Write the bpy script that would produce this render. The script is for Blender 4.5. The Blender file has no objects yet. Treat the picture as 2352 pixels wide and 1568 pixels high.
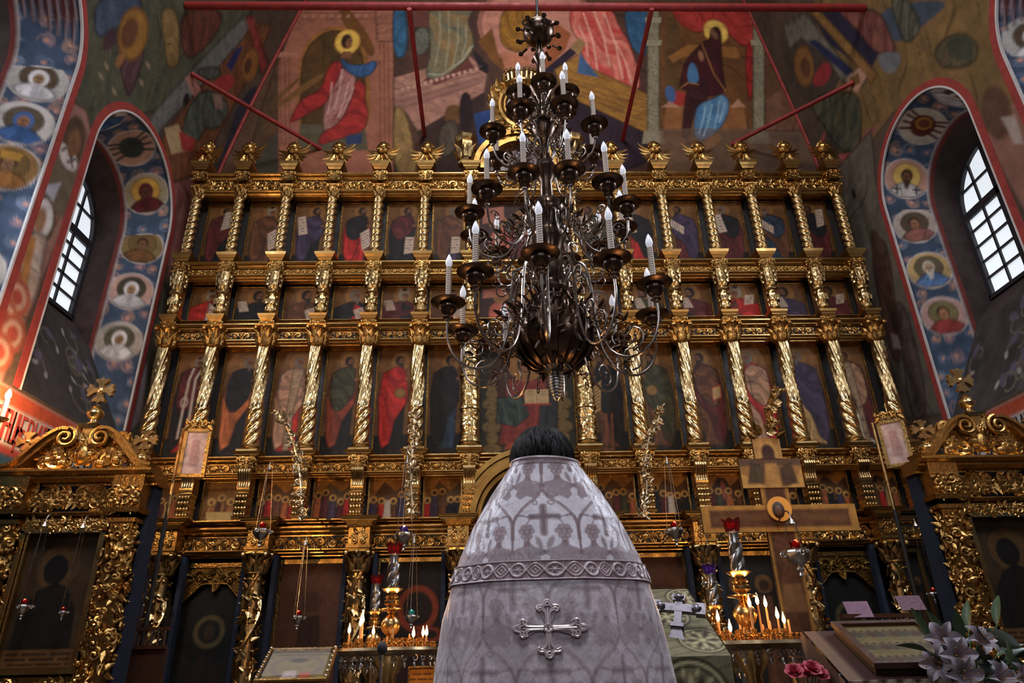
import bpy, math, random
import numpy as np
from mathutils import Vector, Matrix, noise as mnoise

random.seed(7)
rng = np.random.default_rng(11)
SC = bpy.context.scene
COL = SC.collection
PI = math.pi

# ------------------------------------------------------------------ camera
CAM = np.array([-0.43, 0.0, 1.15])
PITCH, YAW, ROLL = 24.83, 1.743, -1.297
FPX, CXP, CYP = 1568.0, 1176.0, 784.0


def cam_axes():
    p, y, r = np.radians([PITCH, YAW, ROLL])
    f = np.array([math.sin(y) * math.cos(p), math.cos(y) * math.cos(p), math.sin(p)])
    rt = np.array([math.cos(y), -math.sin(y), 0.0])
    up = np.cross(rt, f)
    return f, rt * math.cos(r) + up * math.sin(r), -rt * math.sin(r) + up * math.cos(r)


CF, CR, CU = cam_axes()


def at(px, py, axis, value):
    """a measured point of the photograph carried onto the plane axis = value"""
    d = CF + (px - CXP) / FPX * CR - (py - CYP) / FPX * CU
    t = (value - CAM[axis]) / d[axis]
    return CAM + t * d


cd = bpy.data.cameras.new('camera')
cd.lens = 24.0
cd.sensor_width = 36.0
cd.clip_start = 0.05
cam = bpy.data.objects.new('camera', cd)
COL.objects.link(cam)
M = Matrix.Identity(4)
for i in range(3):
    M[i][0], M[i][1], M[i][2], M[i][3] = CR[i], CU[i], -CF[i], CAM[i]
cam.matrix_world = M
SC.camera = cam

# ------------------------------------------------------------------ world, lights, exposure
world = bpy.data.worlds.new('world')
SC.world = world
world.use_nodes = True
wbg = world.node_tree.nodes['Background']
wbg.inputs[0].default_value = (0.85, 0.74, 0.68, 1)
wbg.inputs[1].default_value = 0.035

SC.view_settings.view_transform = 'Standard'
SC.view_settings.look = 'None'
SC.view_settings.gamma = 1.0
SC.view_settings.use_curve_mapping = False
SC.view_settings.exposure = 0.28


def light(name, kind, loc, energy, color, size=None, size_y=None, aim=None, spread=None, spot=None):
    ld = bpy.data.lights.new(name, kind)
    ld.energy = energy
    ld.color = color
    if kind == 'AREA':
        ld.shape = 'RECTANGLE'
        ld.size = size
        ld.size_y = size_y or size
        if spread:
            ld.spread = spread
    elif kind == 'POINT':
        ld.shadow_soft_size = size or 0.05
    elif kind == 'SPOT':
        ld.shadow_soft_size = size or 0.1
        ld.spot_size, ld.spot_blend = spot
    o = bpy.data.objects.new(name, ld)
    COL.objects.link(o)
    o.location = loc
    if aim is not None:
        o.rotation_euler = (Vector(aim) - Vector(loc)).to_track_quat('-Z', 'Y').to_euler()
    return o


# unseen area lights added behind the camera, cool light for robe and gold
light('west_window_daylight', 'AREA', (-1.6, -5.5, 6.5), 70, (0.84, 0.88, 1.0), 1.4, 3.0, aim=(-0.2, 3.0, 2.2))
light('added_west_light_b', 'AREA', (2.6, -5.5, 6.5), 40, (0.84, 0.88, 1.0), 1.4, 3.0, aim=(0.2, 5.0, 3.0))
# daylight through the nearer pair of side windows, just outside the picture
for sx in (-1, 1):
    light('side_window_daylight', 'AREA', (sx * 4.88, 4.3, 6.35), 150, (0.80, 0.87, 1.0), 1.3, 1.9, aim=(sx * -1.0, 3.6, 3.2))
# unseen area light added overhead to brighten the upper slopes of the robe
light('added_overhead_light', 'AREA', (-0.2, -0.6, 13.0), 560, (0.93, 0.93, 1.0), 2.4, 2.4, aim=(-0.2, 4.0, 3.0))
light('added_fresco_light', 'AREA', (-0.2, 4.6, 13.3), 95, (1.0, 0.92, 0.86), 2.4, 1.6, aim=(0.0, 8.6, 8.0))  # another unseen light, added high up for the upper frescoes
# unseen warm spots added to bring up the gold of the icon screen
for sx, en in ((-1, 270), (1, 195)):
    light('added_screen_spot', 'SPOT', (sx * 4.3, 0.6, 3.3), en, (1.0, 0.55, 0.20), 0.10,
          aim=(sx * 1.0, 8.2, 4.9), spot=(math.radians(66), 0.8))

# ------------------------------------------------------------------ helpers: colour, materials
def lin(c):
    c = np.asarray(c, float) / 255.0
    return np.where(c <= 0.04045, c / 12.92, ((c + 0.055) / 1.055) ** 2.4)


def srgb(r, g, b):
    return tuple(lin((r, g, b))) + (1.0,)


def new_mat(name):
    m = bpy.data.materials.new(name)
    m.use_nodes = True
    nt = m.node_tree
    return m, nt, nt.nodes['Principled BSDF']


def setin(n, **kw):
    for k, v in kw.items():
        n.inputs[k.replace('_', ' ')].default_value = v


def mat(name, color, rough=0.5, metal=0.0, bump=0.0, bscale=40.0, vary=0.0, vscale=6.0, spec=0.5, coat=0.0, emit=None, estr=0.0, color2=None, trans=0.0):
    m, nt, b = new_mat(name)
    setin(b, Base_Color=color, Roughness=rough, Metallic=metal)
    b.inputs['Specular IOR Level'].default_value = spec
    b.inputs['Coat Weight'].default_value = coat
    if trans:
        b.inputs['Transmission Weight'].default_value = trans
    if emit:
        b.inputs['Emission Color'].default_value = emit
        b.inputs['Emission Strength'].default_value = estr
    tc = nt.nodes.new('ShaderNodeTexCoord')
    if vary or color2:
        n = nt.nodes.new('ShaderNodeTexNoise')
        setin(n, Scale=vscale, Detail=5.0, Roughness=0.6)
        nt.links.new(tc.outputs['Object'], n.inputs['Vector'])
        mx = nt.nodes.new('ShaderNodeMix')
        mx.data_type = 'RGBA'
        c2 = color2 or tuple(c * (1 - vary) for c in color[:3]) + (1,)
        mx.inputs[6].default_value = color
        mx.inputs[7].default_value = c2
        rp = nt.nodes.new('ShaderNodeValToRGB')
        rp.color_ramp.elements[0].position = 0.38
        rp.color_ramp.elements[1].position = 0.66
        nt.links.new(n.outputs['Fac'], rp.inputs['Fac'])
        nt.links.new(rp.outputs['Color'], mx.inputs[0])
        nt.links.new(mx.outputs[2], b.inputs['Base Color'])
        # wear also changes the gloss a little
        mr = nt.nodes.new('ShaderNodeMapRange')
        mr.inputs['To Min'].default_value = rough
        mr.inputs['To Max'].default_value = min(1, rough + 0.22)
        nt.links.new(rp.outputs['Color'], mr.inputs['Value'])
        nt.links.new(mr.outputs['Result'], b.inputs['Roughness'])
    if bump:
        n2 = nt.nodes.new('ShaderNodeTexNoise')
        setin(n2, Scale=bscale, Detail=3.0)
        nt.links.new(tc.outputs['Object'], n2.inputs['Vector'])
        bp = nt.nodes.new('ShaderNodeBump')
        bp.inputs['Strength'].default_value = bump
        bp.inputs['Distance'].default_value = 0.02
        nt.links.new(n2.outputs['Fac'], bp.inputs['Height'])
        nt.links.new(bp.outputs['Normal'], b.inputs['Normal'])
    return m


def paint_mat(name, rough=0.75, spec=0.3, grain=0.25, gscale=9.0, bump=0.15, bscale=60.0, metal=0.0, sheen=0.0, coat=0.0, stretch=None, bdist=0.01):
    """surface whose pigment is the vertex colour 'Col', broken up by plaster/wood grain"""
    m, nt, b = new_mat(name)
    setin(b, Roughness=rough, Metallic=metal)
    b.inputs['Specular IOR Level'].default_value = spec
    b.inputs['Sheen Weight'].default_value = sheen
    b.inputs['Coat Weight'].default_value = coat
    b.inputs['Coat Roughness'].default_value = 0.25
    at_ = nt.nodes.new('ShaderNodeAttribute')
    at_.attribute_name = 'Col'
    tc = nt.nodes.new('ShaderNodeTexCoord')
    n = nt.nodes.new('ShaderNodeTexNoise')
    setin(n, Scale=gscale, Detail=7.0, Roughness=0.7)
    nt.links.new(tc.outputs['Object'], n.inputs['Vector'])
    mr = nt.nodes.new('ShaderNodeMapRange')
    setin(mr, From_Min=0.3, From_Max=0.7, To_Min=1 - grain, To_Max=1 + grain)
    nt.links.new(n.outputs['Fac'], mr.inputs['Value'])
    mx = nt.nodes.new('ShaderNodeVectorMath')
    mx.operation = 'SCALE'
    nt.links.new(at_.outputs['Color'], mx.inputs[0])
    nt.links.new(mr.outputs['Result'], mx.inputs['Scale'])
    nt.links.new(mx.outputs[0], b.inputs['Base Color'])
    if bump:
        n2 = nt.nodes.new('ShaderNodeTexNoise')
        setin(n2, Scale=bscale, Detail=4.0)
        if stretch:
            mp = nt.nodes.new('ShaderNodeMapping')
            mp.inputs['Scale'].default_value = stretch
            nt.links.new(tc.outputs['Object'], mp.inputs['Vector'])
            nt.links.new(mp.outputs['Vector'], n2.inputs['Vector'])
        else:
            nt.links.new(tc.outputs['Object'], n2.inputs['Vector'])
        bp = nt.nodes.new('ShaderNodeBump')
        bp.inputs['Strength'].default_value = bump
        bp.inputs['Distance'].default_value = bdist
        nt.links.new(n2.outputs['Fac'], bp.inputs['Height'])
        nt.links.new(bp.outputs['Normal'], b.inputs['Normal'])
    return m


MT = {}
MT['gold'] = mat('gilded_wood', (0.58, 0.335, 0.105, 1), 0.24, 1.0, bump=0.25, bscale=45, vary=0.6, vscale=5)
MT['gold_pale'] = mat('pale_gilding', (0.66, 0.445, 0.19, 1), 0.19, 1.0, bump=0.12, bscale=40, vary=0.45, vscale=6)
MT['gold_smooth'] = mat('smooth_gilding', (0.60, 0.365, 0.125, 1), 0.22, 1.0, vary=0.4, vscale=3)
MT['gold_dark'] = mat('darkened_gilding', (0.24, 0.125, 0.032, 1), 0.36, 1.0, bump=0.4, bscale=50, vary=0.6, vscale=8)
MT['brass'] = mat('polished_brass', (0.80, 0.50, 0.20, 1), 0.16, 1.0, vary=0.3, vscale=14)
MT['bronze'] = mat('dark_bronze', (0.16, 0.105, 0.075, 1), 0.20, 1.0, vary=0.4, vscale=12)
MT['silver'] = mat('tarnished_silver', (0.55, 0.52, 0.48, 1), 0.22, 1.0, vary=0.4, vscale=20)
MT['blue'] = mat('blue_distemper', srgb(12, 24, 46), 0.7, vary=0.4, vscale=7, bump=0.1)
MT['dark'] = mat('dark_stained_board', srgb(30, 22, 17), 0.55, vary=0.4, vscale=5, bump=0.1)
MT['wood'] = mat('brown_varnished_wood', srgb(74, 42, 26), 0.35, vary=0.5, vscale=5, bump=0.15, coat=0.3)
MT['red_paint'] = mat('red_oil_paint', srgb(150, 38, 34), 0.5, vary=0.35, vscale=8, bump=0.1)
MT['red_border'] = mat('red_border_paint', srgb(150, 52, 44), 0.65, vary=0.3, vscale=6, bump=0.1)
MT['white_border'] = mat('white_border_paint', srgb(196, 188, 184), 0.7, vary=0.2, vscale=6)
MT['iron'] = mat('black_window_iron', srgb(38, 34, 40), 0.5, vary=0.3)
MT['floor'] = mat('stone_floor', srgb(86, 74, 64), 0.35, vary=0.4, vscale=3, bump=0.1)
MT['sleeve'] = mat('candle_sleeve_plastic', srgb(226, 208, 192), 0.45, vary=0.2)
MT['bulb'] = mat('frosted_bulb_glass', srgb(238, 238, 246), 0.25, emit=(0.85, 0.88, 1.0, 1), estr=0.30)  # unlit bulbs, lightened by a faint added glow
MT['wax'] = mat('beeswax', srgb(214, 150, 84), 0.5, vary=0.2, vscale=20)
MT['flame'] = mat('candle_flame', (1, 0.6, 0.25, 1), 0.5, emit=(1.0, 0.50, 0.17, 1), estr=14.0)
MT['pane'] = mat('bright_window_pane', srgb(225, 232, 238), 0.3, emit=(0.86, 0.93, 1.0, 1), estr=0.62)
MT['fresco'] = paint_mat('fresco_pigment', 0.8, 0.2, 0.30, 5.0, 0.3, 45)
MT['icon'] = paint_mat('tempera_icon', 0.6, 0.22, 0.30, 14.0, 0.12, 80)
MT['robe'] = paint_mat('brocade_silk', 0.36, 0.6, 0.10, 30.0, 0.9, 26, sheen=0.4, stretch=(1.6, 1.6, .75), bdist=0.006)
MT['brocade'] = paint_mat('olive_brocade', 0.7, 0.25, 0.15, 30.0, 0.2, 240, sheen=0.05)
for nm, c, e in (('glass_red', (0.13, 0.002, 0.004, 1), None), ('glass_violet', (0.05, 0.02, 0.16, 1), None), ('glass_pink', (0.35, 0.16, 0.20, 1), None),
                 ('glass_green', (0.05, 0.30, 0.26, 1), None)):
    MT[nm] = mat(nm, c, 0.08, trans=0.35, coat=0.5)
MT['glow_red'] = mat('lamp_glow_red', (1, 0.1, 0.05, 1), 0.5, emit=(1.0, 0.05, 0.02, 1), estr=7.0)
MT['glow_white'] = mat('lamp_glow_white', (1, 0.9, 0.9, 1), 0.5, emit=(0.95, 0.85, 1.0, 1), estr=2.5)
MT['glow_teal'] = mat('lamp_glow_teal', (0.1, 0.8, 0.8, 1), 0.5, emit=(0.05, 0.8, 0.9, 1), estr=1.4)


# ------------------------------------------------------------------ helpers: objects
def link(o, parent=None):
    COL.objects.link(o)
    if parent is not None:
        o.parent = parent
    return o


def tag(o, label=None, cat=None, group=None, kind=None):
    if label:
        o['label'] = label
    if cat:
        o['category'] = cat
    if group:
        o['group'] = group
    if kind:
        o['kind'] = kind
    return o


def empty(name, loc=(0, 0, 0), rz=0.0, parent=None):
    o = bpy.data.objects.new(name, None)
    o.empty_display_size = 0.1
    o.location = loc
    o.rotation_euler = (0, 0, rz)
    return link(o, parent)


def thing(name, label, cat, loc=(0, 0, 0), rz=0.0, group=None):
    return tag(empty(name, loc, rz), label, cat, group)


def inst(name, me, parent=None, loc=(0, 0, 0), rot=(0, 0, 0), scale=(1, 1, 1)):
    o = bpy.data.objects.new(name, me)
    o.location = loc
    o.rotation_euler = rot
    o.scale = scale
    return link(o, parent)


def copy_tree(o, parent=None):
    c = o.copy()
    link(c)
    c.parent = parent
    for ch in list(o.children):
        copy_tree(ch, c)
    return c


class MB:
    """collects shapes of one part"""

    def __init__(self):
        self.v, self.f, self.n = [], [], 0

    def add(self, V, F):
        V = np.asarray(V, float).reshape(-1, 3)
        k = self.n
        self.v.append(V)
        self.f.extend([tuple(i + k for i in f) for f in F])
        self.n += len(V)
        return self

    def grid(self, V, nu, nv, wrap=False):
        """V laid out [j*nu+i]"""
        F = []
        w = nu if wrap else nu - 1
        for j in range(nv - 1):
            a = j * nu
            for i in range(w):
                i2 = (i + 1) % nu
                F.append((a + i, a + i2, a + nu + i2, a + nu + i))
        return self.add(V, F)

    def box(self, c, s, taper=(1, 1)):
        x, y, z = [q / 2 for q in s]
        tx, ty = taper          # bottom is scaled by the taper
        V = [(-x * tx, -y * ty, -z), (x * tx, -y * ty, -z), (x * tx, y * ty, -z), (-x * tx, y * ty, -z), (-x, -y, z), (x, -y, z), (x, y, z), (-x, y, z)]
        return self.add(np.array(V) + np.array(c), [(0, 3, 2, 1), (4, 5, 6, 7), (0, 1, 5, 4), (1, 2, 6, 5), (2, 3, 7, 6), (3, 0, 4, 7)])

    def extrude_x(self, prof, x0, x1):
        """closed profile of (y, z) drawn out along x"""
        n = len(prof)
        V = [(x0, y, z) for y, z in prof] + [(x1, y, z) for y, z in prof]
        F = [(i, (i + 1) % n, n + (i + 1) % n, n + i) for i in range(n)]
        F += [tuple(range(n - 1, -1, -1)), tuple(range(n, 2 * n))]
        return self.add(V, F)

    def prism(self, pts, y0, y1):
        """closed outline of (x, z) given thickness along y"""
        n = len(pts)
        V = [(x, y0, z) for x, z in pts] + [(x, y1, z) for x, z in pts]
        F = [(i, (i + 1) % n, n + (i + 1) % n, n + i) for i in range(n)]
        F += [tuple(range(n - 1, -1, -1)), tuple(range(n, 2 * n))]
        return self.add(V, F)

    def lathe(self, prof, n=16, c=(0, 0, 0), mod=None, sx=1.0, sy=1.0, caps=True):
        th = np.arange(n) * 2 * PI / n
        V = []
        for r, z in prof:
            rr = r * np.ones(n) if mod is None else r * mod(th, z)
            V.append(np.stack([c[0] + sx * rr * np.cos(th), c[1] + sy * rr * np.sin(th), np.full(n, c[2] + z)], 1))
        k = self.n
        self.grid(np.concatenate(V), n, len(prof), True)
        if caps:
            self.f.append(tuple(k + i for i in range(n - 1, -1, -1)))
            self.f.append(tuple(k + (len(prof) - 1) * n + i for i in range(n)))
        return self

    def tube(self, pts, r, n=6, closed=False):
        P = np.asarray(pts, float)
        m = len(P)
        R = np.full(m, r, float) if np.isscalar(r) else np.asarray(r, float)
        if closed:
            T = np.roll(P, -1, 0) - np.roll(P, 1, 0)
        else:
            T = np.gradient(P, axis=0)
        T /= np.maximum(np.linalg.norm(T, axis=1, keepdims=True), 1e-9)
        u = np.cross(T[0], (0.31, 0.93, 0.2))
        if np.linalg.norm(u) < 1e-3:
            u = np.cross(T[0], (1, 0, 0))
        u /= np.linalg.norm(u)
        th = np.arange(n) * 2 * PI / n
        V = []
        for i in range(m):
            u = u - T[i] * (u @ T[i])
            u /= np.linalg.norm(u)
            w = np.cross(T[i], u)
            V.append(P[i] + R[i] * (np.cos(th)[:, None] * u + np.sin(th)[:, None] * w))
        k = self.n
        V = np.concatenate(V)
        if closed:
            F = []
            for j in range(m):
                j2 = (j + 1) % m
                for i in range(n):
                    i2 = (i + 1) % n
                    F.append((j * n + i, j * n + i2, j2 * n + i2, j2 * n + i))
            return self.add(V, F)
        self.grid(V, n, m, True)
        self.f.append(tuple(k + i for i in range(n - 1, -1, -1)))
        self.f.append(tuple(k + (m - 1) * n + i for i in range(n)))
        return self

    def ball(self, c, r, nu=10, nv=7):
        r = (r, r, r) if np.isscalar(r) else r
        V, F = [(c[0], c[1], c[2] - r[2])], []
        for j in range(1, nv):
            a = -PI / 2 + PI * j / nv
            for i in range(nu):
                b = 2 * PI * i / nu
                V.append((c[0] + r[0] * math.cos(a) * math.cos(b), c[1] + r[1] * math.cos(a) * math.sin(b), c[2] + r[2] * math.sin(a)))
        V.append((c[0], c[1], c[2] + r[2]))
        for i in range(nu):
            F.append((0, 1 + (i + 1) % nu, 1 + i))
            F.append((len(V) - 1, 1 + (nv - 2) * nu + i, 1 + (nv - 2) * nu + (i + 1) % nu))
        for j in range(nv - 2):
            for i in range(nu):
                i2 = (i + 1) % nu
                F.append((1 + j * nu + i, 1 + j * nu + i2, 1 + (j + 1) * nu + i2, 1 + (j + 1) * nu + i))
        return self.add(V, F)

    def leaf(self, p, d, nrm, L, W, curl=0.5, fat=0.35):
        """a carved leaf: root p, direction d, outward normal nrm; ridge in the middle, tip rolled outwards"""
        p, d, nrm = (np.asarray(q, float) for q in (p, d, nrm))
        d = d / np.linalg.norm(d)
        nrm = nrm - d * (nrm @ d)
        nrm /= np.linalg.norm(nrm)
        s = np.cross(d, nrm)
        V = []
        prof = (0.55, 1.0, 0.92, 0.55, 0.08)
        for i, w in enumerate(prof):
            t = i / 4
            q = p + d * L * (t - 0.12 * curl * t ** 3) + nrm * L * curl * (0.12 + 0.5 * t ** 3)
            e = W * w / 2
            h = e * fat
            V += [q - s * e - nrm * h, q - s * e * .5 + nrm * h * .4, q + nrm * h, q + s * e * .5 + nrm * h * .4, q + s * e - nrm * h]
        return self.grid(V, 5, 5)

    def scroll(self, c, r0, r1, turns, a0=0.0, sgn=1, tr=0.012, y=0.0, n=None, end=True, axis='xz', nt=5):
        n = n or int(10 * turns) + 4
        pts, rad = [], []
        for i in range(n):
            t = i / (n - 1)
            a = a0 + sgn * t * turns * 2 * PI
            r = r0 + (r1 - r0) * t ** 0.8
            if axis == 'xz':
                pts.append((c[0] + r * math.cos(a), c[1] + y - 0.3 * tr * math.sin(PI * t), c[2] + r * math.sin(a)))
            else:
                pts.append((c[0] + y, c[1] + r * math.cos(a), c[2] + r * math.sin(a)))
            rad.append(tr * (1.05 - 0.5 * t))
        self.tube(pts, rad, nt)
        if end:
            self.ball(pts[-1], tr * 1.5, 6, 5)
        return self

    def xf(self, mtx):
        """apply a 4x4 to all gathered so far"""
        mtx = np.asarray(mtx)
        self.v = [V @ mtx[:3, :3].T + mtx[:3, 3] for V in self.v]
        return self

    def mesh(self, name, material, smooth=True, cols=None, sharp=True):
        me = bpy.data.meshes.new(name)
        V = np.concatenate(self.v) if self.v else np.zeros((0, 3))
        me.from_pydata(V.tolist(), [], self.f)
        if material is not None:
            me.materials.append(material)
        if smooth:
            me.polygons.foreach_set('use_smooth', np.ones(len(me.polygons), bool))
            try:
                if sharp:
                    me.set_sharp_from_angle(angle=math.radians(38))
            except Exception:
                pass
        if cols is not None:
            a = me.color_attributes.new('Col', 'FLOAT_COLOR', 'POINT')
            C4 = np.ones((len(V), 4), np.float32)
            C4[:len(cols), :3] = cols
            a.data.foreach_set('color', C4.ravel())
        me.update()
        return me

    def build(self, name, material, parent=None, loc=(0, 0, 0), smooth=True, cols=None, rot=(0, 0, 0)):
        return inst(name, self.mesh(name, material, smooth, cols), parent, loc, rot)


def nz(p, s=1.0, oct_=3):
    return mnoise.fractal(Vector(p) * s, 0.9, 2.0, oct_)


# ------------------------------------------------------------------ helpers: brush painting into vertex pigment
class Paint:
    def __init__(self, U, V, base=(60, 45, 30), soft=0.01):
        self.U, self.V = np.asarray(U, float).ravel(), np.asarray(V, float).ravel()
        self.C = np.tile(lin(base), (len(self.U), 1))
        self.soft = soft

    def _mix(self, idx, a, color, fold=None, alpha=1.0):
        col = lin(color)
        if fold is not None:
            ang, freq, c2 = fold[:3]
            u, v = self.U[idx], self.V[idx]
            al = (u * math.cos(ang) + v * math.sin(ang)) * freq
            ac = (u * -math.sin(ang) + v * math.cos(ang)) * freq
            ph = al * 5.2 + 1.7 * np.sin(ac * 1.3 + 1.0) + 1.1 * np.sin(al * 3.1 - ac * 2.3)
            w = 0.5 * (0.5 + 0.5 * np.sin(ph)) ** 1.5 + 0.3 * (0.5 + 0.5 * np.sin(ph * 2.3 + ac * 1.7 + 0.8)) ** 2
            ln = 0.5 * np.exp(-(np.sin(ph * 1.15 + 0.9 * np.sin(ac * 2.9)) / 0.16) ** 2) * (0.5 + 0.5 * np.sin(ac * 3.7 + al))
            col = (col[None] * (1 - w[:, None]) + lin(c2)[None] * w[:, None]) * (1 - ln[:, None])
        a = (np.clip(a, 0, 1) * alpha)[:, None]
        self.C[idx] = self.C[idx] * (1 - a) + col * a

    def poly(self, pts, color, soft=None, alpha=1.0, fold=None, sm=0):
        P = np.asarray(pts, float)
        for _ in range(sm):       # rounded corners
            Q = np.roll(P, -1, 0)
            P = np.stack([P * .75 + Q * .25, P * .25 + Q * .75], 1).reshape(-1, 2)
        s = soft or self.soft
        lo, hi = P.min(0) - 2 * s, P.max(0) + 2 * s
        idx = np.nonzero((self.U > lo[0]) & (self.U < hi[0]) & (self.V > lo[1]) & (self.V < hi[1]))[0]
        if len(idx) == 0:
            return self
        u, v = self.U[idx], self.V[idx]
        d = np.full(len(idx), 1e9)
        ins = np.zeros(len(idx), bool)
        for i in range(len(P)):
            a, b = P[i], P[(i + 1) % len(P)]
            e = b - a
            L2 = max(e @ e, 1e-12)
            t = np.clip(((u - a[0]) * e[0] + (v - a[1]) * e[1]) / L2, 0, 1)
            d = np.minimum(d, np.hypot(u - a[0] - t * e[0], v - a[1] - t * e[1]))
            c = ((a[1] > v) != (b[1] > v))
            if a[1] != b[1]:
                xi = a[0] + (v - a[1]) / (b[1] - a[1]) * e[0]
                ins ^= c & (u < xi)
        sd = np.where(ins, d, -d)
        self._mix(idx, 0.5 + sd / (2 * s), color, fold, alpha)
        if fold is not None:      # drawn contour
            self._mix(idx, np.exp(-(sd / (1.3 * s)) ** 2), tuple(q * .45 for q in color), None, .6 * alpha)
        return self

    def ell(self, c, r, color, rot=0.0, soft=None, alpha=1.0, fold=None, inner=None):
        s = soft or self.soft
        r = (r, r) if np.isscalar(r) else r
        m = max(r) + 2 * s
        idx = np.nonzero((abs(self.U - c[0]) < m) & (abs(self.V - c[1]) < m))[0]
        if len(idx) == 0:
            return self
        du, dv = self.U[idx] - c[0], self.V[idx] - c[1]
        x = du * math.cos(rot) + dv * math.sin(rot)
        y = -du * math.sin(rot) + dv * math.cos(rot)
        q = np.hypot(x / r[0], y / r[1])
        sd = (1 - q) * min(r)
        a = np.clip(0.5 + sd / (2 * s), 0, 1)
        if inner:
            a = a * np.clip(0.5 + (q - inner) * min(r) / (2 * s), 0, 1)
        self._mix(idx, a, color, fold, alpha)
        return self

    def line(self, pts, w, color, soft=None, alpha=1.0):
        P = np.asarray(pts, float)
        s = soft or self.soft
        lo, hi = P.min(0) - w - 2 * s, P.max(0) + w + 2 * s
        idx = np.nonzero((self.U > lo[0]) & (self.U < hi[0]) & (self.V > lo[1]) & (self.V < hi[1]))[0]
        if len(idx) == 0:
            return self
        u, v = self.U[idx], self.V[idx]
        d = np.full(len(idx), 1e9)
        for i in range(len(P) - 1):
            a, b = P[i], P[i + 1]
            e = b - a
            L2 = max(e @ e, 1e-12)
            t = np.clip(((u - a[0]) * e[0] + (v - a[1]) * e[1]) / L2, 0, 1)
            d = np.minimum(d, np.hypot(u - a[0] - t * e[0], v - a[1] - t * e[1]))
        self._mix(idx, 0.5 + (w / 2 - d) / (2 * s), color, None, alpha)
        return self

    def speck(self, amount, scale, seed=0):
        """uneven pigment"""
        r = np.random.default_rng(seed)
        w = np.zeros(len(self.U))
        for k in range(5):
            a, f = r.uniform(0, 2 * PI), scale * r.uniform(0.6, 2.2)
            w += np.sin((self.U * math.cos(a) + self.V * math.sin(a)) * f + r.uniform(0, 6) + 2 * np.sin((self.V * math.cos(a) - self.U * math.sin(a)) * f * .7 + r.uniform(0, 6)))
        self.C *= (1 + amount * w / 3)[:, None]
        return self


def grid_uv(nu, nv, w, h, x0=0.0, z0=0.0):
    u = np.linspace(x0, x0 + w, nu)
    v = np.linspace(z0, z0 + h, nv)
    U, V = np.meshgrid(u, v)
    return U.ravel(), V.ravel()


ORD = ['first', 'second', 'third', 'fourth', 'fifth', 'sixth', 'seventh', 'eighth', 'ninth', 'tenth', 'eleventh', 'twelfth', 'thirteenth', 'fourteenth', 'fifteenth']

# ================================================================== THE ROOM
XL, XR, YE = -5.0, 5.15, 9.1        # wall planes: north (picture left), south, east
ZTOP = 13.4


def lean(z, side):
    A = 1.0 if side < 0 else 0.62
    return A * np.maximum(0, (np.asarray(z, float) - 7.9) / 4.3) ** 1.15


def wall_x(z, side):
    return (XL if side < 0 else XR) - side * lean(z, side)


def on_side(px, py, side):
    x = XL if side < 0 else XR
    for _ in range(8):
        p = at(px, py, 0, x)
        x = float(wall_x(p[2], side))
    return p[1], p[2]


def on_east(px, py):
    p = at(px, py, 1, YE)
    return p[0], p[2]


def conv(fn, pts):
    return [fn(*p) for p in pts]


NICHE = {  # window recesses: centre y, radius, springing height
    'L1': dict(side=-1, yc=7.24, R=1.0, zs=6.68), 'L2': dict(side=-1, yc=4.45, R=1.25, zs=7.12),
    'R1': dict(side=1, yc=6.92, R=0.97, zs=6.80), 'R2': dict(side=1, yc=4.08, R=1.25, zs=6.95)}
Z_SILL_OUT, Z_SILL_IN, Z_WIN = 3.62, 4.88, 5.22
SKIN = (128, 88, 60)


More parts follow.
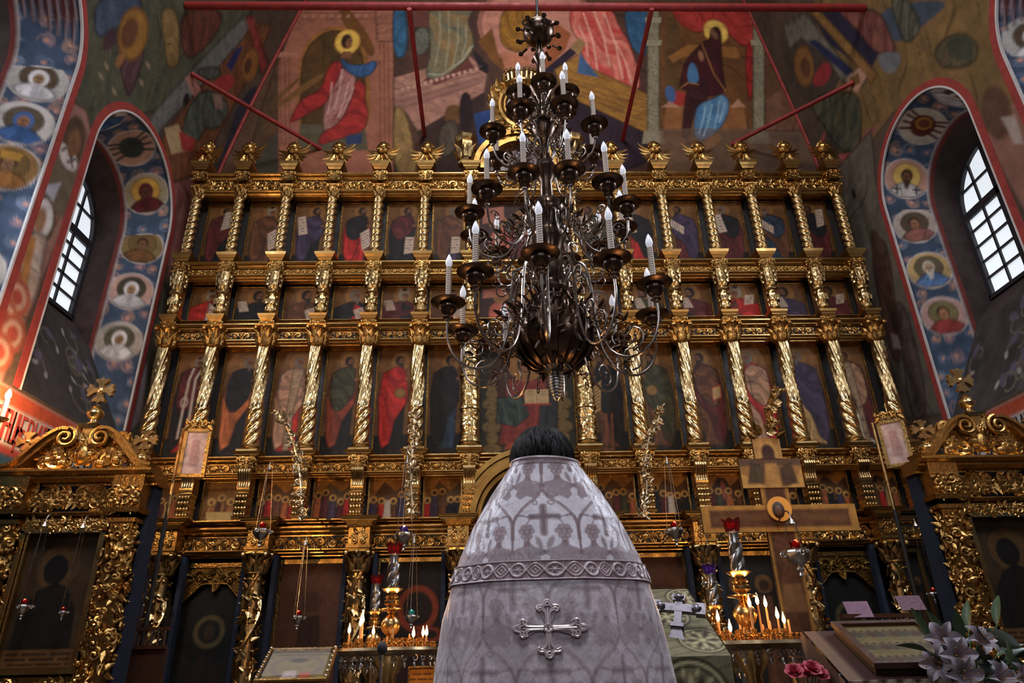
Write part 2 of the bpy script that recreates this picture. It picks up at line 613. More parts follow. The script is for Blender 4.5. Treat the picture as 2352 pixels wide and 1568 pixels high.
def medallion(p, c, r, k):
    """round portrait; k picks the clothes"""
    sets = [((176, 168, 160), (84, 66, 48), (222, 214, 212), (150, 118, 84), 'hood'), ((196, 186, 178), (92, 78, 60), (70, 104, 158), (160, 112, 76), 'hood'),
            ((150, 112, 66), (120, 92, 52), (176, 118, 62), (150, 110, 78), 'crown'), ((188, 150, 136), (70, 62, 50), (216, 210, 208), (168, 128, 96), 'hood'),
            ((170, 160, 146), (88, 84, 62), (222, 216, 212), (150, 112, 78), 'hood'), ((168, 150, 120), (210, 160, 74), (96, 34, 36), (96, 60, 44), 'hood'),
            ((128, 104, 66), (112, 88, 52), (120, 82, 48), (120, 84, 56), 'bare'), ((186, 138, 120), (214, 176, 96), (206, 196, 190), (110, 74, 50), 'bishop'),
            ((176, 160, 146), (84, 70, 52), (150, 96, 84), (150, 104, 76), 'bare'), ((188, 156, 104), (96, 84, 62), (96, 128, 172), (170, 136, 112), 'beard'),
            ((190, 150, 140), (120, 108, 72), (160, 66, 60), (166, 116, 82), 'bare'), ((178, 138, 118), (54, 60, 54), (60, 62, 58), (60, 60, 52), 'seraph'),
            ((190, 178, 158), (170, 120, 48), (92, 40, 36), (110, 64, 44), 'seraph')]
    bg, halo, robe, skin, st = sets[k % len(sets)]
    p.ell(c, r * 1.06, (196, 186, 180))
    p.ell(c, r, bg)
    u, v = c
    if st == 'seraph':
        p.ell((u, v), (r * .55, r * .62), robe)
        for s in (-1, 1):
            for q in (-.55, -.1, .35, .7):
                p.line([(u + s * r * .3, v + q * r * .5), (u + s * r * .88, v + q * r * .85)], r * .13, robe)
        p.ell((u, v + r * .12), r * .36, halo, inner=.7)
        p.ell((u, v + r * .12), r * .2, skin)
        return
    p.ell((u, v + r * .16), r * .66, halo)
    p.ell((u, v + r * .16), r * .67, tuple(q * .55 for q in halo), inner=.95)
    p.poly([(u - r * .78, v - r * .62), (u - r * .52, v - r * .34), (u - r * .2, v - r * .18), (u + r * .2, v - r * .18), (u + r * .52, v - r * .34), (u + r * .78, v - r * .62),
            (u + r * .4, v - r * .93), (u - r * .4, v - r * .93)], robe, fold=(0.4, 5 / r * .3, tuple(q * .7 for q in robe)))
    if st == 'hood':
        p.ell((u, v + r * .14), (r * .34, r * .43), robe)
        p.ell((u, v + r * .08), (r * .2, r * .29), skin)
        p.poly([(u - r * .14, v - r * .15), (u + r * .14, v - r * .15), (u + r * .1, v - r * .9), (u - r * .12, v - r * .9)], tuple(min(255, q * .8) for q in robe))
    else:
        p.ell((u, v + r * .2), (r * .28, r * .34), (58, 38, 26) if st != 'beard' else (186, 172, 152))
        p.ell((u, v + r * .1), (r * .2, r * .3), skin)
        if st in ('beard', 'bishop'):
            p.poly([(u - r * .2, v), (u + r * .2, v), (u + r * .06, v - r * .5), (u - r * .06, v - r * .5)], (196, 184, 166) if st == 'beard' else (66, 44, 32))
        if st == 'crown':
            p.poly([(u - r * .3, v + r * .35), (u + r * .3, v + r * .35), (u + r * .36, v + r * .72), (u - r * .36, v + r * .72)], (190, 140, 60))
        if st == 'bishop':
            for s in (-.45, .45):
                p.line([(u + s * r, v - r * .75), (u + s * r, v - r * .35)], r * .09, (40, 34, 32))
                p.line([(u + s * r - r * .14, v - r * .52), (u + s * r + r * .14, v - r * .52)], r * .09, (40, 34, 32))
    for s in (-1, 1):
        p.ell((u + s * r * .075, v + r * .14), (r * .035, r * .022), (30, 20, 16))
    p.line([(u, v + r * .12), (u + r * .02, v)], r * .03, tuple(q * .6 for q in skin))
    p.line([(u - r * .06, v - r * .07), (u + r * .06, v - r * .07)], r * .03, (92, 44, 36))


def vine(p, c, r, col, seed):
    """little painted scroll with blossom"""
    rr = random.Random(seed)
    for k in range(3):
        a0, s = rr.uniform(0, 2 * PI), rr.choice((-1, 1))
        pts = []
        for i in range(12):
            t = i / 11
            q = r * (0.95 - .75 * t)
            pts.append((c[0] + rr.uniform(-.1, .1) * r * 0 + q * math.cos(a0 + s * 4.6 * t), c[1] + q * math.sin(a0 + s * 4.6 * t)))
        p.line(pts, r * .16, col)
    for k in range(5):
        a = rr.uniform(0, 2 * PI)
        p.ell((c[0] + .5 * r * math.cos(a), c[1] + .5 * r * math.sin(a)), (r * .24, r * .15), col, rot=a)
    p.ell(c, r * .26, (196, 142, 120))


def niche(key, name_n, meds, seed):
    d = NICHE[key]
    side, yc, R, zs = d['side'], d['yc'], d['R'], d['zs']
    Xo = XL if side < 0 else XR
    Ri, Rw = R * .81, R * .75
    zi, zw = zs - .14, zs - .30
    nb, na = 150, 150

    def outline(Rq, z0, zq):
        th = np.linspace(0, PI, na)
        Y = np.concatenate([np.full(nb, yc + Rq), yc + Rq * np.cos(th)[1:-1], np.full(nb, yc - Rq)])
        Z = np.concatenate([np.linspace(z0, zq, nb), zq + Rq * np.sin(th)[1:-1], np.linspace(zq, z0, nb)])
        return Y, Z
    Yo, Zo = outline(R, Z_SILL_OUT, zs)
    Yi, Zi = outline(Ri, Z_SILL_IN, zi)
    Yw, Zw = outline(Rw, Z_WIN, zw)
    n = len(Yo)
    # painted band
    nt = 34
    T = np.linspace(0, 1, nt)
    dep = .60
    A = np.zeros((nt, n))
    V = np.zeros((nt, n, 3))
    th = np.linspace(0, PI, na)[1:-1]
    for j, t in enumerate(T):
        V[j, :, 0] = Xo + side * dep * t - (side * lean(Zo, side) if j == 0 else side * lean(Zo, side) * (1 - t))
        V[j, :, 1] = Yo + (Yi - Yo) * t
        V[j, :, 2] = Zo + (Zi - Zo) * t
        A[j] = np.concatenate([V[j, :nb, 2] - zs, .9 * R * th, .9 * R * PI + (zs - V[j, nb + na - 2:, 2])])
    W = .64
    p = Paint(A.ravel(), np.tile((T * W)[:, None], (1, n)).ravel(), (64, 78, 98), .012)
    p.speck(.16, 4, seed)
    k = 0
    rr = random.Random(seed)
    aa = -3.0
    while aa < .9 * R * PI + 3.0:
        for t in (.1, .54, .32):
            c = (aa + rr.uniform(-.05, .05), t + rr.uniform(-.05, .05))
            vine(p, c, rr.uniform(.07, .11), rr.choice([(140, 116, 122), (112, 122, 142), (150, 120, 108), (96, 108, 128)]), seed * 77 + k)
            k += 1
        aa += .24
    for a, kk in meds:
        # portraits stand upright along the band: u axis across the band, v along it
        q = Paint(p.V if side < 0 else -p.V, p.U, soft=.012)
        q.C = p.C
        medallion(q, ((.31 if side < 0 else -.31), a), .265, kk)
    if key in ('L2', 'R2'):      # dark red wings of a seraph high on the band
        for k in range(7):
            a0 = .45 + .05 * k
            p.poly([(a0 + 1.6, .05 + .08 * k), (a0 + 1.6, .13 + .08 * k), (a0 + .25, .12 + .075 * k), (a0 - .12, .09 + .07 * k), (a0 + .25, .06 + .075 * k)], (84, 34, 34), fold=(1.2, 3, (60, 26, 30)))
            p.line([(a0 + 1.5, .05 + .08 * k), (a0 + .25, .055 + .075 * k), (a0 - .12, .085 + .07 * k)], .014, (150, 128, 128))
    p.poly([(-9, .575), (9, .575), (9, .66), (-9, .66)], (108, 50, 44))
    p.poly([(-9, .555), (9, .555), (9, .578), (-9, .578)], (170, 160, 156))
    mb = MB().grid(V.reshape(-1, 3), n, nt)
    root = tag(empty(name_n, (Xo, yc, 0)), kind='structure')
    root['label'] = 'arched window recess with blue painted band of round portraits'

    def part(m, nm, mt, cols=None, smooth=True):
        m.v = [v - np.array([Xo, yc, 0]) for v in m.v]
        o = m.build(nm, mt, root, smooth=smooth, cols=cols)
        return o
    part(mb, 'painted_reveal', MT['fresco'], p.C * FRG)
    # inner dark splay
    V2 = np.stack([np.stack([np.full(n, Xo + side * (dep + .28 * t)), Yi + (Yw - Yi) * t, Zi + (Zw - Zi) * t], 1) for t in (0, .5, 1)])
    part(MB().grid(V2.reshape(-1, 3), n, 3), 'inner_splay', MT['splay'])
    # sloping sills
    ns, nq = 90, 70
    S, Q = np.meshgrid(np.linspace(-1, 1, ns), np.linspace(0, 1, nq))
    Vs = np.stack([Xo + side * dep * Q, yc + S * (R + (Ri - R) * Q), Z_SILL_OUT + (Z_SILL_IN - Z_SILL_OUT) * Q], -1)
    ps = Paint((S * R).ravel(), (Q * 1.4).ravel(), (64, 58, 56), .012)
    ps.speck(.2, 5, seed)
    for i in range(14):
        c = (rr.uniform(-.9, .9), rr.uniform(.1, 1.3))
        pts = [(c[0] + (.22 - .17 * t) * math.cos(5 * t + i), c[1] + (.22 - .17 * t) * math.sin(5 * t + i)) for t in np.linspace(0, 1, 12)]
        ps.line(pts, .022, (112, 100, 84))
        ps.ell((pts[0][0], pts[0][1]), (.03, .055), (150, 140, 138), rot=i)
        ps.ell((c[0] + .1, c[1] + .12), (.06, .1), (88, 80, 92), rot=i * .7)
    part(MB().grid(Vs.reshape(-1, 3), ns, nq), 'sloping_sill', MT['fresco'], ps.C * FRG)
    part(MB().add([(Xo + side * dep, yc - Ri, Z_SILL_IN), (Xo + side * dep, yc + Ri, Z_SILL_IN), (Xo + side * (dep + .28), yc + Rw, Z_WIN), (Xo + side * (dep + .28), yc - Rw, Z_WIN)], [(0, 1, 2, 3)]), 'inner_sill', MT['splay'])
    # border strip painted round the opening
    m1, m2 = MB(), MB()
    for (mbx, r0, r1, yy) in ((m1, -.012, .085, .012), (m2, -.032, -.008, .014)):
        ring = []
        for q in (r0, r1):
            Yb, Zb = outline(R + q, Z_SILL_OUT - .03, zs)
            X = wall_x(Zb, side) - side * yy
            ring.append(np.stack([X, Yb, Zb], 1))
        ring.append(ring[1] + np.array([side * (yy + .01), 0, 0]))
        mbx.grid(np.concatenate([ring[0] + np.array([side * (yy + .01), 0, 0])] + ring), n, 4)
    part(m1, 'red_border', MT['red_border'])
    part(m2, 'white_border', MT['white_border'])
    # the window itself
    Xw = Xo + side * (dep + .28)
    fr = MB()
    Yf, Zf = outline(Rw, Z_WIN, zw)
    Yg, Zg = outline(Rw - .07, Z_WIN + .06, zw)
    fr.grid(np.concatenate([np.stack([np.full(n, Xw - side * .04), Yf, Zf], 1), np.stack([np.full(n, Xw - side * .04), Yg, Zg], 1), np.stack([np.full(n, Xw + side * .03), Yg, Zg], 1)]), n, 3)
    fr.box((Xw, yc, Z_WIN + .02), (.08, 2 * Rw, .05))
    part(fr, 'window_frame', MT['iron'])
    xm = Xw + side * .0
    bars = [(yc, .075)]
    cols_ = [yc - Rw + .05, yc - Rw * .48, yc, yc + Rw * .48, yc + Rw - .05]
    part(MB().box((xm, yc, (Z_WIN + zw + Rw) / 2), (.05, .13, zw + Rw - Z_WIN)), 'mullion', MT['iron'])
    part(MB().box((xm, yc, zw - .06), (.05, 2 * Rw - .04, .11)), 'transom', MT['iron'])
    for yy in (cols_[1], cols_[3]):
        h = zw + math.sqrt(max(.01, (Rw - .03) ** 2 - (yy - yc) ** 2)) - Z_WIN
        part(MB().box((xm, yy, Z_WIN + h / 2), (.03, .028, h)), 'muntin', MT['iron'])
    rows = list(np.linspace(Z_WIN + .05, zw - .06, 6)) + [zw - .06 + (Rw - .02) * .5, zw + Rw]
    for z in rows[1:5] + [rows[6]]:
        hw = Rw - .02 if z <= zw else math.sqrt(max(.01, (Rw - .03) ** 2 - (z - zw) ** 2))
        part(MB().box((xm, yc, z), (.03, 2 * hw, .028)), 'muntin', MT['iron'])
    for a, b in zip(cols_[:-1], cols_[1:]):
        for z0, z1 in zip(rows[:-1], rows[1:]):
            pts = []
            for t in np.linspace(0, 1, 7):
                y = a + (b - a) * t
                zt = zw + math.sqrt(max(0, (Rw - .045) ** 2 - (y - yc) ** 2))
                pts.append((y, min(z1, zt)))
            if max(q[1] for q in pts) <= z0 + .03:
                continue
            V = [(Xw + side * .012, y, z0) for y, _ in pts] + [(Xw + side * .012, y, max(z, z0 + .001)) for y, z in pts]
            m = MB().grid(np.array(V), 7, 2)
            m.grid(np.array(V) + np.array([side * .006, 0, 0]), 7, 2)
            part(m, 'pane', MT['pane'], smooth=False)
    return root


FRG = .88
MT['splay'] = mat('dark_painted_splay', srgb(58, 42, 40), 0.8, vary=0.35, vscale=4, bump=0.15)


def meds_from_px(side, yfar, zs, R, lst):
    out = []
    for px, py, k in lst:
        z = at(px, py, 1, yfar)[2]
        a = z - zs
        out.append((a, k))
    return out


niche('L1', 'window_1', meds_from_px(-1, 8.14, 6.68, 1.0, [(335, 450, 5), (318, 565, 6), (291, 668, 3), (260, 783, 4)]) + [(1.28, 11), (2.0, 1), (2.75, 9)], 3)
niche('R1', 'window_2', meds_from_px(1, 7.80, 6.80, .97, [(2072, 413, 7), (2098, 518, 8), (2138, 620, 9), (2170, 725, 10)]) + [(1.22, 12), (1.95, 0), (2.7, 3)], 5)
niche('L2', 'window_3', meds_from_px(-1, 5.6, 7.12, 1.25, [(90, 188, 0), (52, 285, 1), (22, 385, 2)]) + [(-2.6, 4)], 9)
niche('R2', 'window_4', meds_from_px(1, 5.3, 6.95, 1.25, [(2345, 100, 0)]) + [(-1.1, 1), (-1.9, 4)], 12)


# ------------------------------------------------------------------ side walls with their frescoes
def in_opening(Y, Z, d):
    s = (abs(Y - d['yc']) < d['R']) & (Z > Z_SILL_OUT) & (Z <= d['zs'])
    a = (np.hypot(Y - d['yc'], Z - d['zs']) < d['R']) & (Z > d['zs'])
    return s | a


def side_wall(side, name, painter):
    ys = np.concatenate([np.arange(-4.5, 2.6, .35), np.arange(2.6, 5.2, .06), np.arange(5.2, YE + .02, .026)])
    zs = np.concatenate([np.arange(0, 2.7, .3), np.arange(2.7, 10.6, .026), np.arange(10.6, ZTOP + .1, .10)])
    Y, Z = np.meshgrid(ys, zs)
    nu, nv = len(ys), len(zs)
    X = wall_x(Z, side)
    V = np.stack([X, Y, Z], -1).reshape(-1, 3)
    p = Paint(Y, Z, (82, 66, 54), .02)
    painter(p)
    yc, zc = (Y[:-1, :-1] + Y[1:, 1:]) / 2, (Z[:-1, :-1] + Z[1:, 1:]) / 2
    keep = np.ones(yc.shape, bool)
    for d in NICHE.values():
        if d['side'] == side:
            keep &= ~in_opening(yc, zc, d)
    jj, ii = np.nonzero(keep)
    a = jj * nu + ii
    F = np.stack([a, a + 1, a + nu + 1, a + nu], 1).tolist()
    mb = MB()
    mb.add(V, F)
    o = mb.build(name, MT['fresco'], cols=p.C * FRG)
    tag(o, kind='structure')
    return o


def paint_left(p):
    S = lambda pts: conv(lambda a, b: on_side(a, b, -1), pts)
    P = lambda pts, c, **k: p.poly(S(pts), c, **k)
    p.speck(.2, 2.5, 1)
    # green wilderness above the recess
    P([(190, -60), (185, 120), (160, 235), (215, 335), (250, 250), (330, 265), (400, 240), (620, 10), (640, -80)], (86, 82, 62), fold=(.6, 2.2, (66, 70, 58)), sm=2)
    # lower strip next to the screen
    P([(395, 420), (470, 395), (415, 610), (385, 640)], (136, 84, 76))
    P([(400, 600), (385, 640), (330, 820), (275, 1010), (345, 1040), (400, 700)], (84, 80, 66))
    P([(340, 830), (325, 960), (300, 990), (310, 850)], (128, 112, 112))
    # blue and plum figure hanging over the rocks
    P([(222, -10), (330, -10), (318, 45), (270, 62), (232, 90), (218, 70)], (62, 74, 92), fold=(1.2, 3, (80, 92, 108)), sm=2)
    P([(300, 95), (335, 110), (318, 175), (296, 228), (284, 190), (275, 160)], (74, 46, 50), fold=(.5, 4, (104, 78, 80)), sm=2)
    P([(250, 60), (275, 75), (262, 110), (232, 122)], (72, 48, 54), sm=2)
    p.ell(on_side(306, 78, -1), (.26, .36), (150, 106, 50))
    p.ell(on_side(306, 78, -1), (.26, .36), (86, 56, 32), inner=.93)
    p.ell(on_side(298, 76, -1), (.13, .22), (104, 66, 42))
    P([(272, 125), (288, 118), (282, 150), (262, 158)], (156, 104, 66), sm=2)
    for q in ((245, 152), (325, 190), (262, 210), (340, 150), (232, 175)):
        p.ell(on_side(q[0], q[1], -1), (.045, .03), (150, 130, 104))
    # tan trunk
    P([(366, 18), (410, 18), (415, 150), (385, 160), (378, 100)], (140, 112, 66), fold=(1.5, 4, (112, 88, 54)), sm=2)
    P([(412, 20), (520, 20), (500, 80), (440, 140), (418, 120)], (104, 56, 40), fold=(.8, 5, (70, 44, 40)), sm=2)
    # pitched building
    P([(562, 40), (330, 300), (352, 330), (600, 70)], (112, 108, 100), fold=(.9, 6, (92, 92, 88)))
    P([(560, 90), (372, 320), (395, 420), (460, 400), (600, 130), (640, 60), (590, 50)], (116, 72, 44), fold=(.7, 4, (96, 56, 36)))
    P([(566, 42), (586, 36), (622, 150), (604, 170)], (150, 62, 56), fold=(.3, 6, (120, 48, 46)))
    P([(425, 180), (442, 165), (462, 205), (448, 225)], (168, 116, 100))
    p.ell(on_side(577, 150, -1), (.24, .30), (140, 92, 46))
    p.ell(on_side(577, 150, -1), (.24, .30), (92, 58, 34), inner=.92)
    p.ell(on_side(571, 152, -1), (.10, .14), (82, 52, 36))
    P([(520, 150), (545, 110), (560, 108), (532, 165)], (46, 44, 84))
    P([(445, 160), (500, 150), (512, 175), (470, 185)], (66, 64, 58), fold=(.5, 6, (96, 92, 84)), sm=2)
    P([(490, 190), (520, 165), (545, 185), (520, 215), (492, 208)], (150, 50, 48), sm=2)
    P([(440, 235), (468, 205), (505, 215), (530, 250), (500, 300), (470, 290), (455, 330), (418, 310), (425, 270)], (66, 70, 62), fold=(.9, 5, (96, 98, 86)), sm=2)
    P([(488, 215), (510, 218), (512, 252), (495, 250)], (136, 106, 92))
    P([(378, 295), (410, 285), (430, 345), (394, 355)], (176, 150, 112))
    P([(410, 300), (450, 320), (440, 350), (418, 345)], (150, 52, 46))
    P([(545, 240), (600, 180), (580, 260), (525, 390), (490, 405), (520, 330)], (52, 48, 58), sm=2)
    p.ell(on_side(428, 228, -1), (.07, .10), (22, 18, 16))
    # pier between the two recesses
    P([(165, 232), (200, 255), (216, 335), (60, 740), (-40, 1000), (-120, 900), (0, 620), (120, 330)], (150, 108, 96), fold=(.2, 1.5, (134, 96, 84)))
    P([(120, 335), (60, 470), (150, 500), (190, 400)], (104, 90, 72))
    p.ell(on_side(170, 322, -1), (.19, .30), (82, 60, 46))
    p.ell(on_side(170, 330, -1), (.10, .19), (120, 84, 58))
    P([(136, 335), (150, 325), (160, 370), (176, 352), (176, 392), (158, 392), (140, 370)], (196, 184, 176), sm=2)
    for a, b in (((155, 372), (172, 366)), ((163, 360), (166, 384)), ((143, 345), (150, 340))):
        p.line(S([a, b]), .03, (40, 34, 34))
    P([(90, 425), (140, 420), (120, 470), (70, 520)], (168, 164, 170))
    p.ell(on_side(96, 500, -1), (.22, .27), (86, 66, 48))
    p.ell(on_side(98, 500, -1), (.15, .21), (210, 202, 198))
    p.ell(on_side(92, 506, -1), (.085, .15), (150, 110, 82))
    P([(60, 530), (110, 540), (100, 580), (84, 690), (58, 690), (66, 600), (40, 640)], (188, 170, 158), fold=(.3, 3, (150, 120, 100)), sm=2)
    P([(60, 540), (85, 545), (60, 660), (40, 700)], (170, 118, 68))
    for k in range(5):
        q = on_side(18 + (k % 2) * 26 - k * 5, 640 + k * 42, -1)
        p.ell(q, .19, (156, 82, 62))
        p.ell(q, .13, (190, 150, 130))
        p.ell(q, .08, (156, 72, 58))
    # band under the recess that carries the inscription
    lettering_band(p, -4.6, 8.45)


def lettering_band(p, y0, y1):
    p.poly([(y0, 3.03), (y1, 3.03), (y1, 3.56), (y0, 3.56)], (186, 178, 172))
    p.poly([(y0, 3.40), (y1, 3.40), (y1, 3.56), (y0, 3.56)], (176, 78, 52))
    p.poly([(y0, 2.96), (y1, 2.96), (y1, 3.05), (y0, 3.05)], (150, 60, 50))
    p.poly([(y0, 2.3), (y1, 2.3), (y1, 2.97), (y0, 2.97)], (44, 78, 104))


def paint_right(p):
    S = lambda pts: conv(lambda a, b: on_side(a, b, 1), pts)
    P = lambda pts, c, **k: p.poly(S(pts), c, **k)
    p.speck(.2, 2.5, 4)
    P([(1860, -60), (2290, -60), (2290, 60), (2352, 240), (2400, 420), (2262, 320), (2230, 255), (2150, 205), (2050, 260), (2000, 330), (1900, 260)], (128, 98, 58), fold=(.5, 1.6, (100, 78, 50)))
    P([(2000, 20), (2200, -10), (2120, 60), (2050, 110)], (66, 74, 84), sm=2)
    P([(2140, 110), (2200, 70), (2250, 100), (2240, 150), (2160, 160)], (96, 80, 56), fold=(.9, 4, (60, 62, 46)), sm=2)
    P([(2160, 95), (2230, 75), (2235, 130), (2200, 145)], (62, 64, 48), sm=2)
    # dark blue gap, plum figure, green figure
    P([(1862, 25), (1990, 20), (2020, 120), (2000, 160), (1960, 140), (1900, 100)], (40, 38, 56))
    P([(1915, 18), (2020, 18), (2050, 95), (2060, 120), (2010, 125), (1970, 70)], (104, 56, 52), fold=(1.0, 4, (140, 88, 74)), sm=2)
    P([(2040, -10), (2080, -10), (2120, 60), (2090, 100), (2070, 90)], (66, 64, 52), fold=(1.0, 4, (110, 104, 86)), sm=2)
    P([(2010, 120), (2075, 118), (2060, 165), (2030, 170)], (104, 104, 104), sm=2)
    # beams of the pitched building
    P([(1862, 30), (1880, 22), (2015, 170), (2000, 195), (1985, 170)], (146, 106, 58), fold=(.8, 6, (122, 88, 50)))
    P([(1800, 60), (1850, 30), (1950, 160), (1990, 190), (1960, 205), (1900, 160), (1850, 130), (1815, 120)], (116, 108, 92), fold=(.8, 5, (96, 90, 80)))
    P([(1805, 120), (1840, 85), (1900, 130), (1930, 180), (1905, 230), (1850, 235), (1815, 190)], (70, 58, 48))
    P([(1856, 95), (1872, 90), (1960, 160), (1945, 175)], (40, 44, 72))
    p.ell(on_side(1846, 152, 1), (.28, .36), (128, 88, 48))
    p.ell(on_side(1846, 152, 1), (.28, .36), (90, 58, 34), inner=.92)
    p.ell(on_side(1850, 155, 1), (.13, .18), (96, 60, 40))
    P([(1880, 150), (1905, 140), (1912, 170), (1890, 200), (1862, 195)], (150, 52, 56), sm=2)
    P([(1945, 180), (1975, 155), (1990, 175), (1970, 210), (1945, 205)], (176, 132, 108))
    P([(1952, 178), (1972, 166), (1976, 190), (1956, 202)], (112, 84, 46))
    P([(1860, 225), (1930, 210), (1970, 215), (1980, 260), (1975, 330), (1960, 350), (1930, 345), (1900, 300), (1870, 260)], (60, 62, 50), fold=(1.0, 4, (104, 92, 68)), sm=2)
    P([(1985, 300), (2022, 285), (1975, 360), (1968, 350)], (140, 88, 76))
    P([(1925, 355), (1962, 350), (1955, 388), (1932, 380)], (168, 84, 82))
    P([(1875, 340), (1898, 290), (1890, 340), (1878, 350)], (150, 70, 66), sm=2)
    # grey strip with the air hole and the standing saint next to the screen
    P([(1910, 400), (2000, 300), (2012, 420), (2040, 500), (2110, 700), (2180, 950), (2060, 960), (2000, 720), (1950, 560)], (104, 92, 78), fold=(.3, 1.0, (92, 84, 72)))
    p.ell(on_side(1961, 445, 1), (.045, .085), (20, 18, 16))
    P([(2000, 560), (2030, 540), (2052, 640), (2060, 760), (2070, 850), (2040, 800), (2010, 640)], (96, 62, 48), fold=(.2, 4, (70, 50, 44)), sm=2)
    p.ell(on_side(2012, 560, 1), (.12, .24), (76, 54, 40))
    P([(2050, 700), (2078, 690), (2120, 860), (2130, 960), (2090, 960), (2075, 820)], (92, 74, 66), fold=(.2, 4, (62, 52, 48)), sm=2)
    p.ell(on_side(2056, 730, 1), (.13, .26), (74, 52, 38))
    p.ell(on_side(2056, 738, 1), (.07, .15), (52, 38, 30))
    P([(2046, 765), (2062, 770), (2070, 800), (2052, 800)], (150, 132, 118))
    # pier
    P([(2262, 310), (2400, 150), (2480, 600), (2352, 480)], (134, 94, 80))
    p.ell(on_side(2288, 258, 1), (.20, .34), (92, 64, 48))
    P([(2300, 270), (2330, 265), (2352, 330), (2330, 330)], (168, 150, 138))
    lettering_band(p, -4.6, 8.15)


side_wall(-1, 'wall_left', paint_left)
side_wall(1, 'wall_right', paint_right)


# ------------------------------------------------------------------ east wall fresco
def paint_east(p):
    S = lambda pts: conv(on_east, pts)
    P = lambda pts, c, **k: p.poly(S(pts), c, **k)
    Ln = lambda pts, w, c: p.line(S(pts), w, c)
    _a, _b, _c = on_east(1176, 60), on_east(1176, 140), on_east(1256, 100)
    kv = abs(_b[1] - _a[1]) / abs(_c[0] - on_east(1176, 100)[0])

    def E(x, y, r, c, **k):
        r = (r, r * kv) if np.isscalar(r) else (r[0], r[1] * kv)
        p.ell(on_east(x, y), r, c, **k)
    p.speck(.2, 2.0, 8)
    M_ = 1 / 132.0   # rough metres for a pixel up there
    # left margin
    P([(560, 390), (640, 120), (700, 15), (720, 420)], (92, 64, 40), fold=(.2, 2, (74, 56, 40)))
    P([(560, 390), (520, 420), (640, 420), (640, 300)], (74, 66, 54))
    # --- scene with the messenger
    P([(690, 10), (905, 10), (905, 420), (640, 420), (640, 150)], (156, 98, 76))
    P([(683, 335), (683, 150), (700, 100), (735, 68), (770, 58), (805, 66), (835, 95), (850, 150), (850, 335)], (150, 98, 50), sm=2)
    P([(690, 335), (690, 155), (706, 108), (738, 78), (770, 68), (800, 76), (824, 102), (838, 150), (838, 335)], (92, 62, 30), fold=(.3, 1.2, (76, 58, 32)), sm=2)
    P([(690, 285), (838, 290), (846, 345), (680, 345)], (92, 84, 62))
    for x in (644, 654, 664, 872, 882, 892):
        Ln([(x, 120 if x < 700 else 95), (x + 2, 330)], .02, (120, 72, 58))
    P([(638, 120), (684, 120), (684, 132), (638, 132)], (170, 112, 88))
    P([(862, 20), (905, 20), (905, 95), (866, 95)], (164, 106, 84), fold=(1.57, 6, (132, 84, 68)))
    Ln([(700, 30), (860, 30)], .03, (128, 78, 62))
    Ln([(695, 44), (860, 44)], .02, (128, 78, 62))
    P([(775, 15), (800, 15), (858, 95), (862, 130), (845, 128), (812, 78), (790, 62)], (112, 70, 32), sm=2)
    P([(635, 240), (700, 190), (745, 165), (742, 180), (690, 215), (640, 250)], (120, 82, 44), sm=2)
    P([(640, 215), (690, 175), (684, 188), (640, 232)], (112, 76, 42))
    E(798, 96, 30 * M_, (232, 184, 84))
    E(798, 96, 30 * M_, (170, 116, 46), inner=.93)
    E(796, 95, (.10, .135), (56, 34, 24))
    E(802, 100, (.058, .095), (140, 92, 60))
    P([(788, 118), (806, 118), (808, 134), (782, 134)], (124, 80, 52))
    P([(754, 176), (780, 150), (822, 176), (812, 215), (795, 260), (770, 296), (744, 318), (742, 260)], (178, 124, 116), fold=(-.25, 3.4, (128, 66, 62)), sm=2)
    P([(768, 138), (790, 146), (772, 190), (748, 240), (705, 262), (664, 286), (672, 262), (692, 226), (738, 208), (752, 160)], (178, 50, 46), fold=(.5, 3.2, (112, 32, 32)), sm=2)
    P([(818, 178), (842, 196), (836, 225), (848, 262), (836, 302), (800, 312), (770, 322), (728, 336), (738, 304), (780, 285), (806, 235)], (180, 54, 48), fold=(.8, 3.2, (110, 32, 32)), sm=2)
    P([(782, 130), (800, 148), (835, 150), (866, 136), (864, 158), (842, 178), (815, 176), (788, 156)], (58, 92, 134), fold=(.3, 4, (44, 70, 106)), sm=2)
    E(868, 132, (.09, .06), (150, 100, 70))
    P([(795, 312), (832, 306), (830, 330), (795, 332)], (50, 62, 96))
    # --- centre: drapes, tombs, mandorla
    P([(905, 10), (1490, 10), (1490, 420), (905, 420)], (86, 56, 44), fold=(.4, 1.0, (70, 48, 42)))
    P([(902, 12), (932, 12), (938, 128), (903, 136)], (58, 102, 134), fold=(.1, 5, (44, 78, 108)), sm=2)
    P([(946, 12), (985, 12), (985, 64), (952, 60)], (106, 62, 54))
    P([(950, 66), (988, 60), (985, 120), (952, 130)], (110, 106, 94), fold=(.8, 8, (80, 78, 70)), sm=2)
    p.ell(on_east(1235, 55), 1.12, (188, 126, 106))
    p.ell(on_east(1235, 55), 1.12, (150, 96, 82), inner=.93)
    P([(905, 178), (1000, 150), (1072, 120), (1120, 166), (1112, 212), (960, 302), (935, 262), (904, 232)], (176, 128, 108), fold=(1.1, 4.5, (146, 102, 88)))
    P([(970, 186), (1000, 166), (1075, 132), (1092, 158), (1000, 196)], (104, 54, 48))
    P([(905, 232), (1118, 172), (1110, 190), (910, 262)], (150, 106, 92))
    P([(985, 12), (1095, 12), (1072, 45), (1086, 80), (1090, 112), (1062, 148), (1012, 182), (974, 180), (990, 120), (984, 60)], (108, 106, 84), fold=(.35, 2.4, (150, 112, 66)), sm=2)
    Ln([(985, 170), (1015, 172), (1062, 138), (1084, 105)], .045, (150, 144, 122))
    P([(1152, 12), (1248, 12), (1240, 78), (1206, 120), (1170, 118), (1146, 92)], (162, 112, 42), fold=(.4, 4, (118, 76, 30)), sm=2)
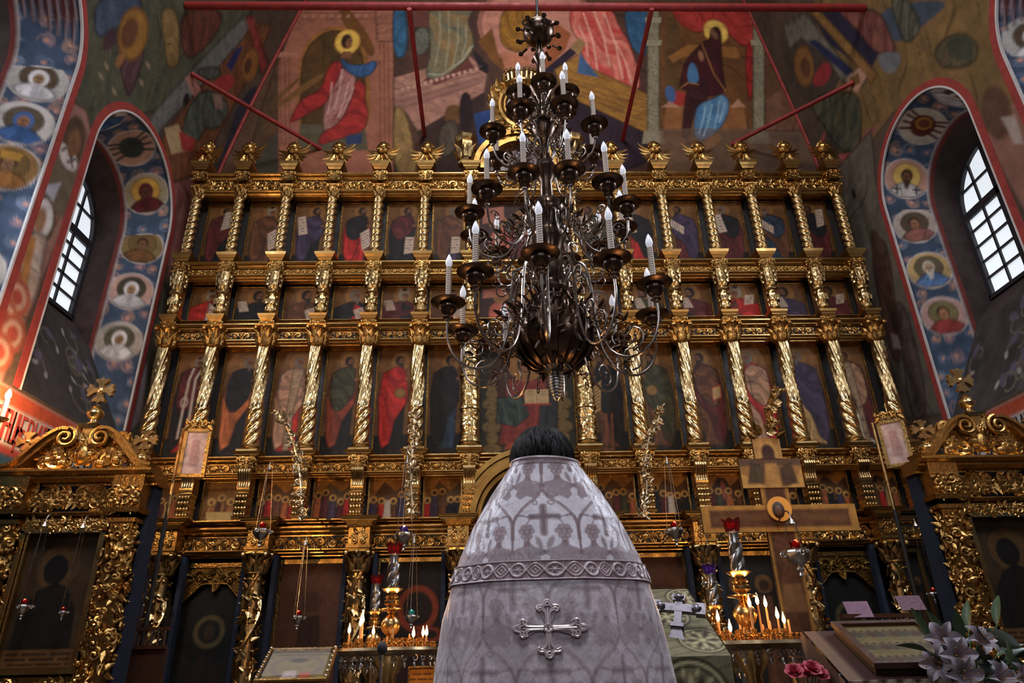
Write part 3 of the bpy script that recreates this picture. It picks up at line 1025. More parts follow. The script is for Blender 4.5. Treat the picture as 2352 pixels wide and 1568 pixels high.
    P([(1098, 96), (1130, 64), (1146, 130), (1182, 152), (1160, 166), (1130, 140)], (116, 74, 34))
    P([(1244, 158), (1272, 48), (1312, 78), (1300, 110), (1252, 166)], (150, 84, 50))
    P([(1084, 110), (1122, 150), (1122, 172), (1100, 160)], (40, 30, 36))
    P([(1312, 108), (1325, 122), (1270, 166), (1244, 166)], (44, 32, 44))
    P([(1150, 118), (1210, 128), (1218, 152), (1160, 160)], (176, 112, 84))
    P([(1308, 12), (1402, 12), (1424, 66), (1448, 100), (1474, 190), (1460, 212), (1388, 186), (1342, 152), (1334, 100), (1310, 66)], (192, 70, 64), fold=(.35, 2.8, (220, 140, 118)), sm=2)
    P([(1432, 12), (1496, 12), (1486, 132), (1462, 124), (1442, 88)], (56, 94, 126), fold=(.2, 4, (42, 74, 104)), sm=2)
    P([(1274, 160), (1332, 122), (1342, 150), (1492, 218), (1492, 312), (1292, 216)], (162, 114, 52), fold=(1.15, 4.5, (132, 90, 42)))
    P([(1326, 168), (1332, 122), (1376, 178)], (64, 92, 126))
    P([(1330, 85), (1345, 100), (1330, 125), (1310, 110)], (150, 116, 72))
    P([(1290, 216), (1486, 306), (1484, 372), (1440, 390), (1300, 370)], (50, 34, 44), fold=(.5, 1.6, (40, 30, 38)))
    P([(960, 302), (1112, 214), (1124, 410), (985, 410)], (58, 40, 34))
    P([(1088, 262), (1130, 250), (1130, 330), (1100, 330)], (44, 66, 116))
    E(1043, 264, .17, (104, 70, 38))
    P([(1056, 212), (1084, 212), (1088, 302), (1054, 302)], (42, 28, 30), sm=2)
    P([(1005, 290), (1050, 268), (1056, 340), (1010, 370)], (74, 62, 52), fold=(.3, 4, (92, 82, 66)), sm=2)
    P([(902, 240), (930, 250), (950, 330), (960, 410), (905, 410)], (150, 118, 72), fold=(.25, 4, (120, 92, 58)), sm=2)
    # --- scene with the seated woman
    P([(1512, 12), (1740, 12), (1740, 420), (1512, 420)], (112, 70, 36), fold=(.4, 1.0, (94, 60, 36)))
    P([(1530, 20), (1560, 60), (1560, 250), (1525, 260)], (92, 64, 36))
    P([(1536, 12), (1738, 12), (1738, 90), (1712, 112), (1684, 88), (1650, 52), (1610, 78), (1575, 66), (1550, 40)], (180, 58, 50), fold=(.7, 3, (140, 42, 38)), sm=2)
    P([(1712, 100), (1734, 95), (1732, 200), (1722, 240), (1714, 190)], (168, 40, 34), fold=(0, 6, (120, 30, 28)), sm=2)
    P([(1535, 130), (1580, 102), (1690, 108), (1702, 135), (1660, 130), (1570, 130), (1545, 145)], (146, 96, 46))
    P([(1530, 244), (1575, 236), (1708, 240), (1716, 300), (1524, 300)], (142, 92, 52))
    P([(1520, 246), (1540, 230), (1560, 246)], (178, 132, 104))
    P([(1680, 246), (1695, 226), (1712, 246)], (178, 132, 104))
    E(1560, 226, (.16, .12), (160, 52, 42))
    E(1540, 216, (.09, .14), (70, 96, 140))
    E(1644, 73, 30 * M_, (236, 190, 92))
    E(1644, 73, 30 * M_, (172, 118, 48), inner=.93)
    P([(1612, 98), (1630, 90), (1632, 68), (1642, 60), (1654, 66), (1658, 92), (1656, 112), (1662, 180), (1668, 206), (1645, 222), (1600, 216), (1562, 204), (1562, 184), (1574, 138)], (72, 26, 28), fold=(.3, 2.4, (54, 22, 26)), sm=2)
    E(1640, 78, (.055, .10), (128, 86, 58), rot=.2)
    P([(1584, 140), (1600, 150), (1608, 192), (1576, 190)], (74, 116, 154), sm=2)
    Ln([(1612, 100), (1640, 170), (1666, 208)], .02, (160, 108, 52))
    Ln([(1566, 200), (1580, 190), (1604, 194)], .02, (170, 120, 60))
    E(1610, 128, (.05, .09), (150, 100, 74))
    P([(1578, 196), (1634, 220), (1604, 242), (1588, 282), (1584, 318), (1566, 322), (1570, 262)], (66, 30, 30), fold=(.4, 3, (48, 24, 26)), sm=2)
    P([(1602, 240), (1640, 226), (1662, 214), (1678, 238), (1662, 288), (1622, 326), (1592, 316), (1596, 268)], (74, 118, 156), fold=(.35, 3.2, (112, 150, 176)), sm=2)
    P([(1605, 330), (1650, 300), (1660, 322), (1620, 348)], (160, 106, 52), sm=2)
    for x0, x1 in ((1487, 1514), (1730, 1757)):
        P([(x0, 12), (x1, 12), (x1, 312), (x0, 312)], (146, 136, 108), fold=(0, 16, (116, 108, 88)))
        P([(x0 - 6, 92), (x1 + 6, 92), (x1 + 4, 104), (x0 - 4, 104)], (160, 150, 122))
        P([(x0 - 5, 40), (x1 + 5, 40), (x1 + 4, 52), (x0 - 4, 52)], (158, 148, 120))
        P([(x0 - 8, 300), (x1 + 8, 300), (x1 + 12, 330), (x0 - 12, 330)], (138, 126, 102))
    P([(1515, 296), (1900, 290), (1900, 430), (1515, 430)], (104, 82, 66), alpha=.65)
    P([(1757, 12), (1860, 12), (1870, 300), (1757, 300)], (112, 74, 52), fold=(.2, 1.4, (124, 86, 66)))
    P([(1757, 60), (1790, 50), (1800, 200), (1757, 230)], (96, 64, 44))
    # drawn details: brows, hands, fluting, fringes
    for x, y in ((802, 98), (1640, 76)):
        Ln([(x - 4, y - 4), (x - 1, y - 5)], .012, (60, 36, 26))
        Ln([(x + 3, y - 5), (x + 6, y - 4)], .012, (60, 36, 26))
        Ln([(x + 1, y - 4), (x + 1, y + 3)], .012, (92, 58, 40))
        Ln([(x - 2, y + 7), (x + 4, y + 7)], .012, (110, 50, 42))
    for (x0, y0), (x1, y1) in (((786, 160), (768, 250)), ((800, 190), (776, 270)), ((812, 200), (790, 250)), ((762, 190), (752, 260))):
        Ln([(x0, y0), ((x0 + x1) / 2 + 3, (y0 + y1) / 2), (x1, y1)], .022, (206, 160, 150))
    for (x0, y0), (x1, y1) in (((1620, 245), (1606, 305)), ((1636, 240), (1616, 312)), ((1652, 232), (1640, 296)), ((1664, 236), (1652, 280))):
        Ln([(x0, y0), ((x0 + x1) / 2 + 2, (y0 + y1) / 2), (x1, y1)], .02, (150, 182, 200))
    for (x0, y0), (x1, y1) in (((1340, 30), (1372, 160)), ((1362, 20), (1400, 150)), ((1388, 30), (1430, 180)), ((1330, 60), (1350, 130)), ((1410, 90), (1450, 190))):
        Ln([(x0, y0), ((x0 + x1) / 2 + 6, (y0 + y1) / 2), (x1, y1)], .035, (226, 160, 140))
    for (x0, y0), (x1, y1) in (((1010, 30), (1000, 150)), ((1030, 25), (1022, 160)), ((1052, 40), (1040, 150)), ((1070, 60), (1060, 130))):
        Ln([(x0, y0), ((x0 + x1) / 2 + 6, (y0 + y1) / 2), (x1, y1)], .03, (150, 140, 110))
    for k in range(4):
        Ln([(915 + 3 * k, 205 + 14 * k), (1105 - 4 * k, 152 + 14 * k)], .022, (128, 88, 76))
        Ln([(1290, 176 + 9 * k), (1488, 232 + 16 * k)], .022, (112, 76, 36))
    for k in range(14):
        x, y = 925 + 13 * k, 205 - 3.6 * k
        E(x, y, .03, (196, 150, 130))
    for k in range(8):
        E(700 + 20 * k, 37, .035, (176, 120, 98))


def east_wall():
    nx, nzv = 430, 246
    U, V = np.meshgrid(np.linspace(XL - .1, XR + .1, nx), np.linspace(7.0, ZTOP, nzv))
    p = Paint(U, V, (92, 64, 46), .016)
    paint_east(p)
    mb = MB().grid(np.stack([U, np.full_like(U, YE), V], -1).reshape(-1, 3), nx, nzv)
    o = mb.build('wall_back', MT['fresco'], cols=p.C * FRG)
    tag(o, kind='structure')
    mb = MB().box((0.05, YE + .15, 3.5), (10.6, .3, 7.0))
    tag(mb.build('wall_back_lower', MT['dark']), kind='structure')
    # red painted corner lines
    for side, a in ((-1, (560, 380)), (1, (1870, 390))):
        mb = MB()
        pts = []
        for z in np.linspace(7.2, ZTOP, 14):
            x = float(wall_x(z, side)) - side * .02
            pts.append((x, YE - .03, z))
        mb.tube(pts, .028, 6)
        tag(mb.build('trim_%d' % (1 if side < 0 else 2), MT['red_border']), kind='structure')


east_wall()

# floor, dais and vault
mb = MB().box((0.05, 2.2, -.1), (10.8, 14, .2))
tag(mb.build('floor', MT['floor']), kind='structure')
mb = MB().box((0.05, 7.9, .08), (10.2, 2.6, .16))
tag(mb.build('floor_dais', MT['floor']), kind='structure')
vp = []
for i in range(25):
    a = PI * i / 24
    xl, xr = float(wall_x(ZTOP, -1)), float(wall_x(ZTOP, 1))
    vp.append(((xl + xr) / 2 - (xr - xl) / 2 * math.cos(a), ZTOP + 2.6 * math.sin(a)))
V = [(x, y, z) for y in (-4.5, YE + .05) for x, z in vp]
mb = MB().grid(np.array(V), 25, 2)
MT['vault'] = mat('painted_vault', srgb(98, 74, 56), 0.8, vary=0.5, vscale=0.8, color2=srgb(70, 76, 84))
tag(mb.build('ceiling', MT['vault']), kind='structure')
V = [(x, YE + .02, z) for x, z in vp]
mb = MB().add(V, [tuple(range(25))])
tag(mb.build('wall_back_gable', MT['vault']), kind='structure')


# tie rods
def rod(a, b, r, label):
    o = MB().tube([a, b], r, 10).build('tie_rod', MT['red_paint'])
    return tag(o, label, 'tie rod', 'red iron tie rods')


zb = 9.5
rod((float(wall_x(zb, -1)) + .005, 6.77, zb), (float(wall_x(zb, 1)) - .005, 6.77, zb), .055, 'thick red tie rod running straight across between the side walls')
for (px, py), (qx, qy), lb in (((940, 20), (975, 312), 'red tie rod from the cross rod to the fresco wall, over the pink tomb'),
                              ((1497, 20), (1430, 322), 'red tie rod from the cross rod to the fresco wall, before the red robes')):
    a = at(px, py, 2, zb - .095)
    b = at(qx, qy, 1, YE)
    rod(tuple(a), tuple(b), .035, lb)
for side, (px, py), (qx, qy), lb in ((-1, (438, 168), (737, 342), 'slanting red tie rod in the corner beside the messenger fresco'), (1, (1962, 188), (1680, 332), 'slanting red tie rod in the corner beside the seated woman fresco')):
    y, z = on_side(px, py, side)
    b = at(qx, qy, 1, YE)
    rod((float(wall_x(z, side)), y, z), tuple(b), .035, lb)


# ------------------------------------------------------------------ lettering on the two bands
def text_obj(name, body, loc, rot, size, xs, mt, parent=None, depth=.004, spacing=1.0):
    cu = bpy.data.curves.new(name, 'FONT')
    cu.body = body
    cu.size = size
    cu.extrude = depth
    cu.space_character = spacing
    cu.materials.append(mt)
    o = bpy.data.objects.new(name, cu)
    o.location = loc
    o.rotation_euler = rot
    o.scale = (xs, 1, 1)
    return link(o, parent)


MT['ink_red'] = mat('red_lettering', srgb(150, 52, 44), 0.7)
MT['ink_black'] = mat('black_lettering', srgb(44, 38, 40), 0.7)
wl, wr = bpy.data.objects['wall_left'], bpy.data.objects['wall_right']
text_obj('lettering', 'ЦЕСНЬ', (XL + .008, 5.72, 3.085), (PI / 2, 0, PI / 2), .40, .55, MT['ink_red'], wl)
text_obj('lettering', 'ПЦЕРИП', (XL + .008, 6.16, 3.085), (PI / 2, 0, PI / 2), .40, .42, MT['ink_red'], wl)
text_obj('lettering', 'ЪТАФДРѢАГІА', (XL + .008, 6.80, 3.085), (PI / 2, 0, PI / 2), .40, .42, MT['ink_black'], wl)
text_obj('lettering', 'ІАГЪДРѢТИПНЦ', (XR - .008, 7.75, 3.085), (PI / 2, 0, -PI / 2), .40, .42, MT['ink_black'], wr)
text_obj('lettering', 'СНЦЕРИП', (XR - .008, 6.45, 3.085), (PI / 2, 0, -PI / 2), .40, .42, MT['ink_red'], wr)

# ================================================================== THE ICON SCREEN: shared carved pieces
YI = 8.2
XK = [.731 + .667 * k for k in range(6)] + [4.676]
COLX = [-x for x in XK[::-1]] + XK            # 14 supports from left to right
BAYS = list(zip(COLX[:-1], COLX[1:]))         # 13 bays, number 6 is the wide middle one


def carve(mb, w, h, n, seed, y=0.0, size=.05, x0=None, z0=0.0, balls=True):
    """dense carved foliage in relief on the plane y (towards the viewer is -y), mirrored about x=0"""
    r = random.Random(seed)
    for i in range(n):
        x, z = r.uniform(.02, w / 2), r.uniform(size * .4, h - size * .4)
        a = r.uniform(0, 2 * PI)
        s = size * r.uniform(.6, 1.25)
        kind = r.random()
        for sg in (-1, 1):
            c = (sg * x, y, z0 + z)
            if kind < .35:
                mb.scroll(c, s * .55, s * .12, 1.15, a if sg > 0 else PI - a, sg, s * .17, y=-s * .12, n=11)
            elif kind < .82 or not balls:
                mb.leaf(c, (sg * math.cos(a), 0, math.sin(a)), (0, -1, 0), s * 1.15, s * .7, curl=.45)
            else:
                mb.ball((c[0], y - s * .1, c[2]), s * .3, 7, 5)
    return mb


def rinceau(w, h, seed=0, tr=.011, y=0.0, lobes=2):
    """running scroll frieze, mirrored about its middle flower"""
    mb = MB()
    for sg in (-1, 1):
        step = w / 2 / lobes
        for i in range(lobes):
            cx = sg * (step * (i + .55))
            up = 1 if i % 2 == 0 else -1
            r0 = min(h * .40, step * .52)
            mb.scroll((cx, y, h / 2 + up * h * .04), r0, r0 * .2, 1.5, (PI if sg > 0 else 0), sg * up * -1, tr * 1.25, y=-tr * .4, n=16)
            for q in (-1, 1):
                mb.leaf((cx - step * .5, y, h * (.5 + .1 * q)), (.35, 0, q), (0, -1, 0), h * .42, h * .26, .5)
                mb.leaf((cx - step * .5, y, h * (.5 + .1 * q)), (-.35, 0, q), (0, -1, 0), h * .40, h * .24, .5)
            for k in range(5):
                a = r0 * .9
                ang = PI / 2.5 * k + .5 * i
                mb.leaf((cx + a * math.cos(ang) * .8, y, h / 2 + a * math.sin(ang) * .8), (math.cos(ang + .8 * sg), 0, math.sin(ang + .8)), (0, -1, 0), h * .34, h * .24, .5)
    for k in range(6):
        a = k * PI / 3
        mb.leaf((.006 * math.cos(a), y, h / 2 + .006 * math.sin(a)), (math.cos(a), 0, math.sin(a)), (0, -1, 0), h * .34, h * .2, .35)
    mb.ball((0, y - tr, h / 2), h * .1, 8, 6)
    return mb


def capital_mesh(r, h, wid, mt, name, leaves=8):
    mb = MB()
    mb.lathe([(r * 1.1, 0), (r * 1.22, h * .05), (r * 1.1, h * .1), (r * 1.02, h * .14), (r * 1.1, h * .5), (r * 1.5, h * .84), (r * 1.75, h * .9)], 14)
    for ring, (z0, L, f) in enumerate(((.1, .42, 1.06), (.36, .46, 1.16))):
        for k in range(leaves):
            a = 2 * PI * (k + .5 * ring) / leaves
            d = (math.cos(a), math.sin(a), 0)
            mb.leaf((r * f * d[0], r * f * d[1], h * z0), (d[0] * .12, d[1] * .12, 1), d, h * L, r * .95, .75)
    for k in range(4):
        a = PI / 4 + k * PI / 2
        d = (math.cos(a), math.sin(a))
        mb.ball((r * 1.75 * d[0], r * 1.75 * d[1], h * .84), r * .34, 7, 5)
        b = k * PI / 2
        mb.ball((r * 1.55 * math.cos(b), r * 1.55 * math.sin(b), h * .88), r * .28, 7, 5)
    mb.box((0, 0, h * .95), (wid, wid, h * .1), (.9, .9))
    return mb.mesh(name, mt)


def step_cap(wt, wb, h, mt, name, d=None):
    """trapezoid cap block of three stepped mouldings"""
    mb = MB()
    d = d or wt
    lv = [(0, 1 - (1 - wb / wt)), (.26, None), (.55, None), (1, None)]
    k = wb / wt
    for i, (z0, z1, s0, s1) in enumerate(((0, .3, k, k + (1 - k) * .35), (.3, .36, k + (1 - k) * .48, k + (1 - k) * .48), (.36, .66, k + (1 - k) * .48, k + (1 - k) * .8), (.66, 1, .93, 1.0))):
        zc = (z0 + z1) / 2 * h
        mb.box((0, 0, zc), (wt * s1, d * s1, (z1 - z0) * h), (s0 / s1, s0 / s1))
    return mb.mesh(name, mt, smooth=False)


def base_mesh(r, h, wid, mt, name):
    mb = MB().box((0, 0, h * .12), (wid, wid, h * .24))
    mb.lathe([(r * 1.45, h * .24), (r * 1.55, h * .36), (r * 1.4, h * .5), (r * 1.12, h * .6), (r * 1.25, h * .78), (r * 1.2, h * .88), (r, h)], 16)
    return mb.mesh(name, mt)


def rope_col(r, h, lobes, turns, dep, mt, name, n=30, m=120, sgn=1):
    mb = MB()
    prof = [(r, h * j / (m - 1)) for j in range(m)]

    def mod(th, z):
        ph = lobes * (th - sgn * turns * 2 * PI * z / h)
        return 1 - dep + dep * np.abs(np.cos(ph / 2)) ** .8 * 1.35
    mb.lathe(prof, n, mod=mod, caps=False)
    return mb.mesh(name, mt, sharp=False)


def grape_col(r, h, mt, name, sgn=1, low=.36, seed=3):
    """lower third twisted like a rope, upper part with slow ribs and a bead garland between them"""
    mb = MB()
    m = 150
    zs = np.linspace(0, 1, m)

    def mod(th, z):
        t = z / h
        if t < low:
            ph = 4 * (th - sgn * 2.6 * PI * t / low * .62)
            return 1.0 - .22 + .30 * np.abs(np.cos(ph / 2)) ** .8
        ph = 4 * (th - sgn * 1.1 * (t - low) / (1 - low) * PI * .5)
        rib = np.exp(-((np.mod(ph, 2 * PI) - PI) / .75) ** 4)
        rib2 = np.exp(-((np.mod(ph + PI, 2 * PI) - PI) / .6) ** 2)
        bead = .13 * rib2 * (0.5 + .5 * np.sin(t * 74 + th))
        return .80 + .26 * rib + bead
    mb.lathe([(r * (1.02 - .12 * t), h * t) for t in zs], 40, mod=mod, caps=False)
    return mb.mesh(name, mt, sharp=False)


def lumpy_col(r, h, mt, name, seed=5, amp=.24, fs=26, n=34, m=110, bands=True):
    """straight shaft covered in carved fruit and leaves"""
    mb = MB()
    V = []
    th = np.arange(n) * 2 * PI / n
    for j in range(m):
        t = j / (m - 1)
        for a in th:
            p = Vector((math.cos(a) * r * fs + seed, math.sin(a) * r * fs, t * h * fs))
            v = mnoise.cell_vector(p * .01)[0] * 0
            q = 1 - mnoise.voronoi(p * .62)[0][0]
            rr = r * (.86 + amp * q)
            if bands and (abs(t - .33) < .012 or abs(t - .66) < .012 or t < .02 or t > .98):
                rr = r * 1.16
            V.append((rr * math.cos(a), rr * math.sin(a), t * h))
    mb.grid(np.array(V), n, m, True)
    return mb.mesh(name, mt)


def moulding(w, prof, mt, name):
    return MB().extrude_x(prof, -w / 2, w / 2).mesh(name, mt, smooth=False)


def cornice_prof(y0, y1, z0, z1):
    """stepped crown moulding from (y0 at the bottom, deep) to (y1 at the top, proud), -y towards viewer"""
    h = z1 - z0
    d = y1 - y0
    return [(.16, z0), (y0, z0), (y0, z0 + h * .16), (y0 + d * .25, z0 + h * .2), (y0 + d * .45, z0 + h * .4), (y0 + d * .5, z0 + h * .46), (y0 + d * .5, z0 + h * .58),
            (y0 + d * .78, z0 + h * .64), (y0 + d * .95, z0 + h * .8), (y1, z0 + h * .84), (y1, z1), (.16, z1)]


G, GP, GD, GS = MT['gold'], MT['gold_pale'], MT['gold_dark'], MT['gold_smooth']
GAR = MT['gold_arch'] = mat('dull_gilding', (0.36, 0.20, 0.055, 1), 0.34, 1.0, vary=0.4, vscale=3)
GPS = MT['gold_pale_smooth'] = mat('smooth_pale_gilding', (0.70, 0.49, 0.23, 1), 0.17, 1.0, vary=0.3, vscale=3)
ME = {}
ME['cap_A'] = step_cap(.285, .165, .115, GS, 'cap_block')
ME['cap_C'] = step_cap(.24, .145, .09, GS, 'cap_block')
ME['capital_A'] = capital_mesh(.062, .20, .20, G, 'capital')
ME['capital_C'] = capital_mesh(.088, .29, .26, G, 'capital', 9)
ME['base_A'] = base_mesh(.06, .09, .17, GP, 'column_base')
ME['base_C'] = base_mesh(.088, .10, .25, GP, 'column_base')
ME['rope_L'] = rope_col(.066, .90, 3, 2.7, .36, GPS, 'column', sgn=1)
ME['rope_R'] = rope_col(.066, .90, 3, 2.7, .36, GPS, 'column', sgn=-1)
ME['vine_L'] = grape_col(.094, 1.32, GPS, 'column', 1)
ME['vine_R'] = grape_col(.094, 1.32, GPS, 'column', -1)
ME['lumpy_C'] = lumpy_col(.115, 1.32, GP, 'column')
blk = MB().box((0, 0, .08), (.17, .17, .16), (.96, .96))
carve(blk, .17, .16, 9, 4, y=-.088, size=.055)
for s in (-1, 1):
    sub = carve(MB(), .17, .16, 6, 9, y=-.088, size=.055)
    sub.xf(np.array(Matrix.Rotation(s * PI / 2, 4, 'Z')))
    blk.add(np.concatenate(sub.v), sub.f)
ME['block'] = blk.mesh('carved_block', G)


def pilaster_B():
    """bulging carved baluster of the half-figure row, height .62"""
    mb = MB()
    mb.box((0, .02, .31), (.14, .10, .62))
    prof = [(.055, 0), (.075, .02), (.075, .05), (.05, .07), (.062, .12), (.085, .17), (.088, .21), (.06, .26), (.06, .28), (.085, .30), (.085, .33), (.062, .36), (.092, .43), (.10, .50), (.085, .57), (.07, .60), (.07, .62)]
    mb.lathe(prof, 16, (0, -.03, 0), mod=lambda th, z: 1 + .06 * np.cos(8 * th + z * 30))
    for z, n, R_ in ((.40, 8, .095), (.48, 8, .105), (.12, 8, .078), (.55, 8, .09)):
        for k in range(n):
            a = 2 * PI * k / n
            d = (math.cos(a), math.sin(a), 0)
            mb.leaf((R_ * d[0], R_ * d[1] - .03, z), (0, 0, 1), d, .075, .065, .5)
    return mb.mesh('pilaster', GP)


def console_D():
    """scroll bracket over a stack of carved cushions, height .60 (z 0 .. .60)"""
    mb = MB()
    pts = [(.10, .60), (-.11, .60), (-.125, .575), (-.12, .54), (-.085, .50), (-.06, .44), (-.075, .38), (-.06, .335), (-.02, .33), (.10, .33)]
    mb.extrude_x(pts, -.075, .075)
    for x in (-.055, -.027, 0, .027, .055):
        mb.tube([(x, -.118, .585), (x, -.128, .56), (x, -.105, .52), (x, -.075, .47), (x, -.066, .43), (x, -.08, .38)], .013, 6)
    mb.box((0, .02, .165), (.13, .14, .33))
    for z, w in ((.30, .17), (.235, .15), (.17, .17), (.10, .155), (.03, .175)):
        mb.box((0, .0, z), (w, .18, .028), (.92, .92))
    for z in (.27, .205, .135, .065):
        for x in (-.052, -.018, .018, .052):
            mb.ball((x, -.075, z), (.021, .022, .021), 7, 5)
    return mb.mesh('console', GP)


ME['pil_B'] = pilaster_B()
ME['console'] = console_D()


def cherub():
    """winged child's head on a little stem"""
    mb = MB()
    mb.lathe([(.05, 0), (.055, .02), (.02, .04), (.03, .08), (.018, .12), (.04, .15)], 10)
    mb.ball((0, 0, .27), (.075, .075, .085), 12, 9)
    mb.ball((0, -.07, .262), (.014, .02, .016), 6, 5)
    for s in (-1, 1):
        mb.ball((s * .035, -.058, .245), (.024, .018, .022), 7, 5)
    hair = MB()
    r = random.Random(2)
    for i in range(26):
        a, b = r.uniform(0, 2 * PI), r.uniform(.25, 1.4)
        d = (math.cos(a) * math.cos(b), abs(math.sin(a)) * math.cos(b) * .9 - .1, math.sin(b))
        hair.ball((.072 * d[0], .072 * d[1], .275 + .08 * d[2]), .024, 6, 5)
    wing = MB()
    for s in (-1, 1):
        for k in range(6):
            a = math.radians(24 - k * 17)
            wing.leaf((s * .055, .02, .235 - .018 * k), (s * math.cos(a), .05, math.sin(a)), (0, -1, 0), .19 - .014 * k, .05, .22)
        wing.leaf((s * .03, -.02, .17), (s * .5, 0, -1), (0, -1, 0), .13, .07, .3)
    return mb.mesh('head', G), hair.mesh('hair', G), wing.mesh('wing', G)


ME['ch_head'], ME['ch_hair'], ME['ch_wing'] = cherub()

# ------------------------------------------------------------------ the five tiers
TIER = {}
for key, lb in (('A', 'uppermost gilded tier of the icon screen with thin rope columns and cherub finials'), ('B', 'low gilded tier of the icon screen with bulging carved pilasters'),
                ('C', 'tallest gilded tier of the icon screen with twisted vine columns'), ('D', 'gilded tier of scroll consoles around the small feast icons'),
                ('E', 'ground tier of the icon screen with carved columns and doorways')):
    TIER[key] = thing('icon_screen_tier', lb, 'icon screen', (0, YI, 0))


def per_bay(tier, name, z0, h, fn, inset, shared=True):
    """one mesh for ordinary bays, another for the wide middle bay"""
    cache = {}
    for i, (a, b) in enumerate(BAYS):
        w = round(b - a - inset, 3)
        if w not in cache:
            cache[w] = fn(w)
        inst(name, cache[w], TIER[tier], ((a + b) / 2, 0, 0))


def strip(tier, name, z0, z1, y0, y1, mt=GS, inset=.10):
    per_bay(tier, name, z0, z1 - z0, lambda w: moulding(w, cornice_prof(y0, y1, z0, z1), mt, name), inset)


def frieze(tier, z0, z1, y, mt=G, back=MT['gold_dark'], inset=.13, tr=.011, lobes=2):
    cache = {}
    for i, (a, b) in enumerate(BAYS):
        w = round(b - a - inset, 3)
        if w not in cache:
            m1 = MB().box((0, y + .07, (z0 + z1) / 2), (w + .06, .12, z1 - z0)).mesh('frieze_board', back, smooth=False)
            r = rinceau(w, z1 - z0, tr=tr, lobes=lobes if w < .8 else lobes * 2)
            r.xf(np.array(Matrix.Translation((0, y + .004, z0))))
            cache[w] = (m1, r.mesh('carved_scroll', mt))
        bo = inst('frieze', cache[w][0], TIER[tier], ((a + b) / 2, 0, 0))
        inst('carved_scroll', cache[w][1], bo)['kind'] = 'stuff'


def backboard(tier, z0, z1, y=.26):
    MB().box((0, y, (z0 + z1) / 2), (9.5, .06, z1 - z0)).build('back_board', MT['dark'], TIER[tier], smooth=False)


# --- tier A
backboard('A', 6.16, 7.66)
strip('A', 'cornice', 7.575, 7.665, .02, -.09)
frieze('A', 7.40, 7.57, -.02, lobes=2, tr=.013)
strip('A', 'lower_moulding', 7.32, 7.39, .03, -.05)
for i, x in enumerate(COLX):
    if i in (6, 7):
        x = x + (.05 if i == 7 else -.05) * 0
    right = i > 6
    c = inst('column', ME['rope_R' if right else 'rope_L'], TIER['A'], (x, -.03, 6.345))
    inst('capital', ME['capital_A'], c, (0, 0, .895))
    inst('column_base', ME['base_A'], c, (0, 0, -.085))
    inst('carved_block', ME['block'], c, (0, 0, 1.205 - .03))
    inst('abacus', ME['cap_A'], c, (0, 0, 1.365))
    if i not in (6, 7):
        h = inst('cherub_finial', ME['ch_head'], TIER['A'], (x, -.03, 7.815), (0, 0, (-.25 if not right else .25)), (1.25,) * 3)
        inst('hair', ME['ch_hair'], h)
        inst('wing', ME['ch_wing'], h)
# --- tier B
backboard('B', 5.22, 6.16)
strip('B', 'cornice', 6.07, 6.155, .02, -.085)
frieze('B', 5.985, 6.065, -.02, tr=.008, lobes=3)
strip('B', 'lower_moulding', 5.91, 5.975, .03, -.05)
strip('B', 'sill_moulding', 5.26, 5.29, .06, -.02)
for i, x in enumerate(COLX):
    c = inst('pilaster', ME['pil_B'], TIER['B'], (x, -.02, 5.36))
    inst('carved_block', ME['block'], c, (0, 0, .62), scale=(1, 1, 1.05))
    inst('abacus', ME['cap_A'], c, (0, 0, .80), scale=(1, 1, .95))
# --- tier C
backboard('C', 3.40, 5.24)
strip('C', 'cornice', 5.11, 5.205, .02, -.09)
frieze('C', 5.0, 5.10, -.02, back=MT['blue'], tr=.010)
strip('C', 'lower_moulding', 4.925, 4.99, .03, -.05)
for i, x in enumerate(COLX):
    mid = i in (6, 7)
    me = ME['lumpy_C'] if mid else ME['vine_R' if i > 6 else 'vine_L']
    c = inst('column', me, TIER['C'], (x, -.05, 3.55))
    inst('capital', ME['capital_C'], c, (0, 0, 1.315), scale=(1.15, 1.15, 1) if mid else (1, 1, 1))
    inst('column_base', ME['base_C'], c, (0, 0, -.09), scale=(1.2, 1.2, 1) if mid else (1, 1, 1))
    inst('abacus', ME['cap_C'], c, (0, 0, 1.675))
    inst('carved_block', ME['block'], c, (0, .02, 1.60), scale=(.9, .9, .55))
# --- tier D
backboard('D', 2.60, 3.42)
strip('D', 'cornice', 3.335, 3.415, .02, -.09)
frieze('D', 3.225, 3.33, -.02, tr=.012)
strip('D', 'lower_moulding', 3.175, 3.22, .03, -.05)
slabC = step_cap(.34, .24, .06, GS, 'pedestal_slab', d=.30)
for i, x in enumerate(COLX):
    if i in (6, 7):
        pass
    c = inst('console', ME['console'], TIER['D'], (x, -.02, 2.66))
    inst('pedestal_block', ME['block'], c, (0, -.01, .59), scale=(1.05, 1.1, 1.0))
    inst('pedestal_slab', slabC, c, (0, 0, .745))
# great arch over the holy doors
mb = MB()
for (r0, r1, yy) in ((.80, .86, -.10), (.74, .79, -.07), (.66, .73, -.12), (.60, .65, -.05)):
    n = 40
    pts = [(r1 * math.cos(PI * k / n), r1 * math.sin(PI * k / n)) for k in range(n + 1)] + [(r0 * math.cos(PI * k / n), r0 * math.sin(PI * k / n)) for k in range(n, -1, -1)]
    for k in range(n):
        q = [pts[k], pts[k + 1], pts[2 * n + 1 - k - 1], pts[2 * n + 1 - k]]
        mb.prism([(x, z + 2.62) for x, z in q][::-1], yy, .1)
mb.build('arch', GAR, TIER['D'], smooth=False)
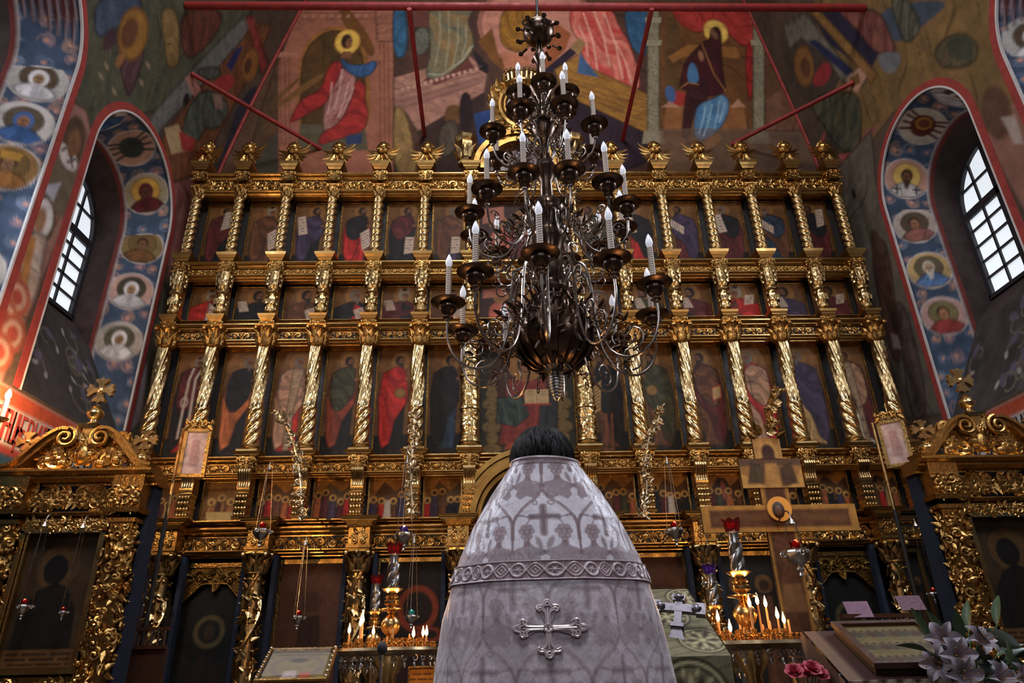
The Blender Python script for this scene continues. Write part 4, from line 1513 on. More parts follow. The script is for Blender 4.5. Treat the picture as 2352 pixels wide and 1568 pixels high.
# --- tier E
backboard('E', .16, 2.62, y=.30)
for (z0, z1, y0, y1) in ((2.585, 2.645, -.02, -.16), (2.48, 2.575, .02, -.09), (2.255, 2.325, .03, -.08)):
    MB().extrude_x(cornice_prof(y0, y1, z0, z1), -4.72, 4.72).build('cornice', GS, TIER['E'], smooth=False)
EC = [-4.13, -3.10, -1.97, -.85, .85, 1.97, 3.10, 4.13]
EB = [(-4.72, -4.13)] + list(zip(EC[:-1], EC[1:])) + [(4.13, 4.72)]
for a, b in EB:
    w = b - a - .22
    bo = MB().box((0, .06, 2.40), (w + .2, .14, .15)).build('frieze', MT['dark'], TIER['E'], ((a + b) / 2, 0, 0), smooth=False)
    r = rinceau(w, .145, tr=.015, lobes=2 if w < .6 else 3)
    r.xf(np.array(Matrix.Translation((0, -.012, 2.328))))
    r.build('carved_scroll', G, bo)['kind'] = 'stuff'


def vine_shaft(r, h, name, sgn=1, seed=1):
    """stout shaft wound with carved vine, leaves and grapes"""
    mb = MB()
    mb.lathe([(r * .82, 0), (r * .82, h)], 16)
    n = 70
    for off in (0, PI):
        pts = [(r * .92 * math.cos(off + sgn * t * 8.5), r * .92 * math.sin(off + sgn * t * 8.5), h * t) for t in np.linspace(0, 1, n)]
        mb.tube(pts, r * .24, 6)
    rr = random.Random(seed)
    for i in range(150):
        a, z = rr.uniform(-PI, PI), rr.uniform(.02, .98) * h
        d = (math.cos(a), math.sin(a), 0)
        if rr.random() < .72:
            b = rr.uniform(0, 2 * PI)
            t = (-math.sin(a) * math.cos(b), math.cos(a) * math.cos(b), math.sin(b))
            mb.leaf((r * .9 * d[0], r * .9 * d[1], z), t, d, r * .95, r * .62, .55)
        else:
            mb.ball((r * d[0], r * d[1], z), r * .2, 6, 5)
    return mb.mesh(name, MT['gold_pale'])


ME['shaft_L'] = vine_shaft(.10, 1.62, 'column', 1)
ME['shaft_R'] = vine_shaft(.10, 1.62, 'column', -1)
ME['capital_E'] = capital_mesh(.10, .24, .27, MT['gold_pale'], 'capital', 9)
ME['base_E'] = base_mesh(.10, .14, .29, GP, 'column_base')
pedE = MB().box((0, 0, .21), (.27, .24, .42))
carve(pedE, .24, .40, 14, 3, y=-.122, size=.07)
ME['ped_E'] = pedE.mesh('pedestal', G)
spr = MB().box((0, 0, .17), (.24, .20, .34))
carve(spr, .2, .16, 9, 8, y=-.105, size=.06, z0=.08)
spr.box((0, -.01, .06), (.27, .24, .03)).box((0, -.01, .02), (.25, .22, .03)).box((0, -.02, .30), (.30, .27, .05), (.9, .9))
ME['impost'] = spr.mesh('impost', G)
slabE = step_cap(.46, .34, .07, GS, 'top_slab', d=.34)
for i, x in enumerate(EC):
    c = inst('column', ME['shaft_R' if i > 3 else 'shaft_L'], TIER['E'], (x, -.16, .44))
    inst('capital', ME['capital_E'], c, (0, 0, 1.60))
    inst('column_base', ME['base_E'], c, (0, 0, -.12))
    inst('pedestal', ME['ped_E'], c, (0, 0, -.28), scale=(1, 1, .4))
    inst('impost', ME['impost'], c, (0, .03, 1.82))
    inst('top_slab', slabE, c, (0, .02, 2.145))
    for s in (-1, 1):
        MB().box((s * .17, .14, .95), (.05, .10, 1.75)).build('blue_strip', MT['blue'], c, smooth=False)

# --- crowning pediment in the middle of tier A
mb = MB()
for (r0, r1, yy) in ((.62, .70, -.10), (.54, .61, -.06), (.46, .53, -.12)):
    n = 30
    for k in range(n):
        a0, a1 = PI * k / n, PI * (k + 1) / n
        q = [(r1 * math.cos(a0), r1 * math.sin(a0)), (r1 * math.cos(a1), r1 * math.sin(a1)), (r0 * math.cos(a1), r0 * math.sin(a1)), (r0 * math.cos(a0), r0 * math.sin(a0))]
        mb.prism([(x, 7.78 + z) for x, z in q], yy, .1)
mb.build('arched_pediment', GAR, TIER['A'], smooth=False)
mb = MB().prism([(.5 * math.cos(PI * k / 20), 7.78 + .5 * math.sin(PI * k / 20)) for k in range(21)], .02, .1)
mb.build('pediment_field', MT['wood'], TIER['A'], smooth=False)
for s in (-1, 1):
    u = MB().lathe([(.10, 0), (.12, .03), (.07, .06), (.09, .12), (.15, .26), (.16, .36), (.12, .42), (.15, .46), (.165, .50)], 14, mod=lambda th, z: 1 + .05 * np.cos(7 * th))
    for k in range(8):
        a = 2 * PI * k / 8
        u.leaf((.1 * math.cos(a), .1 * math.sin(a), .1), (math.cos(a) * .3, math.sin(a) * .3, 1), (math.cos(a), math.sin(a), 0), .22, .11, .5)
    u.build('urn', GP, TIER['A'], (s * .82, -.05, 7.82))
# carved cartouche with crown above the pediment
mb = MB()
ell = lambda a, b, t, cz: (a * math.cos(t), 0, cz + b * math.sin(t))
for (a, b, tr) in ((.34, .44, .05), (.27, .36, .03)):
    mb.tube([ell(a, b, t, 9.02) for t in np.linspace(0, 2 * PI, 30)[:-1]], tr, 7, closed=True)
for i in range(22):
    t = 2 * PI * i / 22
    p = ell(.37, .47, t, 9.02)
    mb.leaf(p, (math.cos(t) + .6 * math.sin(t), -.2, math.sin(t) - .6 * math.cos(t) + .1), (0, -1, 0), .24, .15, .7)
for s in (-1, 1):
    mb.scroll((s * .42, -.02, 8.62), .17, .03, 1.6, PI / 2, s, .04)
    mb.scroll((s * .36, -.02, 9.36), .14, .03, 1.5, -PI / 2, -s, .035)
    mb.scroll((s * .30, -.02, 8.42), .12, .02, 1.4, PI, -s, .032)
carve(mb, .8, .35, 12, 17, y=-.03, size=.12, z0=8.35)
mb.build('cartouche', G, TIER['A'], (.06, -.02, .0))
mb = MB().prism([(.27 * math.cos(2 * PI * k / 24), 9.02 + .36 * math.sin(2 * PI * k / 24)) for k in range(24)], .0, .05)
mb.build('cartouche_field', MT['wood'], TIER['A'], (.06, 0, 0), smooth=False)
mb = MB()
for i in range(11):
    t = PI * (i / 10)
    mb.ball((.26 * math.cos(t), -.05 - .16 * math.sin(t), 9.62 + .03 * math.sin(3 * t)), .032, 7, 5)
    mb.tube([(.24 * math.cos(t), -.14 * math.sin(t), 9.40), (.27 * math.cos(t), -.04 - .16 * math.sin(t), 9.58)], .02, 5)
mb.tube([(.25 * math.cos(t), -.03 - .15 * math.sin(t), 9.42) for t in np.linspace(0, PI, 14)], .03, 6)
mb.build('crown', GP, TIER['A'], (.06, 0, .0))

# ================================================================== ICONS
DK, BR, MA, RD, OL, TN, OR, WH, VI, BL = (26, 24, 24), (88, 54, 32), (80, 32, 30), (158, 36, 30), (58, 56, 36), (150, 118, 74), (148, 82, 44), (196, 176, 158), (58, 46, 66), (40, 52, 66)
PK, RB = (150, 112, 86), (116, 52, 34)
FACE = (128, 84, 54)
CNAME = {DK: 'black', BR: 'brown', MA: 'maroon', RD: 'red', OL: 'olive', TN: 'tan', OR: 'orange-brown', WH: 'white', VI: 'violet', BL: 'dark blue', PK: 'beige', RB: 'red-brown'}


def scroll_paint(p, pts, s):
    p.poly(pts, (206, 182, 160))
    P = np.array(pts)
    for k in range(1, 6):
        t = k / 6
        a = P[0] * (1 - t) + P[3] * t
        b = P[1] * (1 - t) + P[2] * t
        for q in range(6):
            if (q * 7 + k * 3) % 5:
                u0, u1 = .1 + .8 * q / 6, .1 + .8 * (q + .7) / 6
                p.line([a + (b - a) * u0, a + (b - a) * u1], s * .018, (78, 58, 46), soft=s * .008)


def saint(p, w, h, f, coat, under, item='', head='hair', half=False, sway=0.0, torso=None):
    """robed figure turned towards f (+1 right); unit = panel width"""
    cx = w * (.5 + .04 * f)
    top = h * (.93 if not half else .90)
    hs = w * (.150 if not half else .18)
    hx = cx + f * w * (.12 + sway)
    hc = (hx, top - hs)
    sh = hc[1] - hs * 1.35
    bot = h * .05 if not half else -h * .1
    fo = lambda c: tuple(min(255, q * 1.45 + 6) for q in c)
    p.ell(hc, hs * 1.95, (150, 106, 52), alpha=.75)
    p.ell(hc, hs * 1.97, (80, 48, 24), inner=.95, alpha=.8)
    if not half:
        p.poly([(0, 0), (w, 0), (w, h * .20), (w * .5, h * .22), (0, h * .19)], (34, 30, 24))
    # robe
    wd = w * (.38 if not half else .50)
    if half:
        body = [(hx - hs * .7, sh + hs * .3), (cx - wd, sh - hs * .9), (cx - wd * 1.15, -h * .05), (cx + wd * 1.15, -h * .05), (cx + wd, sh - hs * .8), (hx + hs * .7, sh + hs * .3)]
        p.poly(body, coat, fold=(.3, 2.2 / w, fo(coat)))
        p.poly([(hx - hs * .2, sh), (hx + f * hs * 1.6, sh - hs * 1.2), (hx + f * hs * 1.2, 0), (hx - f * hs * .6, 0)], under, fold=(.2, 3 / w, fo(under)))
    else:
        hipz = h * .50
        under_p = [(hx - hs * .6, sh), (cx + f * wd * .75, hipz), (cx + f * wd * .62, bot + h * .03), (cx - f * wd * .6, bot + h * .02), (cx - f * wd * .8, hipz), (hx - f * hs * .8, sh)]
        p.poly(under_p, under, fold=(.15, 3.4 / w, fo(under)))
        coat_p = [(hx + f * hs * .5, sh + hs * .3), (hx - f * hs * .9, sh + hs * .3), (cx - f * wd * .95, sh - hs * 1.0), (cx - f * wd * 1.2, hipz + h * .04), (cx - f * wd * 1.05, h * .22), (cx - f * wd * .75, h * .08),
                  (cx - f * wd * .25, h * .13), (cx + f * wd * .1, h * .34), (cx + f * wd * .9, hipz), (cx + f * wd * .95, hipz + h * .12), (cx + f * wd * .75, sh - hs * 1.1)]
        p.poly(coat_p, coat, fold=(.45, 2.4 / w, fo(coat)))
        for s in (-1, 1):
            p.ell((cx + s * wd * .35 + f * w * .05, bot + h * .012), (w * .085, h * .012), (60, 40, 26))
    if torso and not half:
        p.poly([(hx - hs * .95, sh + hs * .3), (hx + hs * .95, sh + hs * .3), (cx + f * wd * .72, sh - hs * 1.0), (cx + f * wd * .80, h * .60), (cx + f * wd * .45, h * .50), (cx - f * wd * .35, h * .40), (cx - f * wd * .98, h * .50), (cx - f * wd * 1.02, h * .66), (cx - f * wd * .85, sh - hs * .6)],
               torso, fold=(.6, 3 / w, fo(torso)), sm=1)
    # arm and hands
    sleeve = torso or coat
    p.line([(cx - f * wd * .55, sh - hs * 1.6), (cx + f * wd * .15, sh - hs * 3.0 if not half else sh - hs * 2.0), (cx + f * wd * .7, sh - hs * 2.3 if not half else sh - hs * 1.6)], hs * .95, sleeve, soft=w * .01)
    p.ell((cx + f * wd * .85, sh - hs * 2.2 if not half else sh - hs * 1.6), (hs * .42, hs * .3), FACE)
    # head
    hair = {'hair': (40, 26, 18), 'grey': (118, 106, 92), 'hood': coat, 'hat': (150, 134, 112), 'bald': (122, 88, 62)}[head]
    p.ell((hc[0] - f * hs * .12, hc[1] + hs * .12), (hs * .88, hs), hair)
    p.ell((hc[0] + f * hs * .18, hc[1] - hs * .08), (hs * .56, hs * .78), FACE)
    if head in ('hair', 'grey', 'bald'):
        p.poly([(hc[0] + f * hs * .1 - hs * .5, hc[1] - hs * .35), (hc[0] + f * hs * .1 + hs * .55, hc[1] - hs * .35), (hc[0] + f * hs * .35, hc[1] - hs * 1.75)], (46, 32, 24) if head == 'hair' else (112, 100, 88))
    if head == 'hat':
        p.poly([(hc[0] - hs, hc[1] + hs * .45), (hc[0] + hs, hc[1] + hs * .45), (hc[0] + hs * .75, hc[1] + hs * 1.25), (hc[0] - hs * .75, hc[1] + hs * 1.25)], hair)
        p.ell((hc[0], hc[1] + hs * 1.15), (hs * .45, hs * .3), (60, 26, 24))
    p.line([(hc[0] + f * hs * .28, hc[1] + hs * .1), (hc[0] + f * hs * .34, hc[1] - hs * .25)], hs * .1, (64, 40, 28))
    for s in (-.1, .46):
        p.ell((hc[0] + f * hs * s, hc[1] + hs * .1), (hs * .12, hs * .07), (26, 18, 14))
    # attributes
    if item.startswith('scroll'):
        where = item.split('_')[1]
        if where == 'right':
            q = [(w * .62, h * .52), (w * .88, h * .60), (w * .97, h * .34), (w * .72, h * .26)]
        elif where == 'left':
            q = [(w * .06, h * .78), (w * .30, h * .80), (w * .42, h * .52), (w * .16, h * .50)]
        elif where == 'low':
            q = [(w * .60, h * .46), (w * .86, h * .46), (w * .84, h * .22), (w * .58, h * .20)]
        elif where == 'wide':
            q = [(w * .05, h * .62), (w * .12, h * .72), (w * .50, h * .60), (w * .46, h * .48)]
        elif where == 'high':
            q = [(w * .60, h * .86), (w * .88, h * .88), (w * .82, h * .62), (w * .54, h * .58)]
        if half:
            q = [(a, b * .92 - h * .1) for a, b in q]
        scroll_paint(p, q, w)
    elif item == 'stole':
        for s in (-.12, .12):
            p.line([(hx + s * w * 1.1, sh), (cx + s * w * .8, sh - hs * 2.4), (cx + s * w, h * .44), (cx + s * w * 1.1, h * .20)], w * .075, WH)
        p.ell((cx - w * .12, h * .52), (w * .12, h * .05), WH, inner=.7)
    elif item == 'band':
        p.poly([(hx - hs, sh), (hx + hs, sh), (cx + w * .10, h * .45), (cx + w * .10, h * .08), (cx - w * .07, h * .08), (cx - w * .07, h * .45)], (176, 146, 116), fold=(1.5, 4 / w, (150, 120, 90)))
        for z in (.16, .28, .40):
            p.line([(cx + w * .015 - w * .04, h * z), (cx + w * .015 + w * .04, h * z)], w * .02, DK)
            p.line([(cx + w * .015, h * (z - .025)), (cx + w * .015, h * (z + .025))], w * .02, DK)
    elif item == 'disc':
        p.ell((cx + f * w * .14, h * .58), w * .15, (150, 112, 58))
        p.ell((cx + f * w * .14, h * .58), w * .15, (92, 60, 32), inner=.9)
    elif item == 'book':
        p.poly([(w * .60, h * .60), (w * .86, h * .63), (w * .84, h * .50), (w * .58, h * .47)], (170, 60, 44))
        p.poly([(w * .62, h * .59), (w * .84, h * .615), (w * .82, h * .51), (w * .60, h * .485)], (190, 160, 110))
    elif item == 'cross':
        p.line([(cx + f * w * .16, h * .50), (cx + f * w * .18, h * .70)], w * .03, (70, 44, 30))
        p.line([(cx + f * w * .08, h * .65), (cx + f * w * .26, h * .655)], w * .03, (70, 44, 30))


def icon_bg(p, w, h, seed, tone=(112, 76, 38)):
    p.poly([(-1, -1), (9, -1), (9, 9), (-1, 9)], tone)
    p.poly([(-1, h * .8), (9, h * .8), (9, 9), (-1, 9)], tuple(q * 1.12 for q in tone), soft=h * .1)
    p.speck(.25, 9, seed)


ICG = .62


def icon(name, label, group, c, w, h, fn, seed, step=.0125, frame=.022, tone=(112, 76, 38), y=None, cat='icon', dep=.03, fm=None):
    """painted board with its gilt fillet; c = (x, z) of the lower left corner on the screen"""
    nu, nv = max(8, int(w / step)), max(8, int(h / step))
    U, V = grid_uv(nu, nv, w, h)
    p = Paint(U, V, tone, step * .75)
    icon_bg(p, w, h, seed, tone)
    fn(p, w, h)
    mb = MB().grid(np.stack([U, np.zeros_like(U), V], 1), nu, nv)
    C = p.C
    nb = len(U)
    mb.add([(0, 0, 0), (w, 0, 0), (w, 0, h), (0, 0, h), (0, dep, 0), (w, dep, 0), (w, dep, h), (0, dep, h)], [(0, 4, 5, 1), (1, 5, 6, 2), (2, 6, 7, 3), (3, 7, 4, 0), (4, 7, 6, 5)])
    C = np.concatenate([C, np.tile(lin((60, 40, 24)), (8, 1))])
    o = mb.build(name, MT['icon'], loc=(c[0], (YI + .17) if y is None else y, c[1]), cols=C * ICG, smooth=False)
    tag(o, label, cat, group)
    if frame:
        f = MB()
        t = frame
        for (x0, x1, z0, z1) in ((-t * .3, w + t * .3, -t * .3, t * .7), (-t * .3, w + t * .3, h - t * .7, h + t * .3), (-t * .3, t * .7, t * .7, h - t * .7), (w - t * .7, w + t * .3, t * .7, h - t * .7)):
            f.box(((x0 + x1) / 2, -.004, (z0 + z1) / 2), (x1 - x0, .022, z1 - z0))
        f.build('frame', fm or MT['gold_dark'], o, smooth=False)
    return o


def row(zlo, zhi, specs, gname, half, wtop, fm):
    for i, (a, b) in enumerate(BAYS):
        sp = specs[i]
        if sp is None:
            continue
        ins = .20
        w = b - a - ins
        f = 1 if i < 6 else -1
        side = ('%s from left' % ORD[i]) if i < 6 else ('%s from right' % ORD[12 - i]) if i > 6 else 'in the middle'
        if callable(sp[0]):
            fn, desc = sp
        else:
            coat, under, item, head = sp[:4]
            tor = sp[4] if len(sp) > 4 else None
            fn = lambda p, w_, h_, q=sp: saint(p, w_, h_, f, q[0], q[1], q[2], q[3], half, torso=q[4] if len(q) > 4 else None)
            it = {'scroll': 'unrolled scroll', 'stole': 'white stole', 'band': 'pale vestment band', 'disc': 'round disc', 'book': 'book', 'cross': 'small cross', '': 'bowed head'}[item.split('_')[0]]
            desc = ('saint in %s above %s with %s' % (CNAME[tor], CNAME[coat], it)) if tor else ('saint in %s over %s with %s' % (CNAME[coat], CNAME[under], it))
        icon('saint_icon', '%s, %s, %s' % (desc, side, wtop), gname, (a + ins / 2, zlo), w, zhi - zlo, fn, i * 13 + int(zlo * 10), fm=fm)


def enthroned(p, w, h):
    cx = w * .5
    p.poly([(0, 0), (w, 0), (w, h), (0, h)], (52, 48, 34))
    p.ell((cx, h * .55), (w * .42, h * .44), (66, 40, 34))
    for s in (-1, 1):
        for k, (z, r) in enumerate(((.06, .09), (.16, .06), (.26, .10), (.37, .07), (.47, .10), (.56, .06), (.64, .05))):
            p.ell((cx + s * w * .36, h * z), (w * r, h * .055), (128, 104, 62), fold=(1.5, 20, (92, 76, 48)))
    p.poly([(cx - w * .2, h * .70), (cx + w * .2, h * .70), (cx + w * .24, h * .32), (cx + w * .3, h * .1), (cx - w * .3, h * .1), (cx - w * .26, h * .3)], (112, 42, 36), fold=(.3, 6, (140, 60, 48)))
    p.poly([(cx - w * .30, h * .52), (cx - w * .05, h * .56), (cx + w * .02, h * .36), (cx - w * .12, h * .26), (cx - w * .32, h * .30)], (40, 50, 46), fold=(.5, 7, (78, 92, 82)))
    p.poly([(cx + w * .16, h * .6), (cx + w * .32, h * .5), (cx + w * .3, h * .2), (cx + w * .1, h * .16)], (34, 36, 40), fold=(.2, 6, (60, 62, 60)))
    p.ell((cx, h * .84), w * .19, (150, 104, 50), alpha=.8)
    p.ell((cx, h * .84), (w * .09, h * .075), (44, 28, 20))
    p.ell((cx, h * .83), (w * .06, h * .055), FACE)
    for s in (0, 1):
        x0 = cx + w * (-.02 + .125 * s)
        p.poly([(x0, h * .47), (x0 + w * .12, h * .47), (x0 + w * .12, h * .60), (x0, h * .60)], (188, 158, 112))
        for k in range(6):
            p.line([(x0 + w * .02, h * (.49 + .018 * k)), (x0 + w * .1, h * (.49 + .018 * k))], .008, (112, 86, 58), soft=.004)
    p.poly([(cx - w * .04, h * .455), (cx + w * .25, h * .455), (cx + w * .25, h * .47), (cx - w * .04, h * .47)], (150, 52, 36))
    p.poly([(cx - w * .25, h * .06), (cx + w * .25, h * .06), (cx + w * .2, h * .12), (cx - w * .2, h * .12)], (150, 70, 48))


def red_group(p, w, h):
    p.poly([(0, 0), (w, 0), (w, h), (0, h)], (66, 44, 34))
    for (x, z, c) in ((.25, .42, (170, 90, 74)), (.5, .5, (120, 36, 32)), (.76, .42, (150, 96, 76)), (.5, .3, (80, 30, 32))):
        p.poly([(w * (x - .14), h * .08), (w * (x + .16), h * .06), (w * (x + .12), h * z), (w * (x + .04), h * (z + .2)), (w * (x - .05), h * (z + .2)), (w * (x - .13), h * z)], c, fold=(.4, 6, tuple(q * 1.3 for q in c)))
        p.ell((w * x, h * (z + .28)), w * .085, (150, 104, 54))
        p.ell((w * x, h * (z + .28)), w * .05, FACE)
    p.poly([(w * .05, h * .66), (w * .3, h * .72), (w * .3, h * .95), (w * .05, h * .9)], (178, 112, 92))


def bare_saint(p, w, h):
    saint(p, w, h, -1, DK, BR, '', 'hair')
    for s in (-.06, .1):
        p.line([(w * (.46 + s), h * .36), (w * (.42 + s), h * .08)], w * .07, (128, 74, 44))
        p.ell((w * (.38 + s), h * .05), (w * .08, h * .015), (128, 74, 44))
    q = [(w * .12, h * .62), (w * .34, h * .68), (w * .26, h * .40), (w * .02, h * .36)]
    p.poly(q, (186, 148, 92))
    for k in range(7):
        t = (k + 1) / 8
        a = np.array(q[0]) * (1 - t) + np.array(q[3]) * t
        b = np.array(q[1]) * (1 - t) + np.array(q[2]) * t
        p.line([a + (b - a) * .12, a + (b - a) * .88], .01, (92, 66, 40), soft=.005)


FMa, FMc = MT['gold_dark'], MT['gold_dark']
row(6.20, 7.30, [(MA, DK, 'scroll_high', 'hair'), (BR, BR, 'scroll_right', 'hat'), (VI, DK, 'scroll_left', 'hair'), (RD, RD, 'scroll_right', 'hair', DK), (DK, DK, 'scroll_low', 'hair', MA), (BR, VI, 'scroll_low', 'grey'),
                 (red_group, 'three haloed figures in pink and red'),
                 (OL, DK, 'scroll_left', 'hair'), (DK, RD, 'scroll_left', 'grey'), (VI, MA, 'scroll_wide', 'hair'), (MA, MA, 'scroll_left', 'grey', DK), (BR, BL, 'scroll_wide', 'bald', BL), (MA, MA, 'scroll_high', 'hair', DK)],
    'icons of the top row', False, 'top icon row', FMa)
row(5.30, 5.885, [(RD, WH, 'scroll_right', 'hat'), (DK, DK, 'scroll_left', 'hair'), (BR, BR, 'scroll_right', 'hair'), (DK, RD, 'scroll_right', 'grey'), (MA, DK, 'scroll_left', 'hat'), (BR, RD, 'scroll_right', 'hair'),
                  (red_group, 'crowded haloed figures in red'),
                  (BR, MA, 'scroll_left', 'grey'), (OL, MA, 'scroll_left', 'hair'), (MA, DK, 'scroll_left', 'hair'), (RD, BR, 'scroll_high', 'hat'), (VI, BR, 'scroll_left', 'hair'), (MA, BR, 'scroll_high', 'hair')],
    'icons of the half-figure row', True, 'half-figure row', FMa)
row(3.44, 4.92, [(DK, RD, 'stole', 'hat', MA), (OR, DK, '', 'grey', DK), (PK, RD, 'band', 'grey', PK), (RB, DK, '', 'hair', OL), (RD, DK, 'disc', 'hair'), (DK, BL, '', 'hood'),
                 (enthroned, 'enthroned figure with an open book'),
                 (bare_saint, 'bare-legged saint with long scroll'), (OL, BR, 'disc', 'hair'), (MA, BR, 'book', 'hair', BR), (RD, PK, 'cross', 'grey', PK), (VI, TN, '', 'grey'), (MA, WH, 'band', 'hood', PK)],
    'icons of the standing-figure row', False, 'tall icon row', FMc)


# --- feast scenes of tier D
def feast(kind, seed):
    def fn(p, w, h):
        r = random.Random(seed)
        if kind == 'trinity':
            p.poly([(0, 0), (w, 0), (w, h), (0, h)], (150, 108, 56))
            for x, z, c in ((.25, .42, OR), (.5, .52, MA), (.75, .42, OR)):
                p.poly([(w * (x - .15), h * .18), (w * (x + .15), h * .18), (w * (x + .1), h * z), (w * (x - .1), h * z)], c, fold=(.2, 9, (190, 140, 80)))
                p.ell((w * x, h * (z + .1)), w * .1, (214, 170, 92))
                p.ell((w * x, h * (z + .09)), w * .055, FACE)
            p.poly([(w * .2, h * .05), (w * .8, h * .05), (w * .85, h * .28), (w * .15, h * .28)], (206, 176, 112))
            p.line([(w * .1, h * .8), (w * .9, h * .82)], .03, (120, 76, 40))
            return
        p.poly([(0, h * .0), (w, 0), (w, h * .35), (0, h * .35)], (60, 48, 34))
        p.poly([(w * .1, h * .55), (w * .4, h * .95), (w * .7, h * .7), (w * .95, h * .9), (w, h * .4), (0, h * .35)], r.choice([(104, 70, 40), (86, 50, 38), (112, 84, 48)]))
        if kind == 'mandorla':
            p.ell((w * .5, h * .62), (w * .17, h * .30), (42, 44, 44))
            p.ell((w * .5, h * .62), (w * .08, h * .24), (150, 84, 60))
        n = r.choice((4, 5, 5))
        for i in range(n):
            x = (i + .5) / n + r.uniform(-.03, .03)
            z = r.uniform(.38, .66)
            c = r.choice([RD, MA, BR, OR, OL, VI, DK, TN])
            p.poly([(w * (x - .12), h * .05), (w * (x + .12), h * .05), (w * (x + .07), h * z), (w * (x - .07), h * z)], c, fold=(.2, 14, tuple(min(255, q * 1.4) for q in c)))
            p.ell((w * x, h * (z + .07)), w * .088, (226, 170, 86))
            p.ell((w * x, h * (z + .06)), w * .058, (84, 54, 36))
        if kind == 'white':
            p.poly([(w * .40, h * .08), (w * .6, h * .08), (w * .56, h * .5), (w * .44, h * .5)], (190, 176, 158))
        if kind == 'yellow':
            for s in (-1, 1):
                p.ell((w * (.5 + s * .28), h * .16), (w * .07, h * .08), (222, 176, 60), rot=s)
    return fn


DSPEC = [('crowd', 'crowded feast scene in red and brown'), ('trinity', 'bright golden feast scene of three seated figures'), ('crowd', 'feast scene with seated haloed group'), ('crowd', 'dark feast scene with descending figures'),
         ('white', 'feast scene with white-clad figure among onlookers'), ('crowd', 'feast scene of a standing haloed crowd'), None,
         ('crowd', 'feast scene with one standing haloed figure'), ('white', 'feast scene with seated figure and hills'), ('mandorla', 'feast scene with dark oval glory above three figures'), ('crowd', 'feast scene behind the banner head'),
         ('yellow', 'feast scene with yellow-robed crouching figures'), ('mandorla', 'feast scene with red oval glory')]
for i, (a, b) in enumerate(BAYS):
    if DSPEC[i]:
        side = ('%s from left' % ORD[i]) if i < 6 else ('%s from right' % ORD[12 - i])
        icon('feast_icon', '%s, %s, small feast row' % (DSPEC[i][1], side), 'small feast icons', (a + .10, 2.665), b - a - .20, .505, feast(DSPEC[i][0], 100 + i), 50 + i, step=.0105, fm=MT['gold'], frame=.018,
             tone=(168, 112, 50))


# --- large icons and doors of the ground tier
def big_dark(p, w, h):
    p.poly([(0, 0), (w, 0), (w, h), (0, h)], (96, 58, 38))
    p.speck(.3, 5, 3)
    p.poly([(w * .3, h * .1), (w * .7, h * .1), (w * .62, h * .62), (w * .38, h * .62)], (56, 32, 26), fold=(.2, 4, (72, 46, 34)))
    p.ell((w * .5, h * .72), w * .14, (78, 50, 32))


def red_halo(p, w, h):
    p.poly([(0, 0), (w, 0), (w, h), (0, h)], (38, 26, 20))
    p.ell((w * .62, h * .66), (w * .30, w * .32), (150, 62, 34))
    p.ell((w * .62, h * .66), (w * .215, w * .235), (40, 26, 20))
    p.poly([(w * .2, 0), (w * .98, 0), (w * .9, h * .42), (w * .62, h * .52), (w * .34, h * .4)], (46, 26, 24), fold=(.2, 4, (66, 38, 30)))
    p.ell((w * .80, h * .49), (w * .2, w * .1), (150, 62, 34), inner=.6)


def blue_saints(p, w, h):
    p.poly([(0, 0), (w, 0), (w, h), (0, h)], (40, 36, 32))
    for x, c in ((.3, (72, 74, 70)), (.68, (96, 60, 40))):
        p.poly([(w * (x - .16), 0), (w * (x + .16), 0), (w * (x + .1), h * .7), (w * (x - .1), h * .7)], c, fold=(.15, 7, tuple(q * 1.35 for q in c)))
        p.ell((w * x, h * .78), w * .13, (120, 84, 48))
        p.ell((w * x, h * .77), w * .075, (66, 44, 32))


def door_saint(p, w, h):
    p.poly([(0, 0), (w, 0), (w, h), (0, h)], (24, 23, 17))
    p.ell((w * .5, h * .66), w * .24, (92, 78, 48))
    p.ell((w * .5, h * .66), w * .17, (30, 26, 19))
    p.ell((w * .5, h * .655), (w * .08, w * .11), (60, 44, 30))
    p.poly([(w * .12, 0), (w * .88, 0), (w * .8, h * .44), (w * .6, h * .54), (w * .4, h * .54), (w * .2, h * .44)], (46, 28, 26), fold=(.2, 3, (36, 26, 24)))
    for s in (-1, 1):
        p.poly([(w * (.5 + s * .2), h * .5), (w * (.5 + s * .46), h * .58), (w * (.5 + s * .44), h * .25)], (36, 32, 22))


EI = [((-1.80, .62), .78, 1.60, red_halo, 'large dark icon with broad red-orange halo behind the left candle stand'), ((-2.92, .62), .80, 1.60, big_dark, 'large brown darkened icon beside the left doorway in the ground row'),
      ((2.14, .62), .80, 1.60, blue_saints, 'large dark icon of two standing figures behind the wooden crucifix'), ((1.02, .62), .78, 1.60, big_dark, 'large dark icon in wide gold frame right of the priest'),
      ((4.26, .62), .34, 1.60, blue_saints, 'narrow dark icon at the far right end of the ground row'), ((-4.62, .62), .34, 1.60, blue_saints, 'narrow dark icon at the far left end of the ground row')]
for c, w, h, fn, lb in EI:
    o = icon('large_icon', lb, 'large icons of the ground row', c, w, h, fn, 7, step=.014, frame=.05, fm=MT['gold'], y=YI + .12)
